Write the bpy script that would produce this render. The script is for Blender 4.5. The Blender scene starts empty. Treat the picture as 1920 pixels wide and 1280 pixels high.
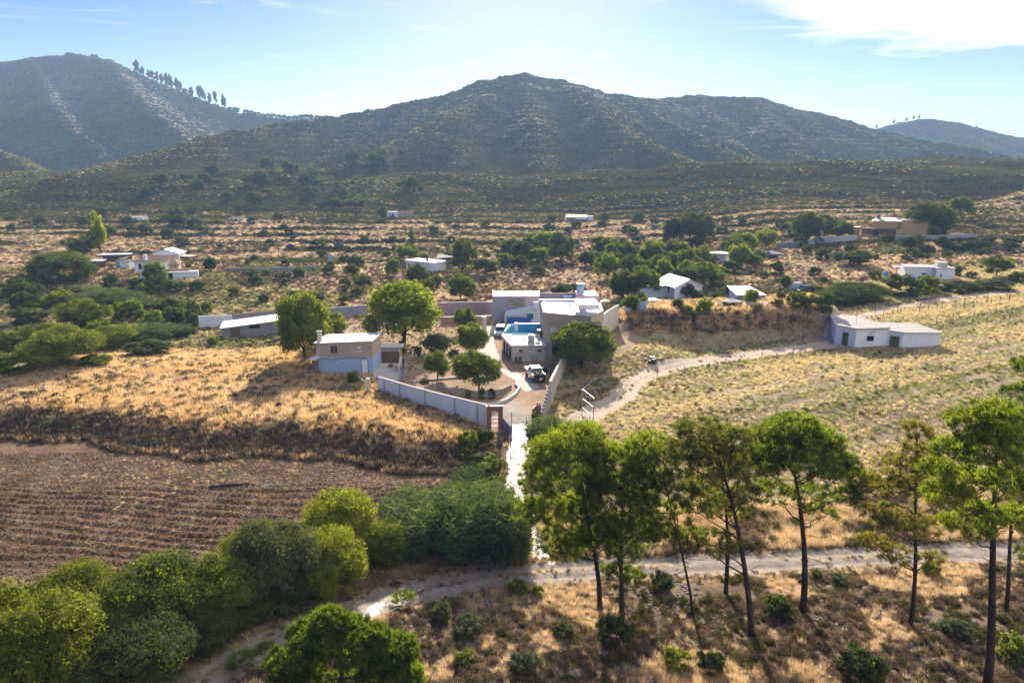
import bpy, math, random
import numpy as np
random.seed(7)
R = math.radians
sc = bpy.context.scene
COL = sc.collection
# ------------------------------------------------------------------ camera
CAMZ, PITCH, FPX = 30.0, 13.4, 1280.0
cam_d = bpy.data.cameras.new('camera'); cam = bpy.data.objects.new('camera', cam_d); COL.objects.link(cam)
cam.location = (0, 0, CAMZ); cam.rotation_euler = (R(90 - PITCH), 0, 0)
cam_d.lens = 24; cam_d.sensor_width = 36; cam_d.clip_start = 0.5; cam_d.clip_end = 9000
sc.camera = cam
# ------------------------------------------------------------------ world and sun
SUN_EL, SUN_AZ = 26.0, 1.0
SKY_STR, SUN_STR, EXPO, HAZE = 0.07, 5.0, 1.12, 0.00018
w = bpy.data.worlds.new('World'); sc.world = w; w.use_nodes = True
nt = w.node_tree; nt.nodes.clear()
def N(t, ty, **kw):
    n = t.nodes.new(ty)
    for k, v in kw.items(): setattr(n, k, v)
    return n
wout = N(nt, 'ShaderNodeOutputWorld'); bg = N(nt, 'ShaderNodeBackground'); bg.inputs[1].default_value = SKY_STR
sky = N(nt, 'ShaderNodeTexSky', sky_type='NISHITA', sun_disc=False)
sky.sun_elevation = R(SUN_EL); sky.sun_rotation = R(SUN_AZ); sky.air_density = 1.0; sky.dust_density = 0.25; sky.ozone_density = 2.2; sky.altitude = 100
tc = N(nt, 'ShaderNodeTexCoord'); sep = N(nt, 'ShaderNodeSeparateXYZ'); nt.links.new(tc.outputs['Generated'], sep.inputs[0])
def M1(t, op, a, b=None, c=None, clamp=False):
    n = N(t, 'ShaderNodeMath', operation=op); n.use_clamp = clamp
    for i, v in enumerate((a, b, c)):
        if v is None: continue
        if isinstance(v, (int, float)): n.inputs[i].default_value = v
        else: t.links.new(v, n.inputs[i])
    return n.outputs[0]
# high thin cloud: a flat layer far above, seen in perspective
zc = M1(nt, 'MAXIMUM', sep.outputs[2], 0.02)
cx = M1(nt, 'DIVIDE', sep.outputs[0], zc); cy = M1(nt, 'DIVIDE', sep.outputs[1], zc)
comb = N(nt, 'ShaderNodeCombineXYZ'); nt.links.new(M1(nt, 'MULTIPLY', cx, 0.55), comb.inputs[0]); nt.links.new(M1(nt, 'MULTIPLY', cy, 0.8), comb.inputs[1])
cn = N(nt, 'ShaderNodeTexNoise'); cn.inputs['Scale'].default_value = 1.7; cn.inputs['Detail'].default_value = 11; cn.inputs['Roughness'].default_value = .62; cn.inputs['Distortion'].default_value = .9
nt.links.new(comb.outputs[0], cn.inputs['Vector'])
# bank of cloud sits to the right of the valley, azimuth > 18 deg, above 8 deg
azx = M1(nt, 'DIVIDE', sep.outputs[0], M1(nt, 'MAXIMUM', sep.outputs[1], .05))
def ramp(v, lo, hi):
    n = N(nt, 'ShaderNodeMapRange', interpolation_type='SMOOTHSTEP'); nt.links.new(v, n.inputs[0])
    n.inputs[1].default_value = lo; n.inputs[2].default_value = hi; return n.outputs[0]
m_az = ramp(azx, .22, .46)
elev = M1(nt, 'SUBTRACT', sep.outputs[2], M1(nt, 'MULTIPLY', M1(nt, 'SUBTRACT', .80, azx), .12))
m_el = ramp(elev, .10, .165)
dens = M1(nt, 'ADD', cn.outputs['Fac'], M1(nt, 'SUBTRACT', M1(nt, 'MULTIPLY', M1(nt, 'MULTIPLY', m_az, m_el), .50), .50))
cloud = ramp(dens, .05, .40)
hz = N(nt, 'ShaderNodeMapRange', interpolation_type='SMOOTHERSTEP'); nt.links.new(sep.outputs[2], hz.inputs[0]); hz.inputs[1].default_value = .26; hz.inputs[2].default_value = .0; hz.inputs[3].default_value = 0; hz.inputs[4].default_value = 1
mixh = N(nt, 'ShaderNodeMix', data_type='RGBA'); nt.links.new(M1(nt, 'MULTIPLY', hz.outputs[0], .2), mixh.inputs[0]); hsv = N(nt, 'ShaderNodeHueSaturation'); hsv.inputs['Hue'].default_value = .53; hsv.inputs['Saturation'].default_value = 1.5; hsv.inputs['Value'].default_value = .84; nt.links.new(sky.outputs[0], hsv.inputs['Color']); tint = N(nt, 'ShaderNodeMix', data_type='RGBA', blend_type='MULTIPLY'); tint.inputs[0].default_value = 1; nt.links.new(hsv.outputs[0], tint.inputs[6]); tint.inputs[7].default_value = (1.0, .96, 1.06, 1); nt.links.new(tint.outputs[2], mixh.inputs[6]); mixh.inputs[7].default_value = (6.2, 7.2, 8.0, 1)
mixc = N(nt, 'ShaderNodeMix', data_type='RGBA'); nt.links.new(cloud, mixc.inputs[0]); nt.links.new(mixh.outputs[2], mixc.inputs[6]); mixc.inputs[7].default_value = (8.4, 8.5, 8.8, 1)
nt.links.new(mixc.outputs[2], bg.inputs[0]); nt.links.new(bg.outputs[0], wout.inputs[0])
sl = bpy.data.lights.new('sun', 'SUN'); sl.energy = SUN_STR; sl.angle = R(.53); sl.color = (1, .91, .78)
so = bpy.data.objects.new('sun', sl); COL.objects.link(so)
so.rotation_euler = (R(-(90 - SUN_EL)), 0, R(-SUN_AZ))   # lamp's -Z points away from the sun, sun stands over +Y
sc.view_settings.view_transform = 'Standard'; sc.view_settings.look = 'None'; sc.view_settings.exposure = EXPO; sc.view_settings.gamma = 1
sc.cycles.max_bounces = 6; sc.cycles.diffuse_bounces = 3; sc.cycles.transmission_bounces = 3; sc.cycles.glossy_bounces = 2; sc.cycles.volume_bounces = 0; sc.cycles.transparent_max_bounces = 4
sc.cycles.sample_clamp_indirect = 4; sc.cycles.sample_clamp_direct = 0
# ------------------------------------------------------------------ pixel rays (of the 1920 x 1280 photograph)
CP, SP = math.cos(R(PITCH)), math.sin(R(PITCH))
def ray(px, py):
    a, b = (px - 960) / FPX, (640 - py) / FPX
    return np.array([a, CP + b * SP, -SP + b * CP])
def pt(px, py, y):
    d = ray(px, py); return (d[0] / d[1] * y, y, CAMZ + d[2] / d[1] * y)
# ------------------------------------------------------------------ noise
def vn(x, y, seed=0):
    xi = np.floor(x).astype(np.int64); yi = np.floor(y).astype(np.int64); fx = x - xi; fy = y - yi
    fx = fx * fx * (3 - 2 * fx); fy = fy * fy * (3 - 2 * fy)
    def h(a, b):
        n = (a * 374761393 + b * 668265263 + seed * 1442695041) & 0xffffffff
        n = ((n ^ (n >> 13)) * 1274126177) & 0xffffffff
        return ((n ^ (n >> 16)) & 0xffff) / 65535.0
    return (h(xi, yi) * (1 - fx) + h(xi + 1, yi) * fx) * (1 - fy) + (h(xi, yi + 1) * (1 - fx) + h(xi + 1, yi + 1) * fx) * fy
def fbm(x, y, s, o=4, seed=0):
    t = 0; a = 1; tot = 0
    for i in range(o):
        t = t + a * (vn(x / s, y / s, seed + i) - .5) * 2; tot += a; a *= .5; s *= .5
    return t / tot
def ss(v, a, b):
    t = np.clip((v - a) / (b - a), 0, 1); return t * t * (3 - 2 * t)
# ------------------------------------------------------------------ ridges of the hills (pixel of the crest, distance in metres)
def spur(y0, sig, pts_):
    """spur descending towards the valley from distance y0 at mean slope sig: distances follow from where its crest is seen"""
    z0 = pt(pts_[0][0], pts_[0][1], y0)[2]; out = [(pts_[0][0], pts_[0][1], y0)]
    for px, py in pts_[1:]:
        d = ray(px, py); t = d[2] / d[1]; y = (CAMZ - z0 + sig * y0) / (sig - t); out.append((px, py, max(min(y, out[-1][2] - 4), 270)))
    return out
RIDGES = [
 ([(985,139,800),(900,155,790),(800,183,770),(700,205,750),(600,222,710),(500,237,650),(373,260,560),(233,297,475),(100,331,410),(0,362,375),(-150,410,340)], .52),
 ([(985,139,800),(1050,146,800),(1150,176,810),(1200,184,830),(1250,187,860),(1310,179,900),(1420,183,900),(1520,205,900),(1590,226,900),(1645,244,900),(1720,262,860),(1800,275,820),(1920,295,760),(2200,330,700)], .50),
 ([(1560,262,1300),(1650,240,1300),(1700,229,1300),(1745,223,1300),(1800,232,1300),(1860,248,1280),(1920,258,1280),(2300,300,1250)], .5),
 ([(-400,170,1250),(-200,130,1250),(0,116,1250),(80,108,1240),(150,104,1230),(200,113,1220),(260,141,1200),(330,171,1180),(400,196,1150),(450,212,1130),(520,221,1100),(600,226,1080),(760,250,1050)], .5),
 ([(-400,150,720),(-150,225,680),(0,283,620),(60,310,590),(105,331,560)], .55),
 (spur(1210, .34, [(200,113),(262,185),(300,225),(345,264),(380,290)]), .6),
 (spur(1240, .36, [(60,108),(90,180),(130,240),(200,290)]), .6),
 (spur(800, .31, [(940,146),(900,190),(800,240),(700,288),(640,308),(560,328),(493,344),(383,381),(333,397)]), .62),
 (spur(805, .30, [(1050,147),(1100,185),(1130,215),(1200,258),(1280,293),(1347,320),(1447,353),(1563,383),(1640,402)]), .62),
 (spur(830, .29, [(1150,177),(1202,202),(1280,240),(1380,287),(1480,327),(1580,357),(1690,390)]), .62),
 (spur(895, .29, [(1645,245),(1760,290),(1850,315),(1960,345)]), .6),
 (spur(800, .335, [(985,141),(1000,230),(1012,300),(1020,350),(1024,390)]), .6),
 (spur(700, .31, [(600,224),(560,262),(500,300),(430,335),(350,372)]), .6),
 (spur(770, .33, [(800,184),(760,235),(690,270)]), .6),
 (spur(560, .29, [(373,261),(320,300),(250,345),(180,385)]), .55),
 (spur(900, .31, [(1420,184),(1450,240),(1500,290),(1600,330)]), .6),
 (spur(790, .33, [(900,156),(872,230),(850,300),(838,350),(832,388)]), .6),
 (spur(805, .33, [(1085,157),(1150,250),(1195,320),(1222,365),(1240,395)]), .6),
 (spur(750, .31, [(700,206),(655,255),(600,298),(545,330),(500,352)]), .62),
 (spur(900, .31, [(1310,180),(1340,235),(1385,280)]), .6),
 (spur(650, .30, [(500,238),(440,285),(370,330),(290,375),(230,400)]), .6),
 ([(1960,352,300),(1900,372,290),(1830,392,275),(1780,408,262)], .34),
]
def hills(x, y):
    best = np.full(x.shape, -50.0)
    for pts_, s in RIDGES:
        P = [pt(*p) for p in pts_]
        r = np.full(x.shape, -1e9)
        for (ax, ay, az), (bx, by, bz) in zip(P[:-1], P[1:]):
            dx, dy = bx - ax, by - ay; L = dx * dx + dy * dy
            t = np.clip(((x - ax) * dx + (y - ay) * dy) / L, 0, 1)
            d = np.sqrt((x - ax - t * dx) ** 2 + (y - ay - t * dy) ** 2 + 36.) - 6
            r = np.maximum(r, az + (bz - az) * t - s * d * (1 - .18 * np.clip(d / 260, 0, 1)))
        k = 3.5; m = np.maximum(best, r)
        best = m + k * np.log1p(np.exp(-np.abs(best - r) / k)) * .5
    return best
def bankfoot(x): return 66.5 - .17 * (x + 5) + 1.2 * np.sin(x * .21) + .6 * np.sin(x * .6)
def H(x, y):
    x = np.asarray(x, float); y = np.asarray(y, float)
    low = np.interp(y, [-120, 10, 30, 46, 52, 70], [14, 5.5, 1.8, .5, .25, 0])
    left = ss((y - bankfoot(x)) / 6.5, 0, 1) * 2.3
    right = np.clip((y - 53) / 26, 0, 1) * 2.0
    bl = ss(x, -7, -2)
    zb = low + left * (1 - bl) + right * bl
    zb = zb + .012 * (np.clip(y, 80, 150) - 80) + .03 * (np.clip(y, 150, 215) - 150)
    # terraced slope
    s = .058 * (np.clip(y, 215, 420) - 215)
    s = s + fbm(x, y, 60, 2, 5) * 1.3 * ss(y, 205, 250)
    q = s / 1.15; fl = np.floor(q); fr = q - fl
    ter = 1.15 * (fl + .25 * fr + .75 * ss(fr, .80, 1.0))
    zb = zb + np.where(y > 212, np.maximum(ter, 0), 0) * ss(y, 212, 218)
    zb = zb + .145 * np.clip(y - 343, 0, 100) + .03 * np.clip(y - 443, 0, 100) + (fbm(x, y, 55, 3, 91) * 5 + 1) * ss(y, 343, 420)
    zb = zb + .045 * np.clip(x - 10, 0, 120) * ss(y, 58, 84) + 2.0 * ss(x, 85, 110) * ss(y, 190, 206)
    zb = zb + 4.3 * ss(x, 15, 26) * (1 - ss(x, 55, 59)) * ss(y, 110, 115.5) * (1 - ss(y, 124, 132))
    zb = zb + 1.6 * ss(x, 8, 12) * (1 - ss(x, 20, 30)) * ss(y, 95, 104) * (1 - ss(y, 120, 130))
    zb = zb - 1.2 * ss(-x, 30, 45) * ss(y, 100, 112) * (1 - ss(y, 150, 170))
    rough = .12 + .5 * ss(y, 130, 200) + .25 * ss(y, 47, 40) * 0
    flat = ss(x, -24, -20) * (1 - ss(x, 14, 17)) * ss(y, 78, 80) * (1 - ss(y, 128, 134))
    zb = zb + fbm(x, y, 14, 4, 1) * rough * (1 - .8 * flat)
    fg = (1 - ss(y, 44, 47))
    zb = zb + fg * (fbm(x, y, 5, 4, 9) * .35)
    # plough ridges
    pl = (1 - ss(x, -7, -3)) * (1 - ss(y, 60, 66)) * ss(y, 46, 48)
    zb = zb + pl * (.09 * np.sin((y + .12 * x + fbm(x, y, 9, 2, 3) * 1.0) * 5.2) + .10 * fbm(x, y * 3, 1.6, 3, 11))
    far = y > 250
    if np.any(far):
        xx, yy = x[far] if x.ndim else x, y[far] if y.ndim else y
        h = hills(np.atleast_1d(xx), np.atleast_1d(yy))
        zz = np.atleast_1d(zb[far] if zb.ndim else zb)
        wgt = np.clip((h - zz) / 25, 0, 1)
        h = h + wgt * (0.95 * np.sin(h * 1.15 + 2 * fbm(np.atleast_1d(xx), np.atleast_1d(yy), 150, 2, 95)) + fbm(np.atleast_1d(xx), np.atleast_1d(yy), 70, 4, 21) * 3.0 - np.abs(fbm(np.atleast_1d(xx), np.atleast_1d(yy), 90, 3, 31)) * 4.5 + 1.0)
        k = 3.0; m = np.maximum(h, zz)
        r = m + k * np.log1p(np.exp(-np.abs(h - zz) / k)) - k * .69 * np.exp(-np.abs(h - zz) / 12)
        if zb.ndim: zb[far] = r
        else: zb = r[0]
    return zb
def G(px, py, lo=18.0, hi=1500.0):
    d = ray(px, py); ys = np.exp(np.linspace(math.log(lo), math.log(hi), 2600))
    xs = d[0] / d[1] * ys; zr = CAMZ + d[2] / d[1] * ys
    g = H(xs, ys); i = np.argmax(zr <= g)
    if zr[i] > g[i]: i = len(ys) - 1
    if i > 0:
        a0, a1 = zr[i-1] - g[i-1], zr[i] - g[i]; t = a0 / (a0 - a1 + 1e-9); yy = ys[i-1] + (ys[i] - ys[i-1]) * t
    else: yy = ys[0]
    xx = d[0] / d[1] * yy
    return float(xx), float(yy), float(H(np.array([xx]), np.array([yy]))[0])
def mpp(p):   # metres per photograph pixel at a world point
    return (p[1] * CP + (CAMZ - p[2]) * SP) / FPX
def gz(x, y): return float(H(np.array([float(x)]), np.array([float(y)]))[0])
# ------------------------------------------------------------------ objects helpers
def tag(o, label=None, cat=None, group=None, kind=None):
    if label: o['label'] = label
    if cat: o['category'] = cat
    if group: o['group'] = group
    if kind: o['kind'] = kind
    elif cat: o['kind'] = 'thing'
    return o
def thing(name, label, cat, loc=(0, 0, 0), rz=0, group=None):
    o = bpy.data.objects.new(name, None); COL.objects.link(o); o.empty_display_size = .3
    o.location = loc; o.rotation_euler = (0, 0, rz); return tag(o, label, cat, group)
def mesh_np(name, V, F, mats, smooth=False, mi=None):
    me = bpy.data.meshes.new(name); V = np.asarray(V, np.float32); F = np.asarray(F, np.int32)
    me.vertices.add(len(V)); me.vertices.foreach_set('co', V.ravel())
    k = F.shape[1]; me.loops.add(F.size); me.loops.foreach_set('vertex_index', F.ravel())
    me.polygons.add(len(F)); me.polygons.foreach_set('loop_start', np.arange(len(F), dtype=np.int32) * k)
    me.polygons.foreach_set('loop_total', np.full(len(F), k, np.int32))
    if smooth: me.polygons.foreach_set('use_smooth', np.ones(len(F), bool))
    if mi is not None: me.polygons.foreach_set('material_index', np.asarray(mi, np.int32))
    for m in (mats if isinstance(mats, (list, tuple)) else [mats]): me.materials.append(m)
    me.update(calc_edges=True); return me
def link(name, me, parent=None, loc=None):
    o = bpy.data.objects.new(name, me); COL.objects.link(o)
    if parent: o.parent = parent
    if loc: o.location = loc
    return o
class MB:
    """collects boxes, prisms, tubes into one mesh"""
    def __init__(s): s.v = []; s.f = []
    def add(s, V, F):
        n = len(s.v); s.v += [tuple(map(float, p)) for p in V]; s.f += [[i + n for i in q] for q in F]; return s
    def box(s, x0, x1, y0, y1, z0, z1):
        return s.add([(x0,y0,z0),(x1,y0,z0),(x1,y1,z0),(x0,y1,z0),(x0,y0,z1),(x1,y0,z1),(x1,y1,z1),(x0,y1,z1)],
                     [(0,3,2,1),(4,5,6,7),(0,1,5,4),(1,2,6,5),(2,3,7,6),(3,0,4,7)])
    def cbox(s, c, d, rz=0):
        co, si = math.cos(rz), math.sin(rz); V = []
        for z in (-1, 1):
            for (a, b) in ((-1,-1),(1,-1),(1,1),(-1,1)):
                x, y = a * d[0] / 2, b * d[1] / 2; V.append((c[0] + x*co - y*si, c[1] + x*si + y*co, c[2] + z * d[2] / 2))
        return s.add(V, [(0,3,2,1),(4,5,6,7),(0,1,5,4),(1,2,6,5),(2,3,7,6),(3,0,4,7)])
    def prism(s, poly, z0, z1):   # poly in xy, counterclockwise; z1 may be a list
        n = len(poly); zt = z1 if isinstance(z1, (list, tuple)) else [z1] * n; zb_ = z0 if isinstance(z0, (list, tuple)) else [z0] * n
        V = [(p[0], p[1], zb_[i]) for i, p in enumerate(poly)] + [(p[0], p[1], zt[i]) for i, p in enumerate(poly)]
        return s.add(V, [tuple(range(n))[::-1], tuple(range(n, 2*n))] + [(i, (i+1) % n, n + (i+1) % n, n + i) for i in range(n)])
    def xprism(s, poly, y0, y1):  # poly in xz, extruded along y
        n = len(poly); V = [(p[0], y0, p[1]) for p in poly] + [(p[0], y1, p[1]) for p in poly]
        return s.add(V, [tuple(range(n)), tuple(range(n, 2*n))[::-1]] + [(i, n + i, n + (i+1) % n, (i+1) % n) for i in range(n)])
    def tube(s, pts_, rad, sides=8, cap=True):
        P = [np.array(p, float) for p in pts_]; V = []; n = len(P)
        rr = rad if isinstance(rad, (list, tuple)) else [rad] * n
        for i, p in enumerate(P):
            t = P[min(i+1, n-1)] - P[max(i-1, 0)]; t /= (np.linalg.norm(t) + 1e-9)
            a = np.cross(t, (0, 0, 1) if abs(t[2]) < .9 else (1, 0, 0)); a /= np.linalg.norm(a); b = np.cross(t, a)
            for k in range(sides):
                w_ = 2 * math.pi * k / sides; V.append(p + rr[i] * (math.cos(w_) * a + math.sin(w_) * b))
        F = [(i*sides + k, (i+1)*sides + k, (i+1)*sides + (k+1) % sides, i*sides + (k+1) % sides) for i in range(n-1) for k in range(sides)]
        if cap: F += [tuple(range(sides)), tuple(range((n-1)*sides, n*sides))[::-1]]
        return s.add(V, F)
    def build(s, name, mat, parent=None, loc=None, smooth=False, bevel=0):
        me = bpy.data.meshes.new(name); me.from_pydata(s.v, [], s.f)
        for m in (mat if isinstance(mat, (list, tuple)) else [mat]): me.materials.append(m)
        if smooth:
            for p in me.polygons: p.use_smooth = True
        me.update(); o = link(name, me, parent, loc)
        if bevel:
            b = o.modifiers.new('bevel', 'BEVEL'); b.width = bevel; b.segments = 2; b.limit_method = 'ANGLE'
        return o
# ------------------------------------------------------------------ materials
def newmat(name):
    m = bpy.data.materials.new(name); m.use_nodes = True; m.node_tree.nodes.clear(); return m, m.node_tree
def ramp_node(t, fac, stops):
    r = N(t, 'ShaderNodeValToRGB'); t.links.new(fac, r.inputs[0]); e = r.color_ramp.elements
    while len(e) > len(stops): e.remove(e[-1])
    while len(e) < len(stops): e.new(.5)
    for i, (p, c) in enumerate(stops): e[i].position = p; e[i].color = (*c, 1)
    return r.outputs[0]
def noise(t, vec, scale, detail=5, rough=.6, dist=0):
    n = N(t, 'ShaderNodeTexNoise'); t.links.new(vec, n.inputs['Vector']); n.inputs['Scale'].default_value = scale
    n.inputs['Detail'].default_value = detail; n.inputs['Roughness'].default_value = rough; n.inputs['Distortion'].default_value = dist; return n.outputs['Fac']
def mapped(t, vec, scale=(1,1,1), rot=(0,0,0)):
    m = N(t, 'ShaderNodeMapping'); t.links.new(vec, m.inputs[0]); m.inputs['Scale'].default_value = scale; m.inputs['Rotation'].default_value = rot; return m.outputs[0]
def mixcol(t, f, a, b, mode='MIX'):
    m = N(t, 'ShaderNodeMix', data_type='RGBA', blend_type=mode)
    for s, v in ((0, f), (6, a), (7, b)):
        if isinstance(v, tuple): m.inputs[s].default_value = (*v, 1)
        elif isinstance(v, (int, float)): m.inputs[s].default_value = v
        else: t.links.new(v, m.inputs[s])
    return m.outputs[2]
def finish(m, t, col, rough=.9, bump=None, spec=.25, bdist=.05, bstr=.6, metal=0):
    b = N(t, 'ShaderNodeBsdfPrincipled'); o = N(t, 'ShaderNodeOutputMaterial')
    if isinstance(col, tuple): b.inputs['Base Color'].default_value = (*col, 1)
    else: t.links.new(col, b.inputs['Base Color'])
    if isinstance(rough, (int, float)): b.inputs['Roughness'].default_value = rough
    else: t.links.new(rough, b.inputs['Roughness'])
    b.inputs['Specular IOR Level'].default_value = spec; b.inputs['Metallic'].default_value = metal
    if bump is not None:
        bm_ = N(t, 'ShaderNodeBump'); bm_.inputs['Strength'].default_value = bstr; bm_.inputs['Distance'].default_value = bdist
        t.links.new(bump, bm_.inputs['Height']); t.links.new(bm_.outputs[0], b.inputs['Normal'])
    t.links.new(b.outputs[0], o.inputs[0]); return m
def geo(t): return N(t, 'ShaderNodeNewGeometry').outputs['Position']
def obj_(t): return N(t, 'ShaderNodeTexCoord').outputs['Object']
def ground_mat(name, stops, s1=.12, s2=1.5, s3=9, bdist=.15, rough=.95, spec=.15):
    m, t = newmat(name); p = geo(t)
    n1 = noise(t, p, s1, 6, .65, .3); n2 = noise(t, p, s2, 5, .7); n3 = noise(t, p, s3, 3, .7)
    f = M1(t, 'ADD', M1(t, 'MULTIPLY', n1, .55), M1(t, 'ADD', M1(t, 'MULTIPLY', n2, .3), M1(t, 'MULTIPLY', n3, .15)))
    c = ramp_node(t, f, stops)
    return finish(m, t, c, rough, M1(t, 'ADD', n2, M1(t, 'MULTIPLY', n3, .5)), spec, bdist, .8)
GM = {
 'ground': ground_mat('scrub_earth', [(.34,(.07,.048,.035)),(.46,(.15,.10,.065)),(.56,(.25,.175,.105)),(.66,(.22,.18,.10))], .2, 2, 11, .3),
 'meadow': ground_mat('straw_earth', [(.36,(.28,.20,.12)),(.5,(.46,.34,.20)),(.62,(.56,.43,.26))]),
 'plough': ground_mat('ploughed_earth', [(.36,(.08,.045,.025)),(.48,(.155,.092,.052)),(.6,(.265,.17,.10)),(.7,(.38,.27,.155))], .35, 2.2, 12, .3),
 'right': ground_mat('fallow_earth', [(.36,(.15,.10,.065)),(.48,(.30,.21,.13)),(.57,(.34,.27,.15)),(.68,(.46,.37,.22))], .18, 1.2, 8),
 'yard': ground_mat('yard_earth', [(.34,(.19,.12,.075)),(.5,(.34,.22,.135)),(.64,(.46,.33,.21))], .3, 2, 9, .04),
 'track': ground_mat('pale_track', [(.34,(.36,.27,.19)),(.5,(.50,.39,.28)),(.66,(.58,.48,.36))], .3, 2, 12, .05),
 'road': ground_mat('gravel_road', [(.36,(.13,.105,.08)),(.48,(.23,.185,.145)),(.6,(.34,.28,.22))], .8, 4, 22, .08, .8, .3),
 'hill': ground_mat('hill_earth', [(.36,(.045,.04,.02)),(.5,(.09,.072,.036)),(.62,(.18,.135,.065))], .02, .15, 1.2, .4),
 'terrace': ground_mat('terrace_earth', [(.36,(.20,.13,.085)),(.48,(.33,.23,.145)),(.6,(.44,.32,.20))], .05, .5, 4, .3),
}
def concrete_glossy():
    m, t = newmat('worn_concrete'); p = geo(t); n1 = noise(t, p, 1.1, 8, .75); n2 = noise(t, p, 9, 6, .8)
    c = ramp_node(t, n1, [(.40,(.12,.10,.08)),(.50,(.26,.23,.20)),(.7,(.36,.33,.28))])
    r = N(t, 'ShaderNodeMapRange'); t.links.new(M1(t, 'ADD', M1(t, 'MULTIPLY', n1, .6), M1(t, 'MULTIPLY', n2, .4)), r.inputs[0]); r.inputs[1].default_value = .42; r.inputs[2].default_value = .56; r.inputs[3].default_value = .85; r.inputs[4].default_value = .28
    return finish(m, t, c, r.outputs[0], M1(t, 'ADD', n2, M1(t, 'MULTIPLY', n1, 1.5)), .6, .04, .9)
GM['drive'] = concrete_glossy()
GM['slab'] = ground_mat('yard_concrete', [(.34,(.34,.29,.25)),(.5,(.48,.42,.36)),(.64,(.58,.53,.46))], .5, 3, 14, .03, .85, .25)
def paint(name, c, var=.12, stain=(.25,.21,.17), st=.35, rough=.8, sc_=.6, spec=.3, bd=.015):
    m, t = newmat(name); p = obj_(t); n1 = noise(t, mapped(t, p, (1, 1, .35)), sc_ * 2, 6, .7, .2); n2 = noise(t, p, sc_ * 14, 4, .7)
    v = mixcol(t, M1(t, 'MULTIPLY', n2, var), c, tuple(x * .55 for x in c))
    k = N(t, 'ShaderNodeMapRange'); t.links.new(n1, k.inputs[0]); k.inputs[1].default_value = .5; k.inputs[2].default_value = .78; k.inputs[4].default_value = st
    return finish(m, t, mixcol(t, k.outputs[0], v, stain), rough, n2, spec, bd, .5)
def brick(name, c1, c2, mort, s=1.0, bw=.25, rh=.08, bias=0, rough=.9):
    m, t = newmat(name); p = obj_(t)
    # brick on x+y horizontally, z vertically
    sp_ = N(t, 'ShaderNodeSeparateXYZ'); t.links.new(p, sp_.inputs[0]); cb = N(t, 'ShaderNodeCombineXYZ')
    t.links.new(M1(t, 'ADD', sp_.outputs[0], sp_.outputs[1]), cb.inputs[0]); t.links.new(sp_.outputs[2], cb.inputs[1])
    b = N(t, 'ShaderNodeTexBrick'); t.links.new(cb.outputs[0], b.inputs['Vector']); b.inputs['Scale'].default_value = s
    b.inputs['Color1'].default_value = (*c1, 1); b.inputs['Color2'].default_value = (*c2, 1); b.inputs['Mortar'].default_value = (*mort, 1)
    b.inputs['Brick Width'].default_value = bw; b.inputs['Row Height'].default_value = rh; b.inputs['Mortar Size'].default_value = .012; b.inputs['Bias'].default_value = bias
    n = noise(t, p, 3, 6, .7); c = mixcol(t, M1(t, 'MULTIPLY', n, .45), b.outputs['Color'], (.12,.10,.085))
    return finish(m, t, c, rough, b.outputs['Fac'], .2, .01, -.6)
def ribbed(name, c, axis=0, freq=9, rough=.55, spec=.4, dirt=.3, dcol=(.25,.17,.12), metal=0):
    m, t = newmat(name); p = obj_(t); w_ = N(t, 'ShaderNodeTexWave', wave_type='BANDS', bands_direction='XYZ'[axis], wave_profile='SIN'); t.links.new(p, w_.inputs[0])
    w_.inputs['Scale'].default_value = freq / 6.28 * 2; n = noise(t, p, .9, 6, .7); n2 = noise(t, p, 6, 4, .6)
    k = N(t, 'ShaderNodeMapRange'); t.links.new(n, k.inputs[0]); k.inputs[1].default_value = .45; k.inputs[2].default_value = .7; k.inputs[4].default_value = dirt
    c0 = mixcol(t, M1(t, 'MULTIPLY', w_.outputs['Fac'], .25), c, tuple(x * .5 for x in c)); c0 = mixcol(t, k.outputs[0], c0, dcol)
    return finish(m, t, mixcol(t, M1(t, 'MULTIPLY', n2, .2), c0, (.1,.09,.08)), rough, w_.outputs['Fac'], spec, .04, .7, metal)
def plain(name, c, rough=.5, spec=.4, metal=0, var=.25, s=4):
    m, t = newmat(name); n = noise(t, obj_(t), s, 4, .6)
    return finish(m, t, mixcol(t, M1(t, 'MULTIPLY', n, var), c, tuple(x * .5 for x in c)), rough, None, spec, metal=metal)
def glass(name, c=(.02,.03,.04)):
    m, t = newmat(name); return finish(m, t, mixcol(t, noise(t, obj_(t), 2, 2), c, tuple(x * 2.2 for x in c)), .12, None, .6)
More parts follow.
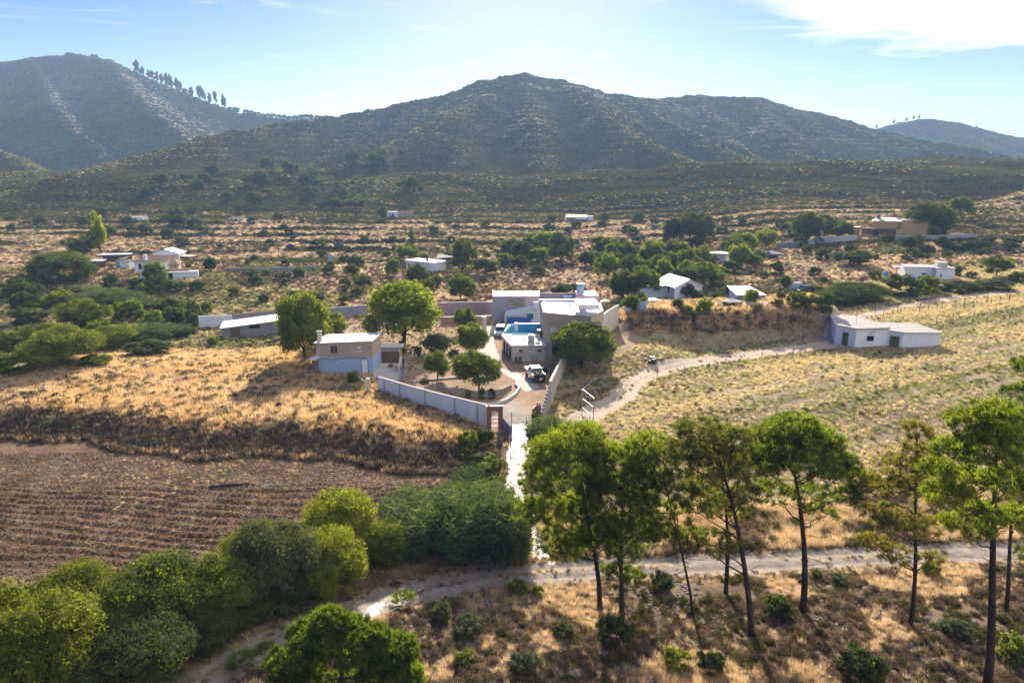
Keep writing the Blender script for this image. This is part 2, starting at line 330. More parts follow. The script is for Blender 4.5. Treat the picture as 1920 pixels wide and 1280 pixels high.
def leaf(name, dark, light, trans=.42, nscale=1.2, vary=.5, hue=None, gloss=.008, tb=2.1, tt=(1.2,1.2,.3), wide=0.):
    m, t = newmat(name); oi = N(t, 'ShaderNodeObjectInfo'); p = obj_(t)
    n1 = noise(t, p, nscale, 3, .6); n2 = noise(t, p, nscale * 9, 2, .6)
    f = M1(t, 'ADD', M1(t, 'MULTIPLY', n1, .55), M1(t, 'ADD', M1(t, 'MULTIPLY', n2, .35), M1(t, 'MULTIPLY', M1(t, 'SUBTRACT', oi.outputs['Random'], .5), vary * .35)))
    if wide: f = M1(t, 'ADD', f, M1(t, 'MULTIPLY', M1(t, 'SUBTRACT', noise(t, geo(t), .018, 5, .65), .5), wide))
    c = ramp_node(t, f, [(.28, dark), (.62, light)])
    if hue: c = mixcol(t, ramp_node(t, M1(t, 'ADD', n2, M1(t, 'MULTIPLY', oi.outputs['Random'], .12)), [(.56,(0,0,0)),(.66,(1,1,1))]), c, hue)
    d = N(t, 'ShaderNodeBsdfDiffuse'); tr = N(t, 'ShaderNodeBsdfTranslucent'); g = N(t, 'ShaderNodeBsdfGlossy'); g.inputs['Roughness'].default_value = .65
    t.links.new(c, d.inputs[0])
    tcn = N(t, 'ShaderNodeMix', data_type='RGBA', blend_type='MULTIPLY'); tcn.inputs[0].default_value = 1; t.links.new(c, tcn.inputs[6]); tcn.inputs[7].default_value = (tb * tt[0], tb * tt[1], tb * tt[2], 1)
    t.links.new(tcn.outputs[2], tr.inputs[0])
    a = N(t, 'ShaderNodeMixShader'); a.inputs[0].default_value = trans; t.links.new(d.outputs[0], a.inputs[1]); t.links.new(tr.outputs[0], a.inputs[2])
    b = N(t, 'ShaderNodeMixShader'); b.inputs[0].default_value = gloss; t.links.new(a.outputs[0], b.inputs[1]); t.links.new(g.outputs[0], b.inputs[2])
    o = N(t, 'ShaderNodeOutputMaterial'); t.links.new(b.outputs[0], o.inputs[0]); return m
LM = {
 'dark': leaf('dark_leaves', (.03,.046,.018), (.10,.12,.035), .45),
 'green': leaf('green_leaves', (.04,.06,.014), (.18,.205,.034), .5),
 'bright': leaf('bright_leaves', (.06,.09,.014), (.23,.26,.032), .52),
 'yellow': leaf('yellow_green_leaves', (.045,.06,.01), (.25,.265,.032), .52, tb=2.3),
 'olive': leaf('olive_leaves', (.05,.06,.03), (.12,.13,.06), .35),
 'grey': leaf('grey_green_leaves', (.05,.055,.04), (.12,.12,.08), .3),
 'pine': leaf('pine_needles', (.035,.058,.014), (.19,.22,.035), .52, .8, tb=2.4),
 'pinedry': leaf('dry_pine_needles', (.045,.06,.02), (.16,.175,.05), .45, .8, hue=(.20,.15,.06), tb=2.0),
 'reed': leaf('reed_leaves', (.05,.075,.04), (.15,.19,.10), .4, tb=1.5),
 'scrub': leaf('scrub_leaves', (.025,.032,.011), (.15,.14,.035), .32, 1.0, .5, hue=(.17,.135,.055), tb=1.5, wide=1.6),
 'brownscrub': leaf('dry_scrub', (.09,.062,.043), (.28,.20,.125), .35, 1.0, 1.0, tb=1.3, tt=(1.1,1,.8), wide=.8),
 'straw': leaf('dry_straw', (.42,.31,.19), (.84,.68,.45), .5, .8, 1.2, tb=1.25, tt=(1.1,1,.8)),
 'gold': leaf('golden_straw', (.50,.34,.17), (.88,.68,.39), .5, .8, 1.0, tb=1.25, tt=(1.1,1,.75)),
 'pale': leaf('pale_straw', (.45,.36,.19), (.82,.70,.41), .5, .8, 1.0, tb=1.25, tt=(1.05,1,.85)),
 'pink': leaf('pinkish_straw', (.46,.33,.23), (.84,.66,.48), .4, .8, 1.0, tb=1.25, tt=(1.05,1,.85)),
 'weed': leaf('green_weeds', (.13,.14,.06), (.36,.36,.17), .4, .8, 1.0, tt=(1.15,1.1,.6)),
 'greengrass': leaf('green_grass', (.10,.12,.035), (.30,.33,.10), .45, .8, 1.0, tb=1.3, tt=(1.1,1.1,.6)),
 'palm': leaf('palm_fronds', (.05,.09,.015), (.17,.20,.03), .45),
}
bark = ground_mat('bark', [(.35,(.022,.017,.014)),(.5,(.05,.037,.028)),(.65,(.10,.07,.05))], .8, 4, 20, .04)
M = {
 'white': paint('whitewash', (.84,.84,.84), .15, (.42,.38,.33), .35),
 'bluewhite': paint('pale_blue_wall', (.56,.66,.74), .15, (.33,.33,.32), .3),
 'cream': paint('cream_render', (.62,.55,.45), .15, (.33,.28,.22), .45),
 'beige': paint('beige_render', (.42,.33,.25), .15, (.28,.22,.17), .35),
 'ochre': paint('ochre_render', (.55,.36,.15), .15, (.35,.24,.13), .35),
 'blue': paint('blue_render', (.34,.43,.58), .15, (.45,.46,.5), .3),
 'deepblue': paint('blue_paint', (.03,.11,.42), .1, (.08,.12,.3), .3, .6),
 'poolblue': plain('pool_lining', (.015,.30,.62), .35, .5, 0, .3, 1.5),
 'turq': paint('turquoise_paint', (.14,.46,.56), .15, (.3,.4,.4), .35),
 'grey': paint('grey_render', (.30,.32,.36), .2, (.2,.2,.2), .3),
 'concrete': paint('cast_concrete', (.42,.38,.32), .25, (.22,.19,.16), .5),
 'paleconc': paint('pale_concrete', (.62,.57,.49), .2, (.36,.31,.26), .45),
 'pink': paint('pink_render', (.62,.44,.45), .12, (.42,.33,.33), .3),
 'taupe': paint('taupe_render', (.44,.35,.27), .2, (.25,.2,.17), .4),
 'mauve': paint('mauve_render', (.34,.26,.30), .2, (.24,.17,.18), .4),
 'panelwall': paint('painted_panel_wall', (.70,.74,.75), .12, (.36,.38,.37), .35),
 'redbrick': brick('red_brick', (.33,.10,.05), (.24,.075,.04), (.30,.22,.17)),
 'block': brick('concrete_block', (.34,.33,.33), (.27,.27,.28), (.22,.21,.2), 1, .42, .2),
 'stone': brick('rubble_stone', (.36,.31,.28), (.24,.20,.18), (.20,.16,.13), 1, .5, .3),
 'tile': ribbed('clay_tiles', (.34,.20,.13), 0, 16, .85, .15, .4, (.16,.11,.09)),
 'sheet': ribbed('roof_sheeting', (.60,.60,.62), 0, 8, .5, .4, .25, (.4,.36,.33)),
 'oldsheet': ribbed('weathered_sheeting', (.50,.45,.40), 0, 8, .75, .3, .6, (.26,.20,.17)),
 'whitesheet': ribbed('white_sheeting', (.80,.80,.80), 0, 6, .35, .5, .15),
 'pinksheet': ribbed('pink_roof_sheeting', (.66,.55,.52), 0, 5, .4, .45, .3, (.4,.3,.28)),
 'roofwhite': paint('white_roof', (.80,.77,.74), .1, (.55,.48,.42), .35, .45, .4, .5),
 'greendoor': ribbed('olive_door_boards', (.17,.16,.05), 0, 20, .6, .3, .3, (.08,.07,.03)),
 'wooddoor': ribbed('wooden_boards', (.22,.14,.10), 0, 22, .7, .3, .4, (.1,.07,.05)),
 'whitemetal': plain('white_metal', (.78,.79,.8), .35, .5),
 'metal': plain('galvanised_metal', (.50,.52,.54), .3, .5, .7),
 'darkmetal': plain('dark_metal', (.05,.05,.055), .45, .5),
 'black': plain('black_paint', (.012,.012,.015), .25, .5),
 'rubber': plain('tyre_rubber', (.02,.02,.02), .8, .2),
 'carwhite': plain('white_car_paint', (.72,.72,.70), .25, .5, 0, .1),
 'silver': plain('silver_car_paint', (.55,.55,.54), .28, .5, .3, .1),
 'darkcar': plain('dark_car_paint', (.05,.04,.06), .25, .5),
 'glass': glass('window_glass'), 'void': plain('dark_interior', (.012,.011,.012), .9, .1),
 'orange': paint('orange_column', (.62,.33,.10), .1, (.4,.24,.12), .3),
 'terracotta': paint('terracotta_floor', (.45,.27,.18), .2, (.3,.2,.15), .4),
 'redtrim': plain('red_trim', (.36,.09,.06), .6), 'skin': plain('skin', (.36,.20,.14), .6, .3, 0, .1),
 'maroon': plain('maroon_cloth', (.10,.02,.03), .9, .1), 'darkcloth': plain('dark_cloth', (.03,.025,.035), .9, .1), 'hair': plain('dark_hair', (.015,.012,.01), .7),
 'canvas': plain('beige_canvas', (.48,.42,.36), .9, .1), 'plastic': plain('pale_plastic', (.72,.72,.68), .5), 'green': plain('green_plastic', (.10,.42,.26), .5),
 'solar': plain('solar_panel', (.02,.025,.07), .15, .6), 'pinkplastic': plain('pink_plastic', (.75,.30,.38), .5), 'bluetarp': plain('blue_sheet', (.08,.35,.68), .5),
 'wood': plain('old_wood', (.16,.12,.085), .85, .2), 'rock': ground_mat('rock', [(.35,(.14,.11,.09)),(.5,(.25,.20,.17)),(.65,(.38,.32,.27))], .6, 3, 14, .06),
 'signgrey': paint('sign_panel', (.34,.31,.26), .1, (.25,.22,.2), .3), 'ink': plain('dark_lettering', (.03,.03,.04), .8, .1), 'whiteink': plain('white_lettering', (.75,.76,.85), .7, .1),
}
# ------------------------------------------------------------------ foliage generators (unit-size meshes: radius .5, height 1, base at z = 0)
def quads(P, nrm, size, rng, asp=1.0):
    n = len(P); a = rng.normal(size=(n, 3)); a -= (a * nrm).sum(1, keepdims=True) * nrm; a /= np.linalg.norm(a, axis=1, keepdims=True) + 1e-9
    b = np.cross(nrm, a); s = size[:, None]; a = a * s * asp; b = b * s
    return np.stack([P - a * .5, P - b * .42, P + a * .5, P + b * .42], 1).reshape(-1, 3)
def blades(P, D, L, W, rng):  # thin triangles-as-quads from P along D
    n = len(P); s = np.cross(D, rng.normal(size=(n, 3))); s /= np.linalg.norm(s, axis=1, keepdims=True) + 1e-9; s = s * (W / 2)[:, None]
    T = P + D * L[:, None]; return np.stack([P - s, P + s, T + s * .25, T - s * .25], 1).reshape(-1, 3)
ICO = None
def ico():
    t = (1 + 5 ** .5) / 2; V = np.array([(-1,t,0),(1,t,0),(-1,-t,0),(1,-t,0),(0,-1,t),(0,1,t),(0,-1,-t),(0,1,-t),(t,0,-1),(t,0,1),(-t,0,-1),(-t,0,1)], float); V /= np.linalg.norm(V[0])
    F = np.array([(0,11,5),(0,5,1),(0,1,7),(0,7,10),(0,10,11),(1,5,9),(5,11,4),(11,10,2),(10,7,6),(7,1,8),(3,9,4),(3,4,2),(3,2,6),(3,6,8),(3,8,9),(4,9,5),(2,4,11),(6,2,10),(8,6,7),(9,8,1)])
    return V, F
IV, IF = ico()
def clump_mesh(name, mat, centers, radii, nleaf, lsize, seed, core=.62, asp=1.3, up=.35, flat=.85):
    rng = np.random.default_rng(seed); C = np.asarray(centers, float); Rr = np.asarray(radii, float)
    wts = Rr ** 2 / (Rr ** 2).sum(); k = rng.choice(len(C), nleaf, p=wts)
    d = rng.normal(size=(nleaf, 3)); d /= np.linalg.norm(d, axis=1, keepdims=True)
    rad = Rr[k] * (.62 + .5 * rng.random(nleaf) ** .6); P = C[k] + d * rad[:, None] * np.array([1, 1, flat])
    nrm = d + rng.normal(size=(nleaf, 3)) * .5 + np.array([0, 0, up]); nrm /= np.linalg.norm(nrm, axis=1, keepdims=True)
    V = quads(P, nrm, lsize * (.5 + 1.1 * rng.random(nleaf) ** 2), rng, asp); F = np.arange(len(V)).reshape(-1, 4)
    if core > 0:
        cv = (C[:, None, :] + IV[None] * (Rr * core)[:, None, None] * (1 + .25 * rng.random((len(C), 12, 1))) * np.array([1, 1, flat])).reshape(-1, 3)
        cf = (np.arange(len(C))[:, None, None] * 12 + IF[None]).reshape(-1, 3); cf = np.concatenate([cf, cf[:, 2:]], 1) + len(V)
        V = np.concatenate([V, cv]); # degenerate quads avoided below
        tri = True
    else: cf = None
    me = bpy.data.meshes.new(name)
    if cf is None: return mesh_np(name, V, F, mat)
    nq, ntri = len(F), len(cf)
    me.vertices.add(len(V)); me.vertices.foreach_set('co', V.astype(np.float32).ravel())
    li = np.concatenate([F.ravel(), cf[:, :3].ravel()]).astype(np.int32); me.loops.add(len(li)); me.loops.foreach_set('vertex_index', li)
    me.polygons.add(nq + ntri)
    me.polygons.foreach_set('loop_start', np.concatenate([np.arange(nq) * 4, nq * 4 + np.arange(ntri) * 3]).astype(np.int32))
    me.polygons.foreach_set('loop_total', np.concatenate([np.full(nq, 4), np.full(ntri, 3)]).astype(np.int32))
    me.materials.append(mat); me.update(calc_edges=True); return me
def crown_centers(rng, n, rx=.42, rz=.4, cz=.55, inner=.35, rough=.18, lobes=3):
    """clump centres on a bumpy ellipsoid, a few inside"""
    ld = rng.normal(size=(lobes, 3)); ld /= np.linalg.norm(ld, axis=1, keepdims=True)
    C = []; Rr = []
    for i in range(n):
        d = rng.normal(size=3); d /= np.linalg.norm(d)
        if d[2] < -.55: d[2] *= -.5
        f = 1 + rough * max(ld @ d) * 1.2 - rough * .6 + rng.normal() * .05
        r = f * (.86 if rng.random() > inner else .45)
        C.append((d[0] * rx * r, d[1] * rx * r, cz + d[2] * rz * r)); Rr.append(rng.uniform(.09, .17))
    return C, Rr
def bush_mesh(name, mat, seed, nleaf=2600, lsize=.055, n=34, rx=.40, rz=.36, cz=.48, rough=.25, core=.7):
    rng = np.random.default_rng(seed); C, Rr = crown_centers(rng, n, rx, rz, cz, .3, rough, 4)
    for k in range(10):   # skirt down to the ground
        a = rng.uniform(0, 6.28); C.append((.30 * math.cos(a), .30 * math.sin(a), rng.uniform(.08, .2))); Rr.append(rng.uniform(.10, .16))
    return clump_mesh(name, mat, C, Rr, nleaf, lsize, seed, core)
def trunk_mb(pts_, r0, r1, branches=(), sides=8):
    m = MB(); n = len(pts_); m.tube(pts_, [r0 + (r1 - r0) * i / (n - 1) for i in range(n)], sides)
    for b, ra in branches: m.tube(b, [ra * (1 - .75 * i / (len(b) - 1)) for i in range(len(b))], 5, False)
    return m
def jit(rng, a, b, n, amp):
    a = np.array(a, float); b = np.array(b, float); return [a + (b - a) * i / (n - 1) + (rng.normal(size=3) * amp if 0 < i < n - 1 else 0) for i in range(n)]
class Tree:  # a unit tree: crown mesh + trunk mesh sharing one origin
    pass
ARCH = {}
def arch_bush(key, mat, variants=3, **kw):
    ARCH[key] = [('bush', bush_mesh(key + '_foliage', mat, 100 + i * 7 + len(key), **kw), None) for i in range(variants)]
def arch_tree(key, mat, variants=2, nleaf=6000, lsize=.045, n=70, rx=.45, rz=.45, cz=.52, rough=.35, core=.5, stem=.12, tr=.022, nb=7, inner=.3):
    L = []
    for i in range(variants):
        rng = np.random.default_rng(500 + i * 13 + len(key)); C, Rr = crown_centers(rng, n, rx, rz, cz, inner, rough, 4)
        cm = clump_mesh(key + '_crown', mat, C, Rr, nleaf, lsize, i + 1, core)
        br = []
        for k in range(nb):
            c = C[int(rng.integers(len(C)))]; br.append((jit(rng, (0, 0, stem * rng.uniform(.6, 1)), c, 4, .015), tr * .45))
        tm = trunk_mb(jit(rng, (0, 0, -.03), (rng.normal() * .03, rng.normal() * .03, cz), 5, .012), tr, tr * .4, br)
        me = bpy.data.meshes.new(key + '_trunk'); me.from_pydata(tm.v, [], tm.f); me.materials.append(bark); me.update()
        L.append(('tree', cm, me))
    ARCH[key] = L
arch_bush('bush_dark', LM['dark']); arch_bush('bush_green', LM['green']); arch_bush('bush_bright', LM['bright']); arch_bush('bush_yellow', LM['yellow'])
arch_bush('bush_olive', LM['olive']); arch_bush('bush_grey', LM['grey'])
BIG = dict(nleaf=60000, lsize=.0175, n=150, rx=.43, rz=.38, cz=.5, rough=.5, core=.45)
arch_bush('big_yellow', LM['yellow'], 3, **BIG); arch_bush('big_green', LM['green'], 3, **BIG); arch_bush('big_dark', LM['dark'], 2, **BIG); arch_bush('big_olive', LM['olive'], 2, **BIG)
arch_tree('tree_dark', LM['dark'], 2); arch_tree('tree_green', LM['green'], 3); arch_tree('tree_bright', LM['bright'], 2); arch_tree('tree_olive', LM['olive'], 2)
arch_tree('mulberry', LM['bright'], 1, nleaf=16000, lsize=.032, n=110, rough=.45, core=.45, rx=.42, rz=.42, cz=.56, stem=.2, tr=.025)
arch_tree('broad_green', LM['green'], 3, nleaf=16000, lsize=.032, n=100, rough=.25, core=.55, rx=.44, rz=.45, cz=.53, stem=.14, tr=.02)
arch_tree('spire', LM['dark'], 2, nleaf=1500, lsize=.09, n=24, rx=.32, rz=.46, cz=.5, rough=.6, stem=.1, tr=.03)
arch_tree('poplar', LM['yellow'], 1, n=50, rx=.36, rz=.44, cz=.52, rough=.5, stem=.2, tr=.02)
arch_tree('umbrella', LM['dark'], 2, n=50, rx=.44, rz=.20, cz=.76, rough=.12, stem=.6, tr=.03, core=.6)
arch_tree('eucalypt', LM['olive'], 2, n=60, rx=.36, rz=.40, cz=.58, rough=.5, core=.4)
# cane clump: leafy stalks leaning outwards
def cane_mesh(name, mat, seed, stalks=230, leaves=16, r=.46):
    rng = np.random.default_rng(seed); P = []; D = []; L = []; W = []
    for s in range(stalks):
        a = rng.uniform(0, 6.28); rr = r * math.sqrt(rng.random()); b = np.array([rr * math.cos(a), rr * math.sin(a), 0.]); h = rng.uniform(.6, 1.) * (1 - .35 * rr / r)
        lean = np.array([math.cos(a) * .18 * rr / r + rng.normal() * .05, math.sin(a) * .18 * rr / r + rng.normal() * .05, 1.]) ; lean /= np.linalg.norm(lean)
        P.append(b); D.append(lean); L.append(h); W.append(.008)
        for k in range(leaves):
            t = rng.uniform(.25, 1) * h; q = rng.uniform(0, 6.28); d = np.array([math.cos(q), math.sin(q), rng.uniform(-.1, .9)]); d /= np.linalg.norm(d)
            P.append(b + lean * t); D.append(d); L.append(rng.uniform(.08, .17)); W.append(.02)
    V = blades(np.array(P), np.array(D), np.array(L), np.array(W), rng); return mesh_np(name, V, np.arange(len(V)).reshape(-1, 4), mat)
ARCH['cane'] = [('bush', cane_mesh('cane_foliage', LM['reed'], 31 + i), None) for i in range(3)]
def fan_palm_mesh(name, seed, nf=26):
    rng = np.random.default_rng(seed); P = []; D = []; L = []; W = []
    for f in range(nf):
        a = rng.uniform(0, 6.28); e = rng.uniform(.15, 1.3); ax = np.array([math.cos(a) * math.cos(e), math.sin(a) * math.cos(e), math.sin(e)])
        side = np.cross(ax, (0, 0, 1)); side /= np.linalg.norm(side); st = rng.uniform(.2, .36); base = np.array([0, 0, .12]) + ax * st
        P.append(np.array([0, 0, .1])); D.append(ax); L.append(st); W.append(.012)
        for k in range(13):
            q = (k - 6) / 6 * 1.25; d = ax * math.cos(q) + side * math.sin(q) + rng.normal(size=3) * .05; d /= np.linalg.norm(d); P.append(base); D.append(d); L.append(rng.uniform(.2, .28)); W.append(.03)
    V = blades(np.array(P), np.array(D), np.array(L), np.array(W), rng); V[:, :2] *= .9; return mesh_np(name, V, np.arange(len(V)).reshape(-1, 4), LM['palm'])
ARCH['fan_palm'] = [('bush', fan_palm_mesh('palm_fronds', 5 + i), None) for i in range(2)]
def yucca_mesh(name, seed):
    rng = np.random.default_rng(seed); n = 900; u = rng.normal(size=(n, 3)); u[:, 2] = np.abs(u[:, 2]) * .9 + .1; u /= np.linalg.norm(u, axis=1, keepdims=True)
    c = np.array([0, 0, .25]) + u * rng.random((n, 1)) * np.array([.22, .22, .42]); V = blades(c, u, rng.uniform(.14, .3, n), np.full(n, .03), rng); V[:, 2] = np.clip(V[:, 2], 0, 1)
    return mesh_np(name, V, np.arange(len(V)).reshape(-1, 4), LM['palm'])
ARCH['yucca'] = [('bush', yucca_mesh('spiky_leaves', 3), None)]
PROTO_N = {}
def plant(kind, name, label, cat, px, py, wpx, hpx, group=None, rz=None, p=None, sink=.04):
    p = p or G(px, py); m = mpp(p); v = ARCH[kind]; i = PROTO_N.get(kind, 0); PROTO_N[kind] = i + 1
    ty, me, tr = v[i % len(v)]; w_ = wpx * m; h = hpx * m * (1.06 if ty == 'bush' else 1.04)
    rz = (i * 2.39) % 6.28 if rz is None else rz
    if ty == 'bush':
        o = link(name, me); o.location = (p[0], p[1] + w_ * .25, gz(p[0], p[1] + w_ * .25) - h * sink); o.scale = (w_, w_, h); o.rotation_euler = (0, 0, rz); return tag(o, label, cat, group)
    r = thing(name, label, cat, (p[0], p[1], p[2]), rz, group); c = link('crown', me, r); t = link('trunk', tr, r); c.scale = t.scale = (w_ * 1.05, w_ * 1.05, h); return r
# ------------------------------------------------------------------ stone pines with needle tufts
def pine(name, label, base, h, pads, lean=(0, 0), r0=.17, mat='pine', seed=0, tuft=.38, dens=1.0, bare=(), cat='pine tree', group=None, dead=6):
    """pads: crown pads (dx, dy, z, rx, rz, n tufts) in metres about the trunk base"""
    rng = np.random.default_rng(900 + seed); root = thing(name, label, cat, base, 0, group)
    top = np.array([lean[0], lean[1], h]); spine = [np.array([lean[0] * t ** 1.4 + .12 * math.sin(t * 5 + seed), lean[1] * t, h * t - .3 * (t == 0)]) for t in np.linspace(0, 1, 9)]
    m = MB(); m.tube(spine, [r0 * (1 - .78 * t) for t in np.linspace(0, 1, 9)], 10)
    def on(z): t = min(max(z / h, 0), 1); return np.array([lean[0] * t ** 1.4 + .12 * math.sin(t * 5 + seed), lean[1] * t, h * t])
    T = []
    for (dx, dy, z, rx, rz, n) in pads:
        c = np.array([dx, dy, z]); o = on(max(z - .4 * abs(dx) - .35 * rx - .3, h * .3))
        m.tube(jit(rng, o, c - [0, 0, rz * .4], 5, .08), [.065, .05, .04, .03, .02], 5, False)
        n = int(n * dens * 3.0)
        for k in range(n):
            d = rng.normal(size=3); d /= np.linalg.norm(d); d[2] = abs(d[2]) if rng.random() < .78 else d[2]
            q = c + d * np.array([rx, rx, rz]) * (1.18 * rng.uniform(.5, 1.0)); T.append(q)
            if k % 8 == 0: m.tube([c - [0, 0, rz * .5], (c + q) / 2 + rng.normal(size=3) * .08, q], [.02, .014, .008], 4, False)
    for k in range(dead):
        z = rng.uniform(.25, .62) * h; a = rng.uniform(0, 6.28); o = on(z); e = o + np.array([math.cos(a), math.sin(a), rng.uniform(-.2, .3)]) * rng.uniform(.6, 2.0); m.tube(jit(rng, o, e, 4, .07), [.03, .022, .015, .006], 4, False)
    m.build('trunk', bark, root, smooth=True)
    T = np.array(T); nt_ = 30; n = len(T) * nt_
    c = np.repeat(T, nt_, 0) + rng.normal(size=(n, 3)) * tuft * .2; d = rng.normal(size=(n, 3)); d[:, 2] = d[:, 2] * .8 + .55; d /= np.linalg.norm(d, axis=1, keepdims=True)
    V = blades(c, d, tuft * rng.uniform(.55, 1.05, n), np.full(n, .055), rng)
    link('crown', mesh_np('needles', V, np.arange(len(V)).reshape(-1, 4), LM[mat]), root); return root
# ------------------------------------------------------------------ scattered ground cover (uncountable): instances placed by geometry nodes
def tuft_mesh(name, mat, seed, n=26, h=.6, w=.035, spread=.25, lean=.5):
    rng = np.random.default_rng(seed); a = rng.uniform(0, 6.28, n); r = spread * np.sqrt(rng.random(n)); P = np.stack([r * np.cos(a), r * np.sin(a), np.full(n, -.03)], 1)
    D = np.stack([np.cos(a) * lean * rng.random(n), np.sin(a) * lean * rng.random(n), np.ones(n)], 1); D /= np.linalg.norm(D, axis=1, keepdims=True)
    V = blades(P, D, h * rng.uniform(.5, 1.1, n), np.full(n, w), rng); return mesh_np(name, V, np.arange(len(V)).reshape(-1, 4), mat)
def scrub_mesh(name, mat, seed, n=9, nleaf=230, lsize=.16, flat=.8, core=.6):
    rng = np.random.default_rng(seed); C = []; Rr = []
    for i in range(n): a = rng.uniform(0, 6.28); r = .34 * math.sqrt(rng.random()); C.append((r * math.cos(a), r * math.sin(a), rng.uniform(.12, .5) * (1 - r))); Rr.append(rng.uniform(.14, .24))
    return clump_mesh(name, mat, C, Rr, nleaf, lsize, seed, core, flat=flat)
def rock_mesh(name, seed, mat=None):
    rng = np.random.default_rng(seed); V = IV * (1 + .35 * rng.random((12, 1))) * np.array([.5, .42, .3]); me = bpy.data.meshes.new(name); me.from_pydata([tuple(v) for v in V], [], [tuple(int(i) for i in f) for f in IF]); me.materials.append(mat or M['rock']); return me
def scatter(name, label, protos, X, Y, S, K=None, sz=None, seed=0, dz=0.):
    rng = np.random.default_rng(seed); n = len(X); Z = H(X, Y) + dz
    c = bpy.data.collections.new(name + '_sources')
    for i, me in enumerate(protos): c.objects.link(bpy.data.objects.new('%s_source_%02d' % (name, i), me))
    me = bpy.data.meshes.new(name); me.vertices.add(n); me.vertices.foreach_set('co', np.stack([X, Y, Z], 1).astype(np.float32).ravel())
    K = rng.integers(0, len(protos), n) if K is None else K
    sz = S if sz is None else sz
    for nm_, ty, dat in (('kind_no', 'INT', K.astype(np.int32)), ('turn', 'FLOAT', rng.uniform(0, 6.28, n).astype(np.float32)), ('sxy', 'FLOAT', S.astype(np.float32)), ('szz', 'FLOAT', sz.astype(np.float32))):
        at = me.attributes.new(nm_, ty, 'POINT'); at.data.foreach_set('value', dat)
    me.update(); o = link(name, me); tag(o, label, None, None, 'stuff')
    g = bpy.data.node_groups.new(name, 'GeometryNodeTree'); g.interface.new_socket('Geometry', in_out='INPUT', socket_type='NodeSocketGeometry'); g.interface.new_socket('Geometry', in_out='OUTPUT', socket_type='NodeSocketGeometry')
    gi = g.nodes.new('NodeGroupInput'); go = g.nodes.new('NodeGroupOutput'); ip = g.nodes.new('GeometryNodeInstanceOnPoints'); ci = g.nodes.new('GeometryNodeCollectionInfo')
    ci.inputs[0].default_value = c; ci.inputs[1].default_value = True; ci.inputs[2].default_value = True
    def na(nm_, ty):
        q = g.nodes.new('GeometryNodeInputNamedAttribute'); q.data_type = ty; q.inputs[0].default_value = nm_; return q.outputs[0]
    g.links.new(gi.outputs[0], ip.inputs['Points']); g.links.new(ci.outputs[0], ip.inputs['Instance']); ip.inputs['Pick Instance'].default_value = True
    g.links.new(na('kind_no', 'INT'), ip.inputs['Instance Index'])
    cr = g.nodes.new('ShaderNodeCombineXYZ'); g.links.new(na('turn', 'FLOAT'), cr.inputs[2]); g.links.new(cr.outputs[0], ip.inputs['Rotation'])
    cs = g.nodes.new('ShaderNodeCombineXYZ'); s_ = na('sxy', 'FLOAT'); g.links.new(s_, cs.inputs[0]); g.links.new(s_, cs.inputs[1]); g.links.new(na('szz', 'FLOAT'), cs.inputs[2]); g.links.new(cs.outputs[0], ip.inputs['Scale'])
    g.links.new(ip.outputs[0], go.inputs[0]); md = o.modifiers.new('scatter', 'NODES'); md.node_group = g; return o
def rand_pts(n, x0, x1, y0, y1, seed):
    r = np.random.default_rng(seed); return r.uniform(x0, x1, n), r.uniform(y0, y1, n)
def wedge(n, y0, y1, seed, tmax=.86, power=1.0):
    """uniform in the ground wedge the valley view covers"""
    r = np.random.default_rng(seed); y = np.sqrt(r.uniform(y0 ** 2, y1 ** 2, n)) if power == 1 else y0 * (y1 / y0) ** r.random(n)
    return r.uniform(-tmax, tmax, n) * (y + 4), y
# ------------------------------------------------------------------ terrain: one continuous sheet, split by what covers it
def stepseq(a, b, k):
    o = [a]
    while o[-1] < b: o.append(o[-1] * (1 + k))
    return o
rows = stepseq(6., 48., .012); rows = rows[:-1] + stepseq(rows[-1], 195., .0026); rows = rows[:-1] + stepseq(rows[-1], 1500., .0048); rows = rows[:-1] + stepseq(rows[-1], 6000., .05)
YS = np.array(rows) - 30.
tf = np.arange(-.82, .8201, .0023); ts = np.array(sorted([-.82 - .02 * 1.12 ** i * (i + 1) for i in range(16)])); TS = np.concatenate([ts, tf, -ts[::-1]])
TT, YY = np.meshgrid(TS, YS); XX = TT * (YY + 30.); ZZ = H(XX, YY)
ZZ = ZZ - np.where(YY > 1500, (YY - 1500) * .02, 0)
nr, nc = XX.shape
def in_poly(x, y, poly):
    c = np.zeros(x.shape, bool); n = len(poly)
    for i in range(n):
        x1, y1 = poly[i]; x2, y2 = poly[(i + 1) % n]
        cond = ((y1 > y) != (y2 > y)); xi = (x2 - x1) * (y - y1) / ((y2 - y1) if y2 != y1 else 1e-9) + x1
        c ^= cond & (x < xi)
    return c
def near_line(x, y, line, half):
    best = np.full(x.shape, 1e9)
    for (ax, ay), (bx, by) in zip(line[:-1], line[1:]):
        dx, dy = bx - ax, by - ay; t = np.clip(((x-ax)*dx + (y-ay)*dy) / (dx*dx + dy*dy + 1e-9), 0, 1)
        best = np.minimum(best, np.hypot(x - ax - t*dx, y - ay - t*dy))
    return best - half
P2 = lambda L: [G(*p)[:2] for p in L]
DRIVE = P2([(957,795),(992,795),(999,830),(1000,870),(990,905),(984,940),(996,970),(1016,1010),(1042,1045),(1042,1058),(1000,1052),(998,1030),(985,1000),(966,945),(950,915),(947,870),(955,830)])
ROADL = P2([(1990,1030),(1920,1033),(1750,1036),(1620,1044),(1450,1054),(1300,1060),(1150,1066),(1020,1074),(930,1082),(820,1100),(720,1126),(630,1158),(540,1195),(430,1250),(370,1285)]); ROADL += [(ROADL[-1][0] - 12, ROADL[-1][1] - 6)]
TRACKL = P2([(1085,790),(1130,764),(1165,745),(1190,715),(1240,690),(1330,674),(1430,662),(1520,650),(1580,643)])
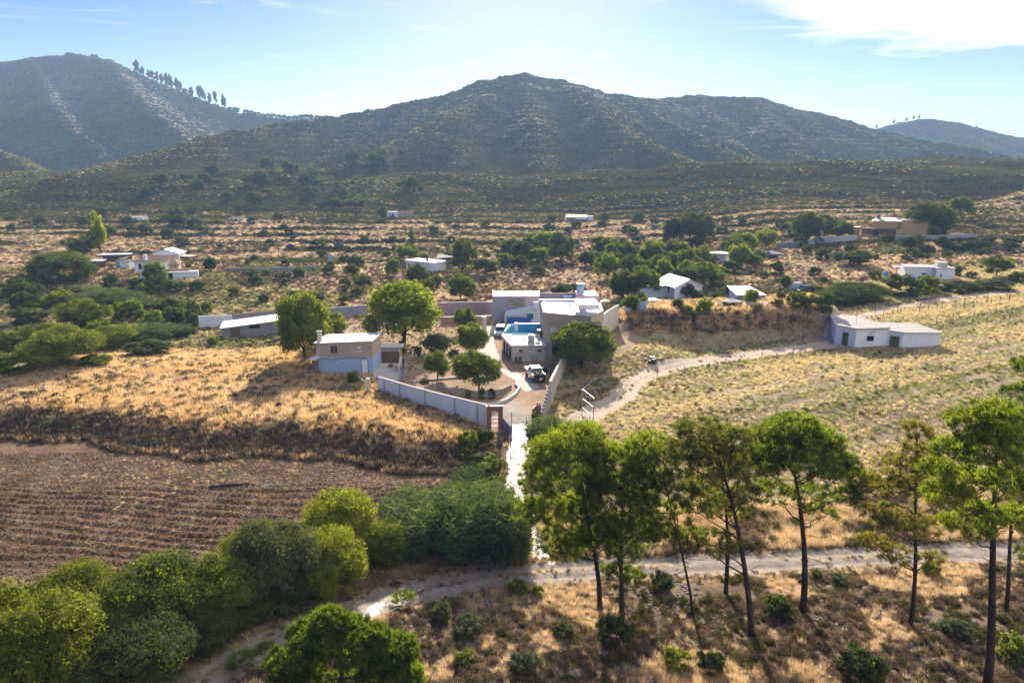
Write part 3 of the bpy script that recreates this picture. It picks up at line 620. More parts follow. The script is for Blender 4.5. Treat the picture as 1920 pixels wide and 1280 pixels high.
TRACK2 = P2([(1565,640),(1570,612),(1600,598),(1680,575),(1800,556),(1920,548)])
WET = P2([(662,1148),(720,1124),(800,1098),(900,1083),(900,1090),(806,1112),(740,1136),(690,1160)])
YARD = P2([(905,810),(1012,800),(1062,668),(1125,600),(1100,560),(925,560),(825,590),(700,600),(600,625),(600,705),(700,712)])
DARKDRIVE = P2([(948,797),(1000,797),(985,765),(960,745),(930,760),(935,780)])
CONC = P2([(880,612),(932,612),(925,640),(935,665),(940,690),(975,700),(1000,712),(1010,725),(985,735),(965,712),(930,690),(900,665),(880,660),(905,640)])
PATIO = P2([(700,668),(755,668),(757,712),(698,712)])
def zones(x, y):
    j = fbm(x, y, 2.2, 2, 41) * .55; j2 = fbm(x, y, 12, 3, 42) * 5
    z = np.zeros(x.shape, np.int8)                                            # 0 ground
    z[(y > 208 + j2)] = 8                                                      # terrace
    leftm = (x < -2.5) & (y > bankfoot(x) + 3.5 + j) & (y < 113 + j2 * .3 + .0 * x) & (x > -75); z[leftm] = 1
    z[(x < -6 - .05 * (y - 60) + j) & (y > 45) & (y <= bankfoot(x) + 1.0 + j) & (x > -70)] = 2
    z[(x > 5.5) & (x < 130) & (y > 56 + j2 * .2) & (y < 112 + np.clip(x - 50, 0, 40) * 1.4)] = 3
    z[in_poly(x + j * .5, y + j * .5, YARD)] = 4
    z[in_poly(x, y, CONC)] = 10; z[in_poly(x, y, PATIO)] = 10; z[in_poly(x, y, DARKDRIVE)] = 6
    z[near_line(x, y, TRACKL, 2.1) + j * 1.1 < 0] = 5; z[near_line(x, y, TRACK2, 1.6) + j * 1.3 < 0] = 5
    z[near_line(x, y, ROADL, 1.8) + j * .9 + fbm(x, y, .7, 2, 43) * .35 < 0] = 6
    z[in_poly(x + j * .5, y + j * .3, DRIVE)] = 7; z[in_poly(x + j, y + j, WET) & (j > -.2)] = 7
    return z
nb = (YY > 30) & (YY < 175)
for ln_ in (TRACKL, ROADL, TRACK2):
    dd = near_line(XX[nb], YY[nb], ln_, 0); ZZ[nb] -= .07 * np.exp(-((dd - .75) / .24) ** 2)
fx = (XX[:-1, :-1] + XX[1:, 1:]) / 2; fy = (YY[:-1, :-1] + YY[1:, 1:]) / 2
FZ = zones(fx, fy)
base_h = ZZ[:-1, :-1]
far_ = fy > 250; hb = hills(fx, fy); FZ[far_ & (fy > 325 + fbm(fx, fy, 40, 3, 77) * 30)] = 9; FZ[far_ & (hb > base_h - 1) & (fy > 290)] = 9
FZ[(fx < -92 - .1 * (fy - 230) + 6 * fbm(fx, fy, 20, 2, 78)) & (fy > 236 + 0 * fx)] = 9; FZ[far_ & (fx > 130) & (hb > base_h - 3)] = 9
ZN = [('ground','ground'),('dry_field','meadow'),('ploughed_field','plough'),('fallow_field','right'),('yard','yard'),('dirt_track','track'),('gravel_road','road'),('concrete_driveway','drive'),('terraced_slope','terrace'),('hills','hill'),('concrete_yard','slab')]
idx = np.arange(nr * nc).reshape(nr, nc)
quad = np.stack([idx[:-1, :-1], idx[:-1, 1:], idx[1:, 1:], idx[1:, :-1]], -1)
VALL = np.stack([XX, YY, ZZ], -1).reshape(-1, 3)
for zi, (nm, mk) in enumerate(ZN):
    q = quad[FZ == zi]
    if not len(q): continue
    u, inv = np.unique(q, return_inverse=True)
    me = mesh_np(nm, VALL[u], inv.reshape(-1, 4), GM[mk], smooth=True)
    o = link(nm, me); o['kind'] = 'structure'
def zone_at(x, y):
    z = zones(x, y); return z
# ------------------------------------------------------------------ building helpers
HOUSEPADS = []
def pad(x, y, r): HOUSEPADS.append((x, y, r))
class B:
    """a building: local x along its front, y away, z up; (x, y) walls and pieces are given in metres"""
    def __init__(s, name, label, cat, px, py, px2=None, py2=None, group=None, rz=None, p=None):
        p = p or G(px, py); s.p = p; s.m = mpp(p)
        if px2 is not None:
            q = G(px2, py2 if py2 else py); s.w = math.hypot(q[0]-p[0], q[1]-p[1]); rz = math.atan2(q[1]-p[1], q[0]-p[0]) if rz is None else rz
        s.rz = rz or 0; s.r = thing(name, label, cat, p, s.rz, group)
    def part(s, name, mb, mat, parent=None, label=None, **k):
        o = mb.build(name, mat, parent or s.r, **k)
        if label: o['label'] = label
        return o
    def pad(s, w, d, e=.8):
        n = max(1, int(math.ceil(w / max(d, .5)))); 
        for i in range(n):
            lx = w * (i + .5) / n; ly = d / 2; c, q = math.cos(s.rz), math.sin(s.rz); pad(s.p[0] + lx*c - ly*q, s.p[1] + lx*q + ly*c, max(d, w / n) * .55 + e)
def win(b, x, z, w, h, y=0., side=0, frame='whitemetal', pane='glass', bars=1, fw=.06, parent=None, name='window', x0=0.):
    """window on the front wall (y = const) or, with side=+-1, on the wall x = x0 running along y"""
    f = MB(); g = MB(); d = .04
    def bx(m, a0, a1, z0, z1, t0, t1):
        if side == 0: m.box(a0, a1, y - t1, y - t0, z0, z1)
        elif side > 0: m.box(x0 + t0, x0 + t1, a0, a1, z0, z1)
        else: m.box(x0 - t1, x0 - t0, a0, a1, z0, z1)
    bx(f, x, x + w, z, z + fw, -.02, d); bx(f, x, x + w, z + h - fw, z + h, -.02, d); bx(f, x, x + fw, z + fw, z + h - fw, -.02, d); bx(f, x + w - fw, x + w, z + fw, z + h - fw, -.02, d)
    for i in range(bars): q = x + w * (i + 1) / (bars + 1); bx(f, q - fw / 3, q + fw / 3, z + fw, z + h - fw, -.02, d * .9)
    bx(g, x + fw * .9, x + w - fw * .9, z + fw * .9, z + h - fw * .9, -.03, .012)
    fo = f.build(name, M[frame], parent or b.r); g.build('pane', M[pane], fo); return fo
def door(b, x, w, h, mat, y=0., side=0, x0=0., z=0.02, frame='wood', handle=True):
    f = MB(); g = MB()
    if side == 0: g.box(x, x + w, y - .035, y + .02, z, z + h); f.box(x - .07, x, y - .05, y + .02, z, z + h + .07); f.box(x + w, x + w + .07, y - .05, y + .02, z, z + h + .07); f.box(x, x + w, y - .05, y + .02, z + h, z + h + .07)
    else:
        a, c = (x0 - .035, x0 + .02) if side < 0 else (x0 - .02, x0 + .035); g.box(a, c, x, x + w, z, z + h); f.box(a - .01, c + .01, x - .07, x, z, z + h + .07); f.box(a - .01, c + .01, x + w, x + w + .07, z, z + h + .07)
    o = g.build('door', M[mat], b.r); f.build('frame', M[frame], o)
    if handle and side == 0: MB().box(x + w * .82, x + w * .9, y - .08, y - .035, z + h * .45, z + h * .49).build('handle', M['darkmetal'], o)
    return o
def flatroof(b, w, d, h, mat='roofwhite', lip=.12, th=.14, name='roof', z=0, x0=0, y0=0):
    m = MB().box(x0 - lip, x0 + w + lip, y0 - lip, y0 + d + lip, z + h, z + h + th); return b.part(name, m, M[mat])
def gable(b, w, d, h, rise, wall, roof, over=.3, th=.1, along='x', name='roof'):
    """ridge along x (gable ends left/right) or along y (gable end faces the front)"""
    wm = MB()
    if along == 'x':
        wm.add([(0,0,-.5),(w,0,-.5),(w,d,-.5),(0,d,-.5),(0,0,h),(w,0,h),(w,d,h),(0,d,h),(0,d/2,h+rise),(w,d/2,h+rise)], [(0,1,5,4),(1,2,6,9,5),(2,3,7,6),(3,0,4,8,7)])
        s = rise / (d / 2); rm = MB()
        for sg in (0, 1):
            y0, y1 = (-over, d/2) if sg == 0 else (d/2, d + over); z0 = h - over * s if sg == 0 else h + rise; z1 = h + rise if sg == 0 else h - over * s
            rm.add([(-over,y0,z0),(w+over,y0,z0),(w+over,y1,z1),(-over,y1,z1),(-over,y0,z0+th),(w+over,y0,z0+th),(w+over,y1,z1+th),(-over,y1,z1+th)], [(0,3,2,1),(4,5,6,7),(0,1,5,4),(1,2,6,5),(2,3,7,6),(3,0,4,7)])
    else:
        wm.add([(0,0,-.5),(w,0,-.5),(w,d,-.5),(0,d,-.5),(0,0,h),(w,0,h),(w,d,h),(0,d,h),(w/2,0,h+rise),(w/2,d,h+rise)], [(0,1,5,8,4),(1,2,6,5),(2,3,7,9,6),(3,0,4,7)])
        s = rise / (w / 2); rm = MB()
        for sg in (0, 1):
            x0, x1 = (-over, w/2) if sg == 0 else (w/2, w + over); z0 = h - over * s if sg == 0 else h + rise; z1 = h + rise if sg == 0 else h - over * s
            rm.add([(x0,-over,z0),(x1,-over,z1),(x1,d+over,z1),(x0,d+over,z0),(x0,-over,z0+th),(x1,-over,z1+th),(x1,d+over,z1+th),(x0,d+over,z0+th)], [(0,3,2,1),(4,5,6,7),(0,1,5,4),(1,2,6,5),(2,3,7,6),(3,0,4,7)])
    b.part('wall', wm, M[wall]); return b.part(name, rm, M[roof])
def textmesh(name, body, size, mat, parent, loc, rot=(R(90), 0, 0), ext=.01):
    c = bpy.data.curves.new(name, 'FONT'); c.body = body; c.size = size; c.extrude = ext; c.align_x = 'CENTER'; c.resolution_u = 2
    o = bpy.data.objects.new(name, c); dg = bpy.data.objects.new('tmp', c); COL.objects.link(dg); bpy.context.view_layer.update(); me = bpy.data.meshes.new_from_object(dg.evaluated_get(bpy.context.evaluated_depsgraph_get())); bpy.data.objects.remove(dg); bpy.data.objects.remove(o)
    me.materials.clear(); me.materials.append(M[mat]); q = link(name, me, parent, loc); q.rotation_euler = rot; return q
def wallrun(name, label, cat, pts_, hs, th, mat, group=None, cap=None, z_=None, joints=0):
    """free-standing wall along pixel base points with a height at each"""
    P = [G(*p) if len(p) == 2 else p for p in pts_]; o0 = P[0]; m = MB(); cm = MB(); root = thing(name, label, cat, o0, 0, group)
    for i in range(len(P) - 1):
        a = np.array(P[i][:2]) - o0[:2]; c = np.array(P[i+1][:2]) - o0[:2]; t = c - a; t /= np.linalg.norm(t); n = np.array([-t[1], t[0]]) * th / 2
        za, zc = P[i][2] - o0[2], P[i+1][2] - o0[2]; ha, hc = hs[i], hs[i+1]; e = t * (.003 * (i % 2))
        def slab(mm, n_, z0a, z0c, z1a, z1c): mm.add([(*(a-n_-e), z0a), (*(c-n_+e), z0c), (*(c+n_+e), z0c), (*(a+n_-e), z0a), (*(a-n_-e), z1a), (*(c-n_+e), z1c), (*(c+n_+e), z1c), (*(a+n_-e), z1a)], [(0,3,2,1),(4,5,6,7),(0,1,5,4),(1,2,6,5),(2,3,7,6),(3,0,4,7)])
        slab(m, n, za - .8, zc - .8, za + ha, zc + hc)
        if cap: slab(cm, n * 1.25, za + ha + .003, zc + hc + .003, za + ha + .07, zc + hc + .07)
        for k in range(joints):
            q = a + (c - a) * (k + 1) / (joints + 1); zq = za + (zc - za) * (k + 1) / (joints + 1); hq = ha + (hc - ha) * (k + 1) / (joints + 1); cm.cbox((*(q), zq + hq / 2 + .02), (.22, th + .10, hq + .06), math.atan2(t[1], t[0]))
    m.build('wall', M[mat], root)
    if cap or joints: cm.build('coping' if cap else 'piers', M[cap or mat], root)
    return root
# ------------------------------------------------------------------ beige and blue two-storey house
b = B('two_storey_house', 'small two storey house, beige above and blue below, in front of the garden', 'house', 596, 698, 700, 700); W = b.w; b.pad(W, 5)
m_ = b.m / CP; Hh = 56 * m_; zs = 30 * m_
b.part('lower_wall', MB().box(0, W, 0, 5, -1.2, zs), M['blue']); b.part('upper_wall', MB().add([(-.004,-.02,zs),(W+.004,-.02,zs),(W+.004,5.02,zs),(-.004,5.02,zs),(-.004,-.02,Hh-.15),(W+.004,-.02,Hh+.3),(W+.004,5.02,Hh+.3),(-.004,5.02,Hh-.15)], [(0,3,2,1),(4,5,6,7),(0,1,5,4),(1,2,6,5),(2,3,7,6),(3,0,4,7)]), M['beige'])
b.part('roof', MB().add([(-.3,-.25,Hh-.14),(W+.2,-.25,Hh+.33),(W+.2,5.3,Hh+.33),(-.3,5.3,Hh-.1),(-.3,-.25,Hh-.04),(W+.2,-.25,Hh+.43),(W+.2,5.3,Hh+.43),(-.3,5.3,Hh)], [(0,3,2,1),(4,5,6,7),(0,1,5,4),(1,2,6,5),(2,3,7,6),(3,0,4,7)]), M['sheet'])
ch = b.part('chimney', MB().box(.05, .6, .5, 1.05, Hh - .6, Hh + 1.45), M['cream']); MB().box(-.05, .7, .4, 1.15, Hh + 1.453, Hh + 1.55).build('chimney_cap', M['concrete'], ch)
win(b, 2.05, zs + .45, 1.15, 1.3, -.02, frame='metal', bars=1, fw=.09); win(b, 3.6, 1.2, .5, .4, 0, frame='whitemetal', bars=2, fw=.05)
door(b, W - 1.62, .85, 2.05, 'whitemetal', 0)
b.part('power_cable', MB().tube([(0,-.05,zs-.15),(1.2,-.05,zs-.35),(2.6,-.05,zs-.38),(4.2,-.05,zs-.12),(6.3,-.05,zs-.08),(7,-.05,zs-.1)], .03, 5), M['darkmetal'])
em = MB()
for k in range(5):
    a = math.radians(30 + 30 * k); c0 = (W - 1.9, -.03, Hh - .85); em.add([(c0[0], -.045, c0[2]), (c0[0] + .30 * math.cos(a - .25), -.045, c0[2] + .30 * math.sin(a - .25)), (c0[0] + .42 * math.cos(a), -.045, c0[2] + .42 * math.sin(a)), (c0[0] + .30 * math.cos(a + .25), -.045, c0[2] + .30 * math.sin(a + .25))], [(0, 1, 2, 3)])
b.part('wall_emblem', em, M['whiteink']); textmesh('wall_lettering', 'CORTIJO', .42, 'whiteink', b.r, (W - 2.3, -.03, Hh - 1.35))
b.part('lamp', MB().cbox((W - .3, -.12, Hh - .6), (.15, .2, .15)), M['darkmetal'])
# small lean-to with sticks left of it
l = B('stick_shelter', 'ragged stick shelter with a tin sheet against the left side of the beige house', 'shelter', 578, 705, 594, 702)
for i in range(7): l.part('pole', MB().tube([(i * .24, .1 * (i % 3), -.1), (i * .24 + .05, .1, 2.0 + .3 * (i % 2))], .035, 5), M['wood'])
l.part('tin_roof', MB().add([(.4,-.4,2.35),(1.9,-.5,2.55),(1.9,.9,2.6),(.3,.8,2.3),(.4,-.4,2.39),(1.9,-.5,2.59),(1.9,.9,2.64),(.3,.8,2.34)], [(0,3,2,1),(4,5,6,7),(0,1,5,4),(1,2,6,5),(2,3,7,6),(3,0,4,7)]), M['whitesheet'])
l.part('brushwood', MB().box(.9, 1.7, .1, .5, -.1, 2.0), M['wood'])
# porch right of the house
q = B('porch', 'open porch with orange column between beige house and garden', 'porch', 701, 684, 752, 684); W = q.w; q.pad(W, 5)
q.part('back_wall', MB().box(-.1, W, 1.2, 1.4, -.3, 2.3), M['wood']); q.part('roof_slab', MB().box(0, W + .3, .4, 2.6, 2.55, 2.72), M['paleconc'])
q.part('column', MB().box(W - .1, W + .25, -.8, -.45, -.2, 2.6), M['orange'])
for k in range(3): q.part('wire', MB().tube([(0, -1.4 + .6 * k, 2.5), (W + .1, -1.4 + .6 * k, 2.5)], .02, 4), M['whitemetal'])
q.part('side_wall', MB().add([(W+.05,-3.6,-.3),(W+.3,-3.6,-.3),(W+.3,-.85,-.3),(W+.05,-.85,-.3),(W+.05,-3.6,.6),(W+.3,-3.6,.6),(W+.3,-.85,1.6),(W+.05,-.85,1.6)], [(0,3,2,1),(4,5,6,7),(0,1,5,4),(1,2,6,5),(2,3,7,6),(3,0,4,7)]), M['cream'])
q.part('step', MB().box(0, W, -1.0, .2, -.15, .15), M['paleconc']); q.part('back_fence', MB().box(-.5, W + .2, 2.9, 3.0, 2.0, 2.05).box(-.5, W + .2, 2.9, 3.0, 2.4, 2.45), M['redtrim'])
# perimeter walls and gates
wallrun('painted_wall', 'long pale blue white garden wall running down to the brick gate', 'wall', [(711,735),(735,743),(770,755),(830,774),(880,789),(913,799)], [2.1,2.15,2.2,2.35,2.5,2.6], .28, 'panelwall', cap='concrete', joints=1)
g_ = B('brick_gate', 'red brick pedestrian gate with an arched opening and iron grille', 'gate', 912.5, 803, 943, 803); W = g_.w; h_ = 42 * g_.m / CP; ow, oh = .42 * W, h_ - .45
ac = W * .5; arch = MB(); r_ = ow / 2; n = 10; pts_ = [(ac - r_, oh - r_)] + [(ac - r_ * math.cos(math.pi * i / n), oh - r_ + r_ * math.sin(math.pi * i / n)) for i in range(1, n)] + [(ac + r_, oh - r_)]
arch.box(0, ac - r_, -.2, .2, -.6, h_).box(ac + r_, W, -.2, .2, -.6, h_)
for i in range(n): (xa, za), (xb, zb_) = pts_[i], pts_[i+1]; arch.xprism([(xa, za), (xb, zb_), (xb, h_), (xa, h_)], -.2, .2)
g_.part('brick_arch', arch, M['redbrick']); g_.part('coping', MB().box(-.08, W + .08, -.28, .28, h_ + .003, h_ + .1), M['redtrim'])
gr = MB()
for i in range(7): xx = ac - r_ + ow * (i + .5) / 7; gr.tube([(xx, 0, .02), (xx, 0, oh - r_ + math.sqrt(max(r_**2 - (xx - ac)**2, 0)))], .014, 5)
for z in (.3, .9, 1.3): gr.box(ac - r_, ac + r_, -.015, .015, z, z + .04)
g_.part('iron_grille', gr, M['whitemetal']); g_.part('lamp', MB().cbox((.3, 0, h_ + .2), (.18, .18, .2)), M['canvas'])
wallrun('low_gate_wall', 'low dark wall sloping down from the brick gate', 'wall', [(944,803),(959,812)], [1.3,.8], .25, 'grey', cap='concrete')
g0 = G(959, 812); pp = thing('gate_post', 'thin steel post at the end of the low dark wall', 'post', g0); MB().tube([(0,0,-.2),(0,0,2.7)], .04, 6).build('post', M['darkmetal'], pp)
pr = B('brick_gate_pier', 'red brick gate pier at the lower end of the tall concrete wall', 'gate pier', 1005, 797, 1014, 797); W = pr.w; pr.part('pier', MB().box(0, W, 0, .6, -.5, 2.45), M['redbrick']); pr.part('finial', MB().box(.1, .22, .2, .35, 2.453, 2.75).box(W - .22, W - .1, .2, .35, 2.453, 2.75), M['redtrim'])
dl = B('green_gate_leaf', 'green metal gate leaf folded open beside the brick pier', 'gate', 998, 795, rz=R(70)); dl.part('leaf', MB().box(0, 1.6, -.03, .03, .1, 1.9), M['turq']); dl.part('leaf_frame', MB().box(-.05, 1.65, -.04, -.033, .1, 1.9), M['darkmetal'])
Pn = [G(1060,688), G(1045,722), G(1031,762)]
wallrun('concrete_wall', 'tall ribbed concrete panel wall on the right side of the drive', 'wall', Pn, [2.4,2.7,3.3], .25, 'concrete', cap='paleconc', joints=2)
Pa = np.array(G(1030.5,764)); Pb = np.array(G(1015,798))
st = thing('stepped_wall', 'broken stepped block wall end between concrete wall and brick pier', 'wall', tuple(Pa)); sm = MB(); an = math.atan2(Pb[1]-Pa[1], Pb[0]-Pa[0]); Ls = math.hypot(*(Pb-Pa)[:2])
for k in range(8): t = (k + .5) / 8; c = (Pb - Pa) * t; hh = 3.1 - 1.5 * t; sm.cbox((c[0], c[1], c[2] + hh / 2 - .3), (Ls / 8 - .004, .24, hh + .6), an)
sm.build('block_wall', M['block'], st)
wallrun('garden_stone_wall', 'rough pale stone retaining wall curving under the biggest garden tree', 'wall', [(822,728),(850,738),(880,745),(915,748),(938,740),(957,727)], [.5,.8,.95,.95,.8,.5], .4, 'stone')
wallrun('garden_kerb', 'pale curved kerb round the lower corner of the garden', 'kerb', [(858,751),(885,758),(920,761),(948,753),(966,741),(974,729),(966,722)], [.35]*7, .3, 'paleconc')
wallrun('garden_kerb', 'straight pale kerb crossing the middle of the garden', 'kerb', [(768,668),(830,665),(880,662)], [.22]*3, .25, 'paleconc'); wallrun('garden_kerb', 'straight pale kerb under the small garden tree', 'kerb', [(775,716),(820,712),(868,708)], [.25]*3, .25, 'paleconc')
wallrun('stone_rubble_wall', 'crumbling stone wall beside the porch steps', 'wall', [(758,716),(762,690),(760,672)], [.8,.9,.8], .45, 'stone')
wallrun('garden_back_wall', 'dark mauve garden wall behind the garden trees', 'wall', [(820,592),(870,590),(925,590)], [2.6,2.6,2.6], .3, 'mauve', cap='concrete')
wallrun('white_ledge_wall', 'low earth bank wall with a white ledge in the garden', 'wall', [(826,607),(870,606),(922,604)], [1.3,1.3,1.3], .4, 'terracotta', cap='paleconc')
wallrun('grey_boundary_wall', 'grey boundary wall behind the lighter green tree', 'wall', [(600,601),(640,596),(690,592)], [2.2,2.2,2.2], .3, 'grey', cap='concrete')
wallrun('white_boundary_wall', 'white boundary wall left of the grey shed', 'wall', [(374,614),(437,612)], [2.3,2.3], .25, 'panelwall'); wallrun('brown_boundary_wall', 'brown stained block wall behind the grey shed', 'wall', [(437.5,612),(530,603)], [2.4,2.4], .25, 'block', cap='redtrim')
wallrun('far_plot_wall', 'whitish wall stub right of the main house', 'wall', [(1172,592),(1212,585)], [2,2], .25, 'bluewhite')
for (px, py, h_, lab) in [(863,0,0,'')]: pass
gp = B('gate_column', 'square cream gate column in the garden left of the white car', 'column', 905, 622, 912, 622); gp.part('column', MB().box(0, .75, 0, .75, -.3, 2.6).box(-.08, .83, -.08, .83, 2.603, 2.75), M['cream'])
br = B('brick_fence_post', 'lone pink plaster post at the end of the wire fence', 'post', 687, 737, 692, 737); br.part('post', MB().box(0, .45, 0, .45, -.4, 2.0), M['cream'])
fe = B('wire_fence', 'short wire mesh fence beside the spiky yucca', 'fence', 671, 724, 687, 737); W = fe.w
fe.part('top_rail', MB().tube([(0,0,1.5),(W,0,1.5)], .03, 5), M['whitemetal']); fe.part('mesh', MB().add([p for i in range(12) for p in ((W*i/12-.008,0,0),(W*i/12+.008,0,0),(W*i/12+.008,0,1.5),(W*i/12-.008,0,1.5))], [(4*i,4*i+1,4*i+2,4*i+3) for i in range(12)]).box(0, W, -.005, .005, .5, .515).box(0, W, -.005, .005, 1.0, 1.015), M['metal'])
# ------------------------------------------------------------------ service building with tank, pool terrace
def foot(name, label, cat, cs):
    P = [G(*c) if len(c) == 2 else c for c in cs]; o = P[0]; r = thing(name, label, cat, o); r_ = [(p[0]-o[0], p[1]-o[1]) for p in P]; cx_ = sum(p[0] for p in P)/len(P); cy_ = sum(p[1] for p in P)/len(P); pad(cx_, cy_, max(math.hypot(p[0]-cx_, p[1]-cy_) for p in P)); return r, r_, o
def grow(poly, e):
    cx_ = sum(p[0] for p in poly)/len(poly); cy_ = sum(p[1] for p in poly)/len(poly); return [(p[0] + e * np.sign(p[0]-cx_), p[1] + e * np.sign(p[1]-cy_)) for p in poly]
class Q: pass
def qb(r, p, rz=0): x = Q(); x.r = r; x.p = p; x.rz = rz; return x
r, fp, o = foot('service_building', 'low cream block building with a water tank on its flat roof', 'outbuilding', [(961,678),(1021,677),(1024,655),(942,657)]); hs = 29 * mpp(o) / CP
MB().prism(fp, -.4, hs).build('wall', M['cream'], r); MB().prism(grow(fp, .22), hs + .003, hs + .16).build('roof', M['paleconc'], r)
fw = fp[1][0]; b = qb(r, o)
for (x, w_) in ((.13, .14), (.70, .14)): win(b, fw * (x + .06), 1.55, fw * w_, .42, min(fp[0][1], fp[1][1]) - .02, frame='concrete', pane='glass', bars=0, fw=.05)
MB().box(fw * .57, fw * .81, fp[1][1] * .7 - .16, fp[1][1] * .7 - .02, .05, 1.15).build('wall_panel', M['canvas'], r)
ax, ay = fp[3][0], fp[3][1]; L_ = math.hypot(ax, ay); 
for t in (.22, .5, .78): MB().cbox((ax * t - .02, ay * t - .01, 1.0), (.9, .1, 1.9), math.atan2(ay, ax)).build('door', M['void'], r)
ch_ = MB().box(fw + .02, fw + 1.2, .8, 2.6, -.3, 3.0).build('side_annex', M['concrete'], r)
SVZ = o[2] + hs + .165
def onroof(px, py, z): d = ray(px, py); y = (z - CAMZ) / (d[2] / d[1]); return (d[0] / d[1] * y, y, z)
p = onroof(996, 641, SVZ); t = thing('water_tank', 'caged white plastic water tank on the service building roof', 'water tank', p); MB().box(-.5, .5, -.1, .9, .12, 1.1).build('tank', M['plastic'], t, bevel=.08); cg = MB()
for i in range(7):
    x = -.53 + 1.06 * i / 6; cg.box(x - .012, x + .012, -.14, -.115, 0, 1.16); cg.box(-.53, .53, -.14, -.116, .05 + i * .18, .07 + i * .18)
cg.box(-.54, .54, -.14, .94, 0, .1).build('cage', M['metal'], t)
p = onroof(1008, 639, SVZ); t = thing('satellite_dish', 'round white satellite dish beside the caged water tank', 'satellite dish', p); dm = MB(); dm.tube([(0,0,.0),(0,0,.5)], .03, 6); dm.build('stand', M['metal'], t); ds = MB(); n = 16
ds.add([(0, .12, .75)] + [(.42 * math.cos(2*math.pi*i/n), -.02, .75 + .42 * math.sin(2*math.pi*i/n)) for i in range(n)] + [(0,.16,.75)] , [(0, 1+i, 1+(i+1) % n) for i in range(n)] + [(n+1, 1+(i+1) % n, 1+i) for i in range(n)]); ds.build('dish', M['metal'], t)
p = onroof(979, 638, SVZ); t = thing('scrap_pipes', 'low white pipe scrap left of the caged water tank', 'pipes', p); sp2 = MB()
for i in range(5): sp2.tube([(-.6 + .2*i, .1*i, .06), (.5, .5 - .1*i, .12 + .05*i)], .045, 6)
sp2.build('pipe_heap', M['whitemetal'], t)
p = onroof(1012, 634, SVZ - .1); t = thing('dark_barrel', 'dark blue black barrel with white lid at the roof corner', 'barrel', p); MB().tube([(0,.3,0),(0,.3,1.25)], .42, 14).build('barrel', M['darkcar'], t); MB().tube([(0,.3,1.253),(0,.3,1.36)], .46, 14).build('lid', M['plastic'], t)
# pool terrace
r, fp, o = foot('pool_terrace', 'raised pool terrace with bright blue back wall behind the service building', 'pool', [(942,652),(1017,649),(1019,628),(952,629)]); zt = SVZ - o[2] - .35
MB().prism(fp, -.4, zt).build('terrace', M['paleconc'], r)
def bxp(name, pxa, pxb, pyb, z0, z1, dep, mat, par=r, oo=o, dy=0):
    a = onroof(pxa, pyb, oo[2] + z0); c = onroof(pxb, pyb, oo[2] + z0); return MB().box(a[0]-oo[0], c[0]-oo[0], a[1]-oo[1]+dy, a[1]-oo[1]+dep+dy, z0, z1).build(name, M[mat], par)
bxp('back_wall', 971, 1017, 622, zt + .003, zt + 1.45, .25, 'poolblue'); bxp('pool_edge', 960, 1000, 631, zt + .004, zt + .5, .3, 'turq'); bxp('white_column', 965, 971, 622, zt + .005, zt + 1.55, .35, 'whitemetal', dy=-.02)
for k in range(4): bxp('step', 945 + 4*k, 965, 624 - .5 * k, zt + .006, zt + .25 + .28 * k, .4, 'turq', dy=k*.4)
MB().prism([(p_[0] * .8 + .6, p_[1] * .6 + 1) for p_ in fp], zt + .004, zt + .02).build('pool_floor', M['turq'], r)
# ------------------------------------------------------------------ main house
r, fp, o = foot('main_house', 'big flat roofed beige house with a pink tower and a high parapet', 'house', [(1019,667),(1104,660),(1128,642),(1122,622),(1012,630)])
ht = 7.15; A, Bc, C_, D_, E_ = fp
MB().prism(fp, 2.7, ht - 1.55).build('wall', M['taupe'], r)
MB().prism([(fp[1][0]-2.2, fp[1][1]+.6), (fp[1][0]-.15, fp[1][1]+.15), (fp[2][0]-.15, fp[2][1]), (fp[3][0]-.1, fp[3][1]-.1), (fp[1][0]-2.2, fp[3][1]-.5)], -1.5, 2.698).build('lower_wall', M['concrete'], r)
MB().prism(grow(fp, .18), ht - 1.55 + .002, ht).build('parapet', M['beige'], r)
def lerp(a, c, t): return (a[0] + (c[0]-a[0])*t, a[1] + (c[1]-a[1])*t)
MB().prism([lerp(A,Bc,.02), lerp(A,Bc,.10), (lerp(A,Bc,.10)[0], 3.2), (lerp(A,Bc,.02)[0], 3.2)], -.5, 2.7).build('column', M['concrete'], r)
MB().prism([lerp(A,Bc,.98), lerp(A,Bc,.9), (lerp(A,Bc,.9)[0], 3.6), (lerp(A,Bc,.98)[0], 3.6)][::-1], -.5, 2.7).build('column', M['concrete'], r)
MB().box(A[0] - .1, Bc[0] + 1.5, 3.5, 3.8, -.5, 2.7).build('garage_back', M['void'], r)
MB().prism([A, Bc, lerp(Bc, C_, .04), (A[0], .5)], 2.35, 2.695).build('beam', M['concrete'], r)
MB().prism([(p_[0]*.98+.1, p_[1]*.98+.1) for p_ in fp], ht + .003, ht + .02).build('roof', M['roofwhite'], r)
an = math.atan2(Bc[1], Bc[0]); wl = math.hypot(*Bc)
def wfront(t, z, w_, h, frame, pane, bars=0):
    c = lerp(A, Bc, t); f = MB().cbox((c[0] + .05 * math.sin(an), c[1] - .05, z), (w_, .1, h), an).build('window', M[frame], r); MB().cbox((c[0], c[1] - .11, z), (w_ - .16, .03, h - .16), an).build('pane', M[pane], f)
wfront(.24, 4.1, 1.35, 1.2, 'whitemetal', 'bluewhite'); wfront(.86, 4.9, .5, .55, 'whitemetal', 'glass')
sw = math.atan2(C_[1]-Bc[1], C_[0]-Bc[0])
for t in (.25, .6):
    c = lerp(Bc, C_, t); f = MB().cbox((c[0] + .05, c[1] - .03, 4.9), (.5, .12, .6), sw).build('window', M['concrete'], r); MB().cbox((c[0] + .09, c[1] - .06, 4.9), (.36, .12, .46), sw).build('pane', M['glass'], f)
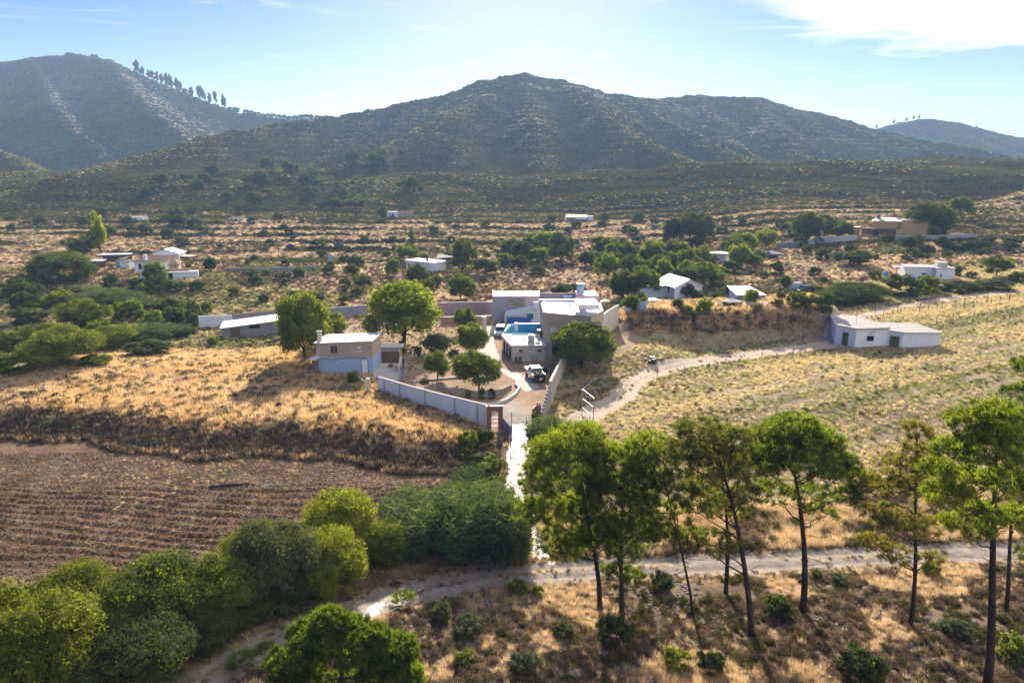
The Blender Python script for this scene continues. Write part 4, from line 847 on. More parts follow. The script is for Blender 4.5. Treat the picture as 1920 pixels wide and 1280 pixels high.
MB().cbox((*lerp(A,E_,.5), 4.0), (.12, 4.0, 3.0), math.atan2((E_[1]-A[1]), (E_[0]-A[0])) - math.pi/2).build('side_panel', M['bluewhite'], r)
zR = o[2] + ht
def wbox(name, pxa, pxb, pyb, z0, z1, dep, mat, par=None, bev=0):
    """box standing on level zR + z0, front base seen at pixel row pyb"""
    a = onroof(pxa, pyb, zR + z0); c = onroof(pxb, pyb, zR + z0); return MB().box(a[0]-o[0], c[0]-o[0], a[1]-o[1], a[1]-o[1]+dep, ht + z0, ht + z1).build(name, M[mat], par or r)
wbox('mauve_parapet', 1011, 1082, 562.5, 0.005, 1.25, .25, 'mauve'); wbox('parapet_coping', 1011, 1082, 562.5, 1.252, 1.34, .3, 'roofwhite')
tw = wbox('tower', 1083, 1123, 573.5, .006, 1.7, 5.5, 'pink'); wbox('tower_band', 1082, 1123.5, 573.7, 1.45, 1.72, 5.6, 'blue', tw); wbox('tower_roof', 1081, 1124.5, 574, 1.722, 1.86, 6.0, 'paleconc', tw)
wbox('roof_kerb', 1019, 1070, 575, .006, .18, .2, 'roofwhite'); wbox('stair_head', 1056, 1074, 563, .006, .9, 1.6, 'bluewhite'); wbox('vent', 1069, 1072, 575, .19, .8, .3, 'concrete'); wbox('vent', 1019.5, 1021.5, 573, .19, .9, .2, 'whitemetal')
wbox('sign_board', 1099, 1110, 572.5, .55, 1.15, .04, 'whitemetal', tw); wbox('sign_picture', 1105, 1109, 572.7, .6, 1.05, .03, 'deepblue', tw); wbox('sign_mark', 1100, 1102.5, 572.7, .8, 1.0, .03, 'ink', tw)
p = onroof(1088.5, 551, zR + 1.86); t = thing('roof_water_tank', 'blue grey cylindrical water tank on top of the pink tower', 'water tank', p); MB().tube([(0,.3,0),(0,.3,1.65)], .62, 20).build('tank', M['blue'], t, smooth=False); MB().tube([(0,.3,1.653),(0,.3,1.74)], .66, 20).build('lid', M['metal'], t)
wallrun('rear_yard_wall', 'tall stained wall with a blue door right of the main house', 'wall', [(1126,641),(1140,625),(1158,610)], [4.3,4.0,3.6], .25, 'cream', cap='paleconc')
d1 = B('blue_side_door', 'blue door in the stained wall right of the main house', 'door', 1129, 634, 1134, 629); d1.part('leaf', MB().box(0, d1.w, -.22, -.16, .2, 2.4), M['blue'])
# grey block with the fish sign
y0 = G(924, 606)[1]; o = G(924, 606); x1 = ray(1012,606)[0]/ray(1012,606)[1]*y0 - o[0]; xa = ray(951,606)[0]/ray(951,606)[1]*y0 - o[0]; xb = ray(985,606)[0]/ray(985,606)[1]*y0 - o[0]; hg = 49 * mpp(o) / CP; pad(o[0]+x1/2, o[1]+3, 6.5)
r = thing('grey_house', 'grey walled house with a fish sign and a dazzling white roof', 'house', o); MB().box(0, xa, 0, 6, -.5, hg).build('wall', M['grey'], r); MB().box(xa + .002, x1, .4, 6, -.5, hg - .004).build('pink_wall', M['pink'], r)
MB().box(-.1, x1 + .1, .3, 6.2, hg + .003, hg + .1).build('roof', M['roofwhite'], r); MB().box(-.15, .1, -.05, 6.3, hg + .101, hg + .4).build('parapet', M['pink'], r)
s_ = MB().box(xa + .1, xb, .28, .395, hg - 2.4, hg - .15).build('sign_panel', M['signgrey'], r); fm = MB(); xc = (xa + xb) / 2 + .15; zc_ = hg - .85; n = 14
up = [(xc - 1.1 + 2.2 * i / n, zc_ + .38 * math.sin(math.pi * i / n)) for i in range(n + 1)]; dn = [(a, 2 * zc_ - c) for a, c in up]
for L in (up, dn): fm.tube([(a, .25, c) for a, c in L], .035, 4)
fm.tube([(xc - 1.1, .25, zc_), (xc - 1.4, .25, zc_ + .28)], .035, 4); fm.tube([(xc - 1.1, .25, zc_), (xc - 1.4, .25, zc_ - .28)], .035, 4); fm.build('fish_drawing', M['ink'], s_)
textmesh('lettering', 'TIBERIANA', .42, 'ink', s_, (xc, .26, hg - 1.75))
# light blue annex with stairs and blue wall
o2 = G(948, 610); k = mpp(o2); y2 = o2[1]; X = lambda px: ray(px,610)[0]/ray(px,610)[1]*y2 - o2[0]; ha = 33 * k / CP
r = thing('annex', 'pale blue annex with an outside stair and a barred window', 'annex', o2); MB().add([(0,0,-.4),(X(1011),0,-.4),(X(1011),1.8,-.4),(0,1.8,-.4),(0,0,ha-.9),(X(1011),0,ha-.6),(X(1011),1.8,ha-.6),(0,1.8,ha-.9),(X(992),0,ha),(X(992),1.8,ha)], [(0,1,5,8,4),(1,2,6,5),(2,3,7,9,6),(3,0,4,7),(4,8,9,7),(8,5,6,9)]).build('wall', M['bluewhite'], r)
MB().box(X(951), X(996), -1.1, -.9, -.3, 1.75).build('blue_wall', M['deepblue'], r); MB().box(X(946), X(949.5), -1.3, -.8, -.3, 2.3).build('column', M['paleconc'], r)
win(qb(r, o2), X(988), 1.25, X(1000) - X(988), 1.1, -.01, frame='turq', bars=3, fw=.07)
sm = MB(); nst = 12
for i in range(nst): t = i / nst; sm.box(X(972) + (X(998)-X(972)) * t, X(972) + (X(998)-X(972)) * (t + 1/nst) + .05, -.9, -.05, 1.9 - 1.8 * t - .14, 1.9 - 1.8 * t)
sm.build('stair', M['concrete'], r); MB().box(X(948), X(972), -.95, -.05, 1.75, 1.9).build('landing', M['concrete'], r)
rl = MB().tube([(X(948),-.95,2.8),(X(972),-.95,2.8),(X(999),-.95,4.3)], .035, 5).tube([(X(948),-.95,2.35),(X(972),-.95,2.35),(X(999),-.95,3.8)], .025, 5)
for px in (948, 956, 964, 972): rl.tube([(X(px),-.95,1.9),(X(px),-.95,2.8)], .03, 5)
rl.build('railing', M['whitemetal'], r); MB().box(X(1000), X(1018), -.6, .5, ha - .05, ha + 1.15).build('white_cabinet', M['bluewhite'], r)
# ------------------------------------------------------------------ grey shed, barn
b = B('grey_shed', 'long grey block shed with a pale sheet roof at the edge of the dry field', 'shed', 417, 633, 530, 626); W = b.w; b.pad(W, 4); z0_ = 17 * b.m / CP; z1_ = 27 * b.m / CP
b.part('wall', MB().add([(0,0,-.5),(W,0,-.5),(W,4,-.5),(0,4,-.5),(0,0,z0_),(W,0,z1_),(W,4,z1_+.4),(0,4,z0_+.4)], [(0,1,5,4),(1,2,6,5),(2,3,7,6),(3,0,4,7),(4,5,6,7)]), M['block'])
b.part('roof', MB().add([(-.3,-.3,z0_+.01),(W+.2,-.3,z1_+.01),(W+.2,4.3,z1_+.45),(-.3,4.3,z0_+.45),(-.3,-.3,z0_+.1),(W+.2,-.3,z1_+.1),(W+.2,4.3,z1_+.54),(-.3,4.3,z0_+.54)], [(0,3,2,1),(4,5,6,7),(0,1,5,4),(1,2,6,5),(2,3,7,6),(3,0,4,7)]), M['sheet'])
door(b, W*.14, W*.15, z0_ - .2, 'wooddoor'); win(b, W*.455, z0_ - .25, W*.18, .62, frame='darkmetal', pane='void', bars=0, fw=.03)
A = G(1564, 644); Bx = G(1622, 650); 
b = B('white_barn', 'white L shaped barn with two olive doors beside the dirt track', 'barn', 1602, 651, 1712, 650, rz=R(-2)); k = b.m; W1 = 60 * k; W2 = 106 * k
hb = 34 * k / CP; b.pad(W2 + 3, 7, 1.5); pad(b.p[0] - 1.5, b.p[1] + 3, 4.5)
oL = np.array(A) - np.array(b.p); lx, ly = oL[0], oL[1]
# near-left block, its door side faces the track
f1 = [(lx, ly), (0, 0), (W1, .35), (W1 - 1.2, 7.5), (lx + 2.0, ly + 7.2)]
b.part('wall', MB().prism(f1, -.8, hb), M['white']); b.part('roof', MB().prism([(lx-.35, ly-.15), (0-.1, -.4), (W1+.15, -.02), (W1 - .9, 7.9), (lx + 1.9, ly + 7.6)], hb + .003, [hb + .16, hb + .16, hb + .28, hb + .5, hb + .5]), M['oldsheet'])
f2 = [(W1 + .003, .35), (W1 + 1.7, -1.0), (W2 + 3.6, -.9), (W2 + 2.7, 4.8), (W1 - .9, 5.8)]
b.part('wall', MB().prism(f2, -.8, hb - .35), M['white']); b.part('roof', MB().prism([(W1 + .153, .2), (W1 + 1.7, -1.35), (W2 + 3.9, -1.25), (W2 + 3.0, 5.1), (W1 - .5, 6.1)], hb - .347, [hb - .2, hb - .2, hb - .2, hb - .05, hb - .05]), M['oldsheet'])
def wdoor(a, c, t0, t1, h, mat):
    an = math.atan2(c[1]-a[1], c[0]-a[0]); L = math.hypot(c[0]-a[0], c[1]-a[1]); m = lerp(a, c, (t0+t1)/2); nx, ny = math.sin(an), -math.cos(an)
    d_ = b.part('door', MB().cbox((m[0]+nx*.03, m[1]+ny*.03, h/2), (L*(t1-t0), .08, h), an), M[mat]); MB().cbox((m[0]+nx*.06, m[1]+ny*.06, h/2), (.05, .06, h*.97), an).build('door_joint', M['ink'], d_)
wdoor(f1[0], f1[1], .36, .66, hb * .72, 'greendoor'); wdoor(f2[0], f2[1], .2, .8, hb * .66, 'greendoor')
win(b, W1 * .36, hb * .35, W1 * .21, hb * .27, .12, frame='darkmetal', pane='void', bars=0, fw=.05); b.part('wall_lamp', MB().tube([(W1*.47,.1,hb*.62),(W1*.47,.0,hb*.85),(W1*.52,-.1,hb*.87)], .02, 5).cbox((W1*.54,-.1,hb*.85), (.22,.1,.08)), M['darkmetal'])
b.part('antenna', MB().tube([(1.0,2.5,hb+.2),(1.0,2.5,hb+3.0)], .025, 5), M['darkmetal'])
# ------------------------------------------------------------------ houses about the valley
b = B('tiled_white_house', 'two storey white house with brown tiled roof and dark windows', 'house', 255, 524, 288, 524); k = b.m; W = 46*k; b.pad(W, 7)
b.part('lower_wall', MB().box(6*k, 34*k, .5, 6.5, -.6, 14*k), M['white']); b.part('wall', MB().box(0, W, 0, 7, 14*k+.003, 33*k), M['white'])
b.part('roof', MB().add([(-.5,-.4,33*k),(W+1,-.4,33*k),(W+1,7.4,33*k),(-.5,7.4,33*k),(2.0,3.5,43*k),(W+1,3.5,43*k)], [(0,1,5,4),(1,2,5),(2,3,4,5),(3,0,4),(0,3,2,1)]), M['tile'])
b.part('chimney', MB().box(17*k, 22*k, .3, 1.1, 33*k, 45*k).box(16.5*k, 22.5*k, .2, 1.2, 45*k+.002, 46*k), M['white'])
win(b, 7.5*k, 19*k, 5.5*k, 10*k, 0, frame='wood', bars=0, pane='void'); win(b, 25*k, 22*k, 6*k, 8*k, 0, frame='wood', bars=0, pane='void'); win(b, 10.5*k, 6*k, 6*k, 7*k, .5, frame='wood', bars=0, pane='void')
b = B('veranda_wing', 'brown tiled veranda wing on the right of the white house', 'house wing', 301, 518, 333, 517); k = b.m; W = b.w; b.pad(W, 6)
b.part('wall', MB().box(0, W, 2.5, 6, -.5, 22*k), M['cream']); b.part('roof', MB().add([(-8*k,-.4,22*k),(W+.6,-.4,22*k),(W+.6,6.4,22*k),(-8*k,6.4,22*k),(-2*k,3,34*k),(W-6*k,3,30*k)], [(0,1,5,4),(1,2,5),(2,3,4,5),(3,0,4),(0,3,2,1)]), M['tile'])
for x in (.1, W*.45, W - .3): b.part('post', MB().box(x, x + .25, 0, .25, 0, 22*k), M['wood'])
b.part('chimney', MB().box(2*k, 7*k, 1, 2, 24*k, 37*k), M['white']); b.part('railing', MB().box(0, W, -.03, .03, .95, 1.02).box(0, W, -.03, .03, .5, .55), M['wood']); b.part('floor', MB().box(-.2, W+.2, -.3, 2.49, -.5, .05), M['terracotta'])
b = B('terrace_wing', 'pale blue walled low terrace beside the tiled white house', 'terrace', 312, 523, 372, 520); k = b.m; W = b.w; b.pad(W, 3)
b.part('wall', MB().box(0, W, 0, 2.6, -.6, 11*k), M['bluewhite']); b.part('roof_rim', MB().box(-.1, W+.1, -.1, 2.8, 11*k+.003, 12*k), M['paleconc']); b.part('parapet', MB().box(8*k, W - 2, 2.2, 2.5, 12*k+.003, 17*k), M['terracotta']); door(b, W*.08, .9, 10*k, 'void')
b = B('white_gabled_cottage', 'white gabled cottage with two chimneys behind the tiled house', 'cottage', 286, 487, 336, 487); k = b.m; W = b.w; b.pad(W, 6)
gable(b, W, 6, 11*k, 8*k, 'white', 'whitesheet', .3, .12, 'y'); b.part('chimney', MB().box(30*k, 33*k, 1, 1.6, 12*k, 21*k), M['white']); b.part('chimney', MB().box(39*k, 43*k, 1, 1.7, 8*k, 18*k), M['white']); b.part('porch_roof', MB().box(W*.1, W+3*k, -1.2, -.02, 9*k, 9.6*k), M['whitesheet']); win(b, W*.2, 2.5*k, 2.5*k, 3*k, 0, bars=0); door(b, W*.6, 2.6*k, 7*k, 'bluewhite')
b = B('brick_shed', 'small orange brick shed with a flat roof', 'shed', 338, 489, 356, 489); W = b.w; k = b.m; b.pad(W, 3); b.part('wall', MB().box(0, W, 0, 3, -.4, 8*k), M['redbrick']); flatroof(b, W, 3, 8*k + .003, 'paleconc'); door(b, W*.3, 2*k+.3, 6*k, 'wooddoor')
b = B('white_hut', 'small white hut with a raised tin roof near the tiled house', 'hut', 217, 503, 243, 503); W = b.w; k = b.m; b.pad(W, 4); b.part('wall', MB().box(9*k, W, 0, 4, -.4, 13*k), M['white']); b.part('tarp_front', MB().box(0, 9*k - .003, .3, 3.5, -.4, 12*k), M['grey']); b.part('roof', MB().add([(2*k,-.3,13*k),(12*k,-.3,19*k),(12*k,4.2,19*k),(2*k,4.2,13*k),(2*k,-.3,13.7*k),(12*k,-.3,19.7*k),(12*k,4.2,19.7*k),(2*k,4.2,13.7*k)], [(0,3,2,1),(4,5,6,7),(0,1,5,4),(1,2,6,5),(2,3,7,6),(3,0,4,7)]), M['whitesheet']); b.part('roof', MB().box(12.3*k, W + .2, -.2, 4.1, 13*k+.003, 14*k), M['tile'])
for (xa, xb, yb, h_, lab) in ((154, 192, 505, 14, 'open shelter with thin white roof right of the large oak'), (187, 243, 492, 13, 'long open shelter with thin white roof below the poplar')):
    b = B('open_shelter', lab, 'shelter', xa, yb, xb, yb - 2); W = b.w; k = b.m; b.pad(W, 4); b.part('roof', MB().box(-.3, W + .3, -.3, 4, h_*k, h_*k + .2), M['whitesheet']); b.part('back_wall', MB().box(0, W, 3.4, 3.6, -.3, h_*k - .05), M['wood'])
    for x in (0, W/2, W - .15): b.part('post', MB().box(x, x + .15, 0, .15, -.3, h_*k - .003), M['darkmetal'])
for (xa, xb, yb, h_, dp, wl, rf, nm, lab) in (
    (242, 267, 415, 8, 5, 'white', 'paleconc', 'white_ruin', 'tiny roofless white hut at the edge of the left terraces'), (430, 456, 416, 7, 5, 'cream', 'tile', 'pale_ruin', 'tiny pale hut on the upper terrace under the umbrella pines'),
    (727, 746, 408, 10, 6, 'bluewhite', 'grey', 'pale_house', 'pale blue hut with a low grey roof high on the terraces')):
    b = B(nm, lab, 'hut', xa, yb, xb, yb); W = b.w; k = b.m; b.pad(W, dp); b.part('wall', MB().box(0, W, 0, dp, -.4, h_*k), M[wl]); flatroof(b, W, dp, h_*k + .003, rf); door(b, W*.4, 1.0, h_*k*.7, 'void'); win(b, W*.12, h_*k*.4, .9, .8, 0, bars=0, frame='wood')
b = B('long_low_roof', 'long dark tiled roof behind the pale blue hut', 'house', 747, 408, 775, 408); W = b.w; k = b.m; gable(b, W, 6, 6*k, 6*k, 'grey', 'tile', .3)
b = B('hill_shack', 'grey shack with pale awning on the long level terrace', 'shack', 1062, 417, 1100, 416); W = b.w; k = b.m; b.pad(W, 5); b.part('wall', MB().box(0, W, 0, 5, -.4, 9*k), M['block']); b.part('roof', MB().add([(-.4,-.4,9*k+.003),(W+.4,-.4,9*k+.003),(W+.4,5.3,13*k),(-.4,5.3,13*k),(-.4,-.4,9.6*k),(W+.4,-.4,9.6*k),(W+.4,5.3,13.6*k),(-.4,5.3,13.6*k)], [(0,3,2,1),(4,5,6,7),(0,1,5,4),(1,2,6,5),(2,3,7,6),(3,0,4,7)]), M['oldsheet']); b.part('awning', MB().box(W*.45, W*.95, -2, -.42, 7*k, 7.5*k), M['whitesheet']); b.part('white_wall', MB().box(W+.5, W+3, 0, 2.5, -.3, 12*k), M['white']); door(b, W*.2, 1.1, 6*k, 'wooddoor')
# centre white cottage with its ruined wing
b = B('white_cottage', 'white flat roofed cottage with pinkish roof beyond the garden', 'cottage', 762, 507, 806, 510); W = b.w; k = b.m; b.pad(W, 5)
b.part('wall', MB().prism([(0,0),(W,-.4),(W+12*k,.2),(W+13*k,4.5),(0,5)], -.5, 19*k), M['white']); b.part('roof', MB().prism([(-.2,-.2),(W,-.6),(W+12.6*k,0),(W+13.6*k,4.8),(-.2,5.2)], 19*k+.003, 20*k), M['pinksheet']); win(b, 5*k, 9*k, 4.5*k, 5*k, -.08, frame='metal', pane='void', bars=1); b.part('chimney', MB().box(44*k, 47*k, 1, 1.6, 19*k, 25*k), M['redbrick'])
b = B('ruined_wing', 'collapsed grey stone wing at the end of the white cottage', 'ruin', 820, 506, 842, 505); W = b.w; k = b.m; b.pad(W, 5); b.part('wall', MB().add([(0,0,-.5),(W,0,-.5),(W,5,-.5),(0,5,-.5),(0,0,15*k),(W,0,8*k),(W,5,19*k),(0,5,22*k)], [(0,1,5,4),(1,2,6,5),(2,3,7,6),(3,0,4,7)]), M['stone']); b.part('roof', MB().add([(-6*k,1,20*k),(W*.8,2.0,22*k),(W*1.05,5,21*k),(-5*k,5,26*k),(-6*k,1,20.8*k),(W*.8,2.0,22.8*k),(W*1.05,5,21.8*k),(-5*k,5,26.8*k)], [(0,3,2,1),(4,5,6,7),(0,1,5,4),(1,2,6,5),(2,3,7,6),(3,0,4,7)]), M['oldsheet'])
rb = MB(); rr = np.random.default_rng(4)
for i in range(40): rb.cbox((rr.uniform(0, W), rr.uniform(-1.8, 0), rr.uniform(0, .7)), tuple(rr.uniform(.2, .6, 3)), rr.uniform(0, 3))
q = b.part('rubble', rb, M['rock']); q['kind'] = 'stuff'
b = B('tilted_board', 'tall tilted grey board standing on the orchard edge', 'board', 614, 501, 622, 501); b.part('board', MB().add([(0,0,-.2),(1.4,0,-.2),(1.2,1.6,3.4),(-.2,1.6,4.2),(0,-.12,-.2),(1.4,-.12,-.2),(1.2,1.48,3.4),(-.2,1.48,4.2)], [(0,1,2,3),(4,7,6,5),(0,4,5,1),(1,5,6,2),(2,6,7,3),(3,7,4,0)]), M['grey']); b.part('strut', MB().tube([(.5,2.6,-.2),(.5,1.6,3)], .06, 5), M['wood'])
# right side houses
b = B('far_white_cottage', 'small white cottage with a blue window on the right', 'cottage', 1322, 490, 1341, 491); k = b.m; W = 42*k; b.pad(W, 5); b.part('wall', MB().prism([(0,0),(19*k,-1.2),(W,.2),(W-2,5.5),(1,5.2)], -.4, 16*k), M['white']); b.part('roof', MB().prism([(-.3,-.1),(19*k,-1.6),(W+.4,.1),(W-1.7,5.8),(.8,5.5)], 16*k+.003, 17.3*k), M['pinksheet']); c = ((26*k), -.75); b.part('window', MB().cbox((26*k,-.75,8*k), (3.4*k,.2,4.5*k), math.atan2(1.4, 23*k)), M['deepblue'])
b = B('farm_shelter', 'grey canvas roofed shelter with stored things on the right', 'shelter', 1436, 485, 1466, 485); k = b.m; W = b.w; b.pad(W, 4); b.part('roof', MB().add([(-.3,-.3,9*k),(W+.3,-.3,9*k),(W+.3,4,9*k),(-.3,4,9*k),(W/2,1.8,14*k)], [(0,1,4),(1,2,4),(2,3,4),(3,0,4),(0,3,2,1)]), M['canvas']); b.part('dark_stack', MB().box(W*.25, W*.8, .5, 3, -.2, 6*k).cbox((W*.1, .5, 1), (1.5, 1, 2)), M['darkmetal'])
for x in (0, W - .12): b.part('post', MB().box(x, x+.12, 0, .12, -.3, 9*k), M['wood'])
# ochre villa
b = B('ochre_villa', 'big ochre villa with several blocks and a shiny sloping roof', 'villa', 1612, 446, 1722, 446); k = b.m; W = b.w; b.pad(W, 12, 1)
b.part('main_wall', MB().box(18*k, 66*k, 4, 11, -.4, 31*k), M['ochre']); b.part('main_roof', MB().add([(17*k,3.6,31*k),(67*k,3.6,31*k),(58*k,7.5,37*k),(26*k,7.5,37*k),(17*k,11.4,31*k),(67*k,11.4,31*k)], [(0,1,2,3),(3,2,5,4),(0,3,4),(1,5,2),(0,4,5,1)]), M['sheet'])
b.part('wing_wall', MB().box(66*k+.003, 108*k, 3, 10, -.4, 33*k), M['ochre']); b.part('wing_roof', MB().box(66*k+.003, 109*k, 2.8, 10.2, 33*k+.003, 34.5*k), M['paleconc'])
b.part('chimney', MB().box(24*k, 30*k, 6, 7, 33*k, 42*k), M['stone']); b.part('chimney', MB().box(50*k, 54*k, 9, 10, 33*k, 46*k), M['redtrim']); b.part('water_tank', MB().box(90*k, 104*k, 6, 8, 34.6*k, 43*k), M['plastic']); b.part('stair_wall', MB().add([(70*k,2.6,30*k),(78*k,2.6,38*k),(80*k,2.6,38*k),(74*k,2.6,30*k),(70*k,2.98,30*k),(78*k,2.98,38*k),(80*k,2.98,38*k),(74*k,2.98,30*k)], [(0,1,2,3),(4,7,6,5),(0,4,5,1),(1,5,6,2),(2,6,7,3),(3,7,4,0)]), M['cream'])
b.part('porch_roof', MB().box(2*k, 58*k, 0, 3.99, 17*k, 18.2*k), M['tile']); b.part('porch_wall', MB().box(0, 42*k, -.3, -.02, -.4, 8*k), M['ochre']); b.part('end_block', MB().box(58*k+.02, 68*k, -.3, 2.7, -.4, 17*k), M['ochre']); b.part('left_block', MB().box(-14*k, -2*k, 2, 6, -.4, 18*k), M['ochre']); b.part('left_roof', MB().box(-15*k, -1.5*k, 1.8, 6.2, 18*k+.003, 19*k), M['whitesheet'])
for i in range(5): x = 4*k + i * 9.5*k; b.part('post', MB().box(x, x + .25, 0, .25, 8.003*k if i < 4 else -.3, 17*k - .003), M['wood'])
b.part('porch_back', MB().box(2*k, 58*k, 3.5, 3.95, -.4, 16.9*k), M['terracotta']); win(b, 22*k, 5*k, 5*k, 8*k, 3.5, frame='wood', pane='void', bars=0)
p = G(1641, 446); vb = thing('villa_shrub_planter', 'dark hedge against the porch of the ochre villa', 'hedge', (p[0], p[1] - .5, p[2]), 0); c = link('foliage', ARCH['bush_dark'][0][1], vb); c.scale = (14*k, 2, 15*k)
wallrun('villa_wall', 'long pale garden wall left of the ochre villa', 'wall', [(1528,459),(1560,458),(1606,455)], [2.4,2.4,2.2], .3, 'paleconc'); wallrun('villa_wall', 'long grey retaining wall right of the ochre villa', 'wall', [(1672,453),(1740,452),(1832,448)], [1.7,1.7,1.5], .3, 'grey'); wallrun('approach_wall', 'low dark wall along the lane left of the villa', 'wall', [(1455,466),(1500,464),(1527,461)], [1.8,1.9,2], .3, 'grey')
b = B('pink_play_house', 'small pink plastic play house on the villa terrace', 'play house', 1744, 449, 1751, 449); k = b.m; gable(b, 6*k, 1.2, 4.5*k, 3*k, 'pinkplastic', 'pinkplastic', .1, .05, 'y'); MB().box(2*k, 4*k, -.04, -.004, 0, 3*k).build('door', M['whitemetal'], b.r)
# white flat house with tank
b = B('white_flat_house', 'white flat roofed house with a square roof tank on the right', 'house', 1700, 524, 1789, 524); k = b.m; W = b.w; b.pad(W, 6); b.part('wall', MB().prism([(0,1.5),(47*k,1.5),(48*k,0),(W,.6),(W,6.5),(0,6.5)], -.6, 22*k), M['white']); b.part('roof', MB().prism([(-.2,1.3),(46.5*k,1.3),(47.5*k,-.25),(W+.2,.4),(W+.2,6.7),(-.2,6.7)], 22*k+.003, 23*k), M['pinksheet']); b.part('roof_tank', MB().box(53*k, 70*k, 2, 4.2, 23*k+.003, 32*k), M['paleconc']); b.part('awning', MB().box(-20*k, -.22, 2, 4, 20.5*k, 21.3*k), M['whitesheet']); b.part('awning_post', MB().box(-15*k, -15*k+.15, 2, 2.15, -.4, 20.5*k), M['darkmetal'])
b.part('door', MB().cbox((57*k, .1, 9.5*k), (2*k, .25, 5*k), .05), M['deepblue']); win(b, 28*k, 7*k, 8*k, 5*k, 1.5, frame='grey', pane='glass', bars=2)
b = B('blue_sheet', 'bright blue plastic sheet left of the white flat house', 'sheet', 1655, 518, 1664, 518); b.part('sheet', MB().add([(0,0,-.1),(1.6,.2,-.1),(1.5,.8,1.1),(.3,.7,.9),(0,.05,-.1),(1.6,.25,-.1),(1.5,.85,1.1),(.3,.75,.9)], [(0,1,2,3),(4,7,6,5),(0,4,5,1),(1,5,6,2),(2,6,7,3),(3,7,4,0)]), M['bluetarp'])
b = B('earth_mound', 'dark brown earth mound in the dry plot', 'mound', 1608, 528, 1632, 528); W = b.w; mb = MB(); n = 14; ring = [[(W/2 + W/2*f*math.cos(2*math.pi*i/n)*(1+.12*math.sin(i*2.3)), 1.2 + W/2*f*math.sin(2*math.pi*i/n), z) for i in range(n)] for f, z in ((1.1,-.1),(.75,.55),(.35,1.1))]
mb.add(sum(ring, []) + [(W/2, 1.2, 1.3)], [(r*n+i, r*n+(i+1)%n, (r+1)*n+(i+1)%n, (r+1)*n+i) for r in range(2) for i in range(n)] + [(2*n+i, 2*n+(i+1)%n, 3*n) for i in range(n)]); b.part('mound', mb, GM['plough'], smooth=True)
# gabled house with solar panels
P0 = G(1232, 559); P1 = G(1264, 563); P2_ = G(1316, 556)
b = B('gabled_solar_house', 'white gabled house with solar panels on its shining roof', 'house', 1264, 562, 1315, 557); k = b.m; W = b.w; h1 = 24*k; b.pad(W, 9, 1)
gable(b, W, 9, h1, 13*k, 'white', 'roofwhite', .35, .14, 'y'); wn = win(b, W*.72, 9*k, 4.6*k, 7*k, 0, frame='deepblue', bars=1); win(b, 2.2, 9*k, 1.0, 1.5, side=-1, x0=0, bars=0); win(b, 3.9, 9*k, 1.0, 1.5, side=-1, x0=0, bars=0); win(b, W*.28, 11*k, 2.6*k, 3.4*k, 0, bars=0)
sl_ = 13*k / (W/2); b.part('solar_panels', MB().add([(.6,1.5,h1+.6*sl_+.2),(W*.36,1.5,h1+W*.36*sl_+.2),(W*.36,7,h1+W*.36*sl_+.2),(.6,7,h1+.6*sl_+.2),(.6,1.5,h1+.6*sl_+.26),(W*.36,1.5,h1+W*.36*sl_+.26),(W*.36,7,h1+W*.36*sl_+.26),(.6,7,h1+.6*sl_+.26)], [(0,3,2,1),(4,5,6,7),(0,1,5,4),(1,2,6,5),(2,3,7,6),(3,0,4,7)]), M['solar'])
b.part('side_wing', MB().box(-6.5, -.005, 3.5, 9, -.5, h1 - .6), M['bluewhite']); b.part('side_wing_roof', MB().add([(-6.8,3.2,h1-.8),(-.36,3.2,h1-.16),(-.36,9.3,h1-.16),(-6.8,9.3,h1-.8),(-6.8,3.2,h1-.68),(-.36,3.2,h1-.03),(-.36,9.3,h1-.03),(-6.8,9.3,h1-.68)], [(0,3,2,1),(4,5,6,7),(0,1,5,4),(1,2,6,5),(2,3,7,6),(3,0,4,7)]), M['roofwhite'])
b = B('striped_roof_house', 'low house with a pale striped sheet roof among garden trees', 'house', 1388, 567, 1432, 565); k = b.m; W = b.w; b.pad(W, 6); b.part('wall', MB().box(0, W, 1, 6, -.5, 14*k), M['bluewhite']); b.part('roof', MB().add([(-.8,0,13*k),(W+.5,0,13*k),(W-.5,6.3,21*k),(-.5,6.3,21*k),(-.8,0,13.8*k),(W+.5,0,13.8*k),(W-.5,6.3,21.8*k),(-.5,6.3,21.8*k)], [(0,3,2,1),(4,5,6,7),(0,1,5,4),(1,2,6,5),(2,3,7,6),(3,0,4,7)]), M['pinksheet']); win(b, W*.8, 6*k, 5*k, 5*k, 1, bars=1); door(b, W*.3, 1, 2, 'wooddoor', 1)
b = B('parasol', 'big beige canvas parasol with dark seating beneath', 'parasol', 1371, 574); k = b.m; R_ = 21*k; mb = MB(); n = 8; mb.add([(0,0,14*k)] + [(R_*math.cos(2*math.pi*(i+.5)/n), R_*.8*math.sin(2*math.pi*(i+.5)/n), 10*k) for i in range(n)] + [(0,0,13.4*k)], [(0,1+i,1+(i+1)%n) for i in range(n)] + [(n+1,1+(i+1)%n,1+i) for i in range(n)]); b.part('canopy', mb, M['canvas']); b.part('pole', MB().tube([(0,0,-.2),(0,0,13.3*k)], .05, 6), M['metal'])
for sx_, lb in ((1362, 'dark garden chair left under the big beige parasol'), (1381, 'dark garden chair right under the big beige parasol')):
    b = B('garden_chair', lb, 'chair', sx_, 574); b.part('seat', MB().box(-.5, .3, 0, .7, 0, .5), M['darkmetal']); b.part('backrest', MB().box(-.5, .3, .6, .7, .503, 1.0), M['darkmetal'])
b = B('white_awning', 'long white plastic sheet stretched above the dry bank', 'awning', 1378, 577, 1448, 576); W = b.w; k = b.m; mb = MB(); n = 12; V = []
for i in range(n + 1):
    for j, yy in enumerate((0, 1.6)): V.append((W*i/n, yy, 3*k + .5*math.sin(i*1.3+j) *.4 + j*.5))
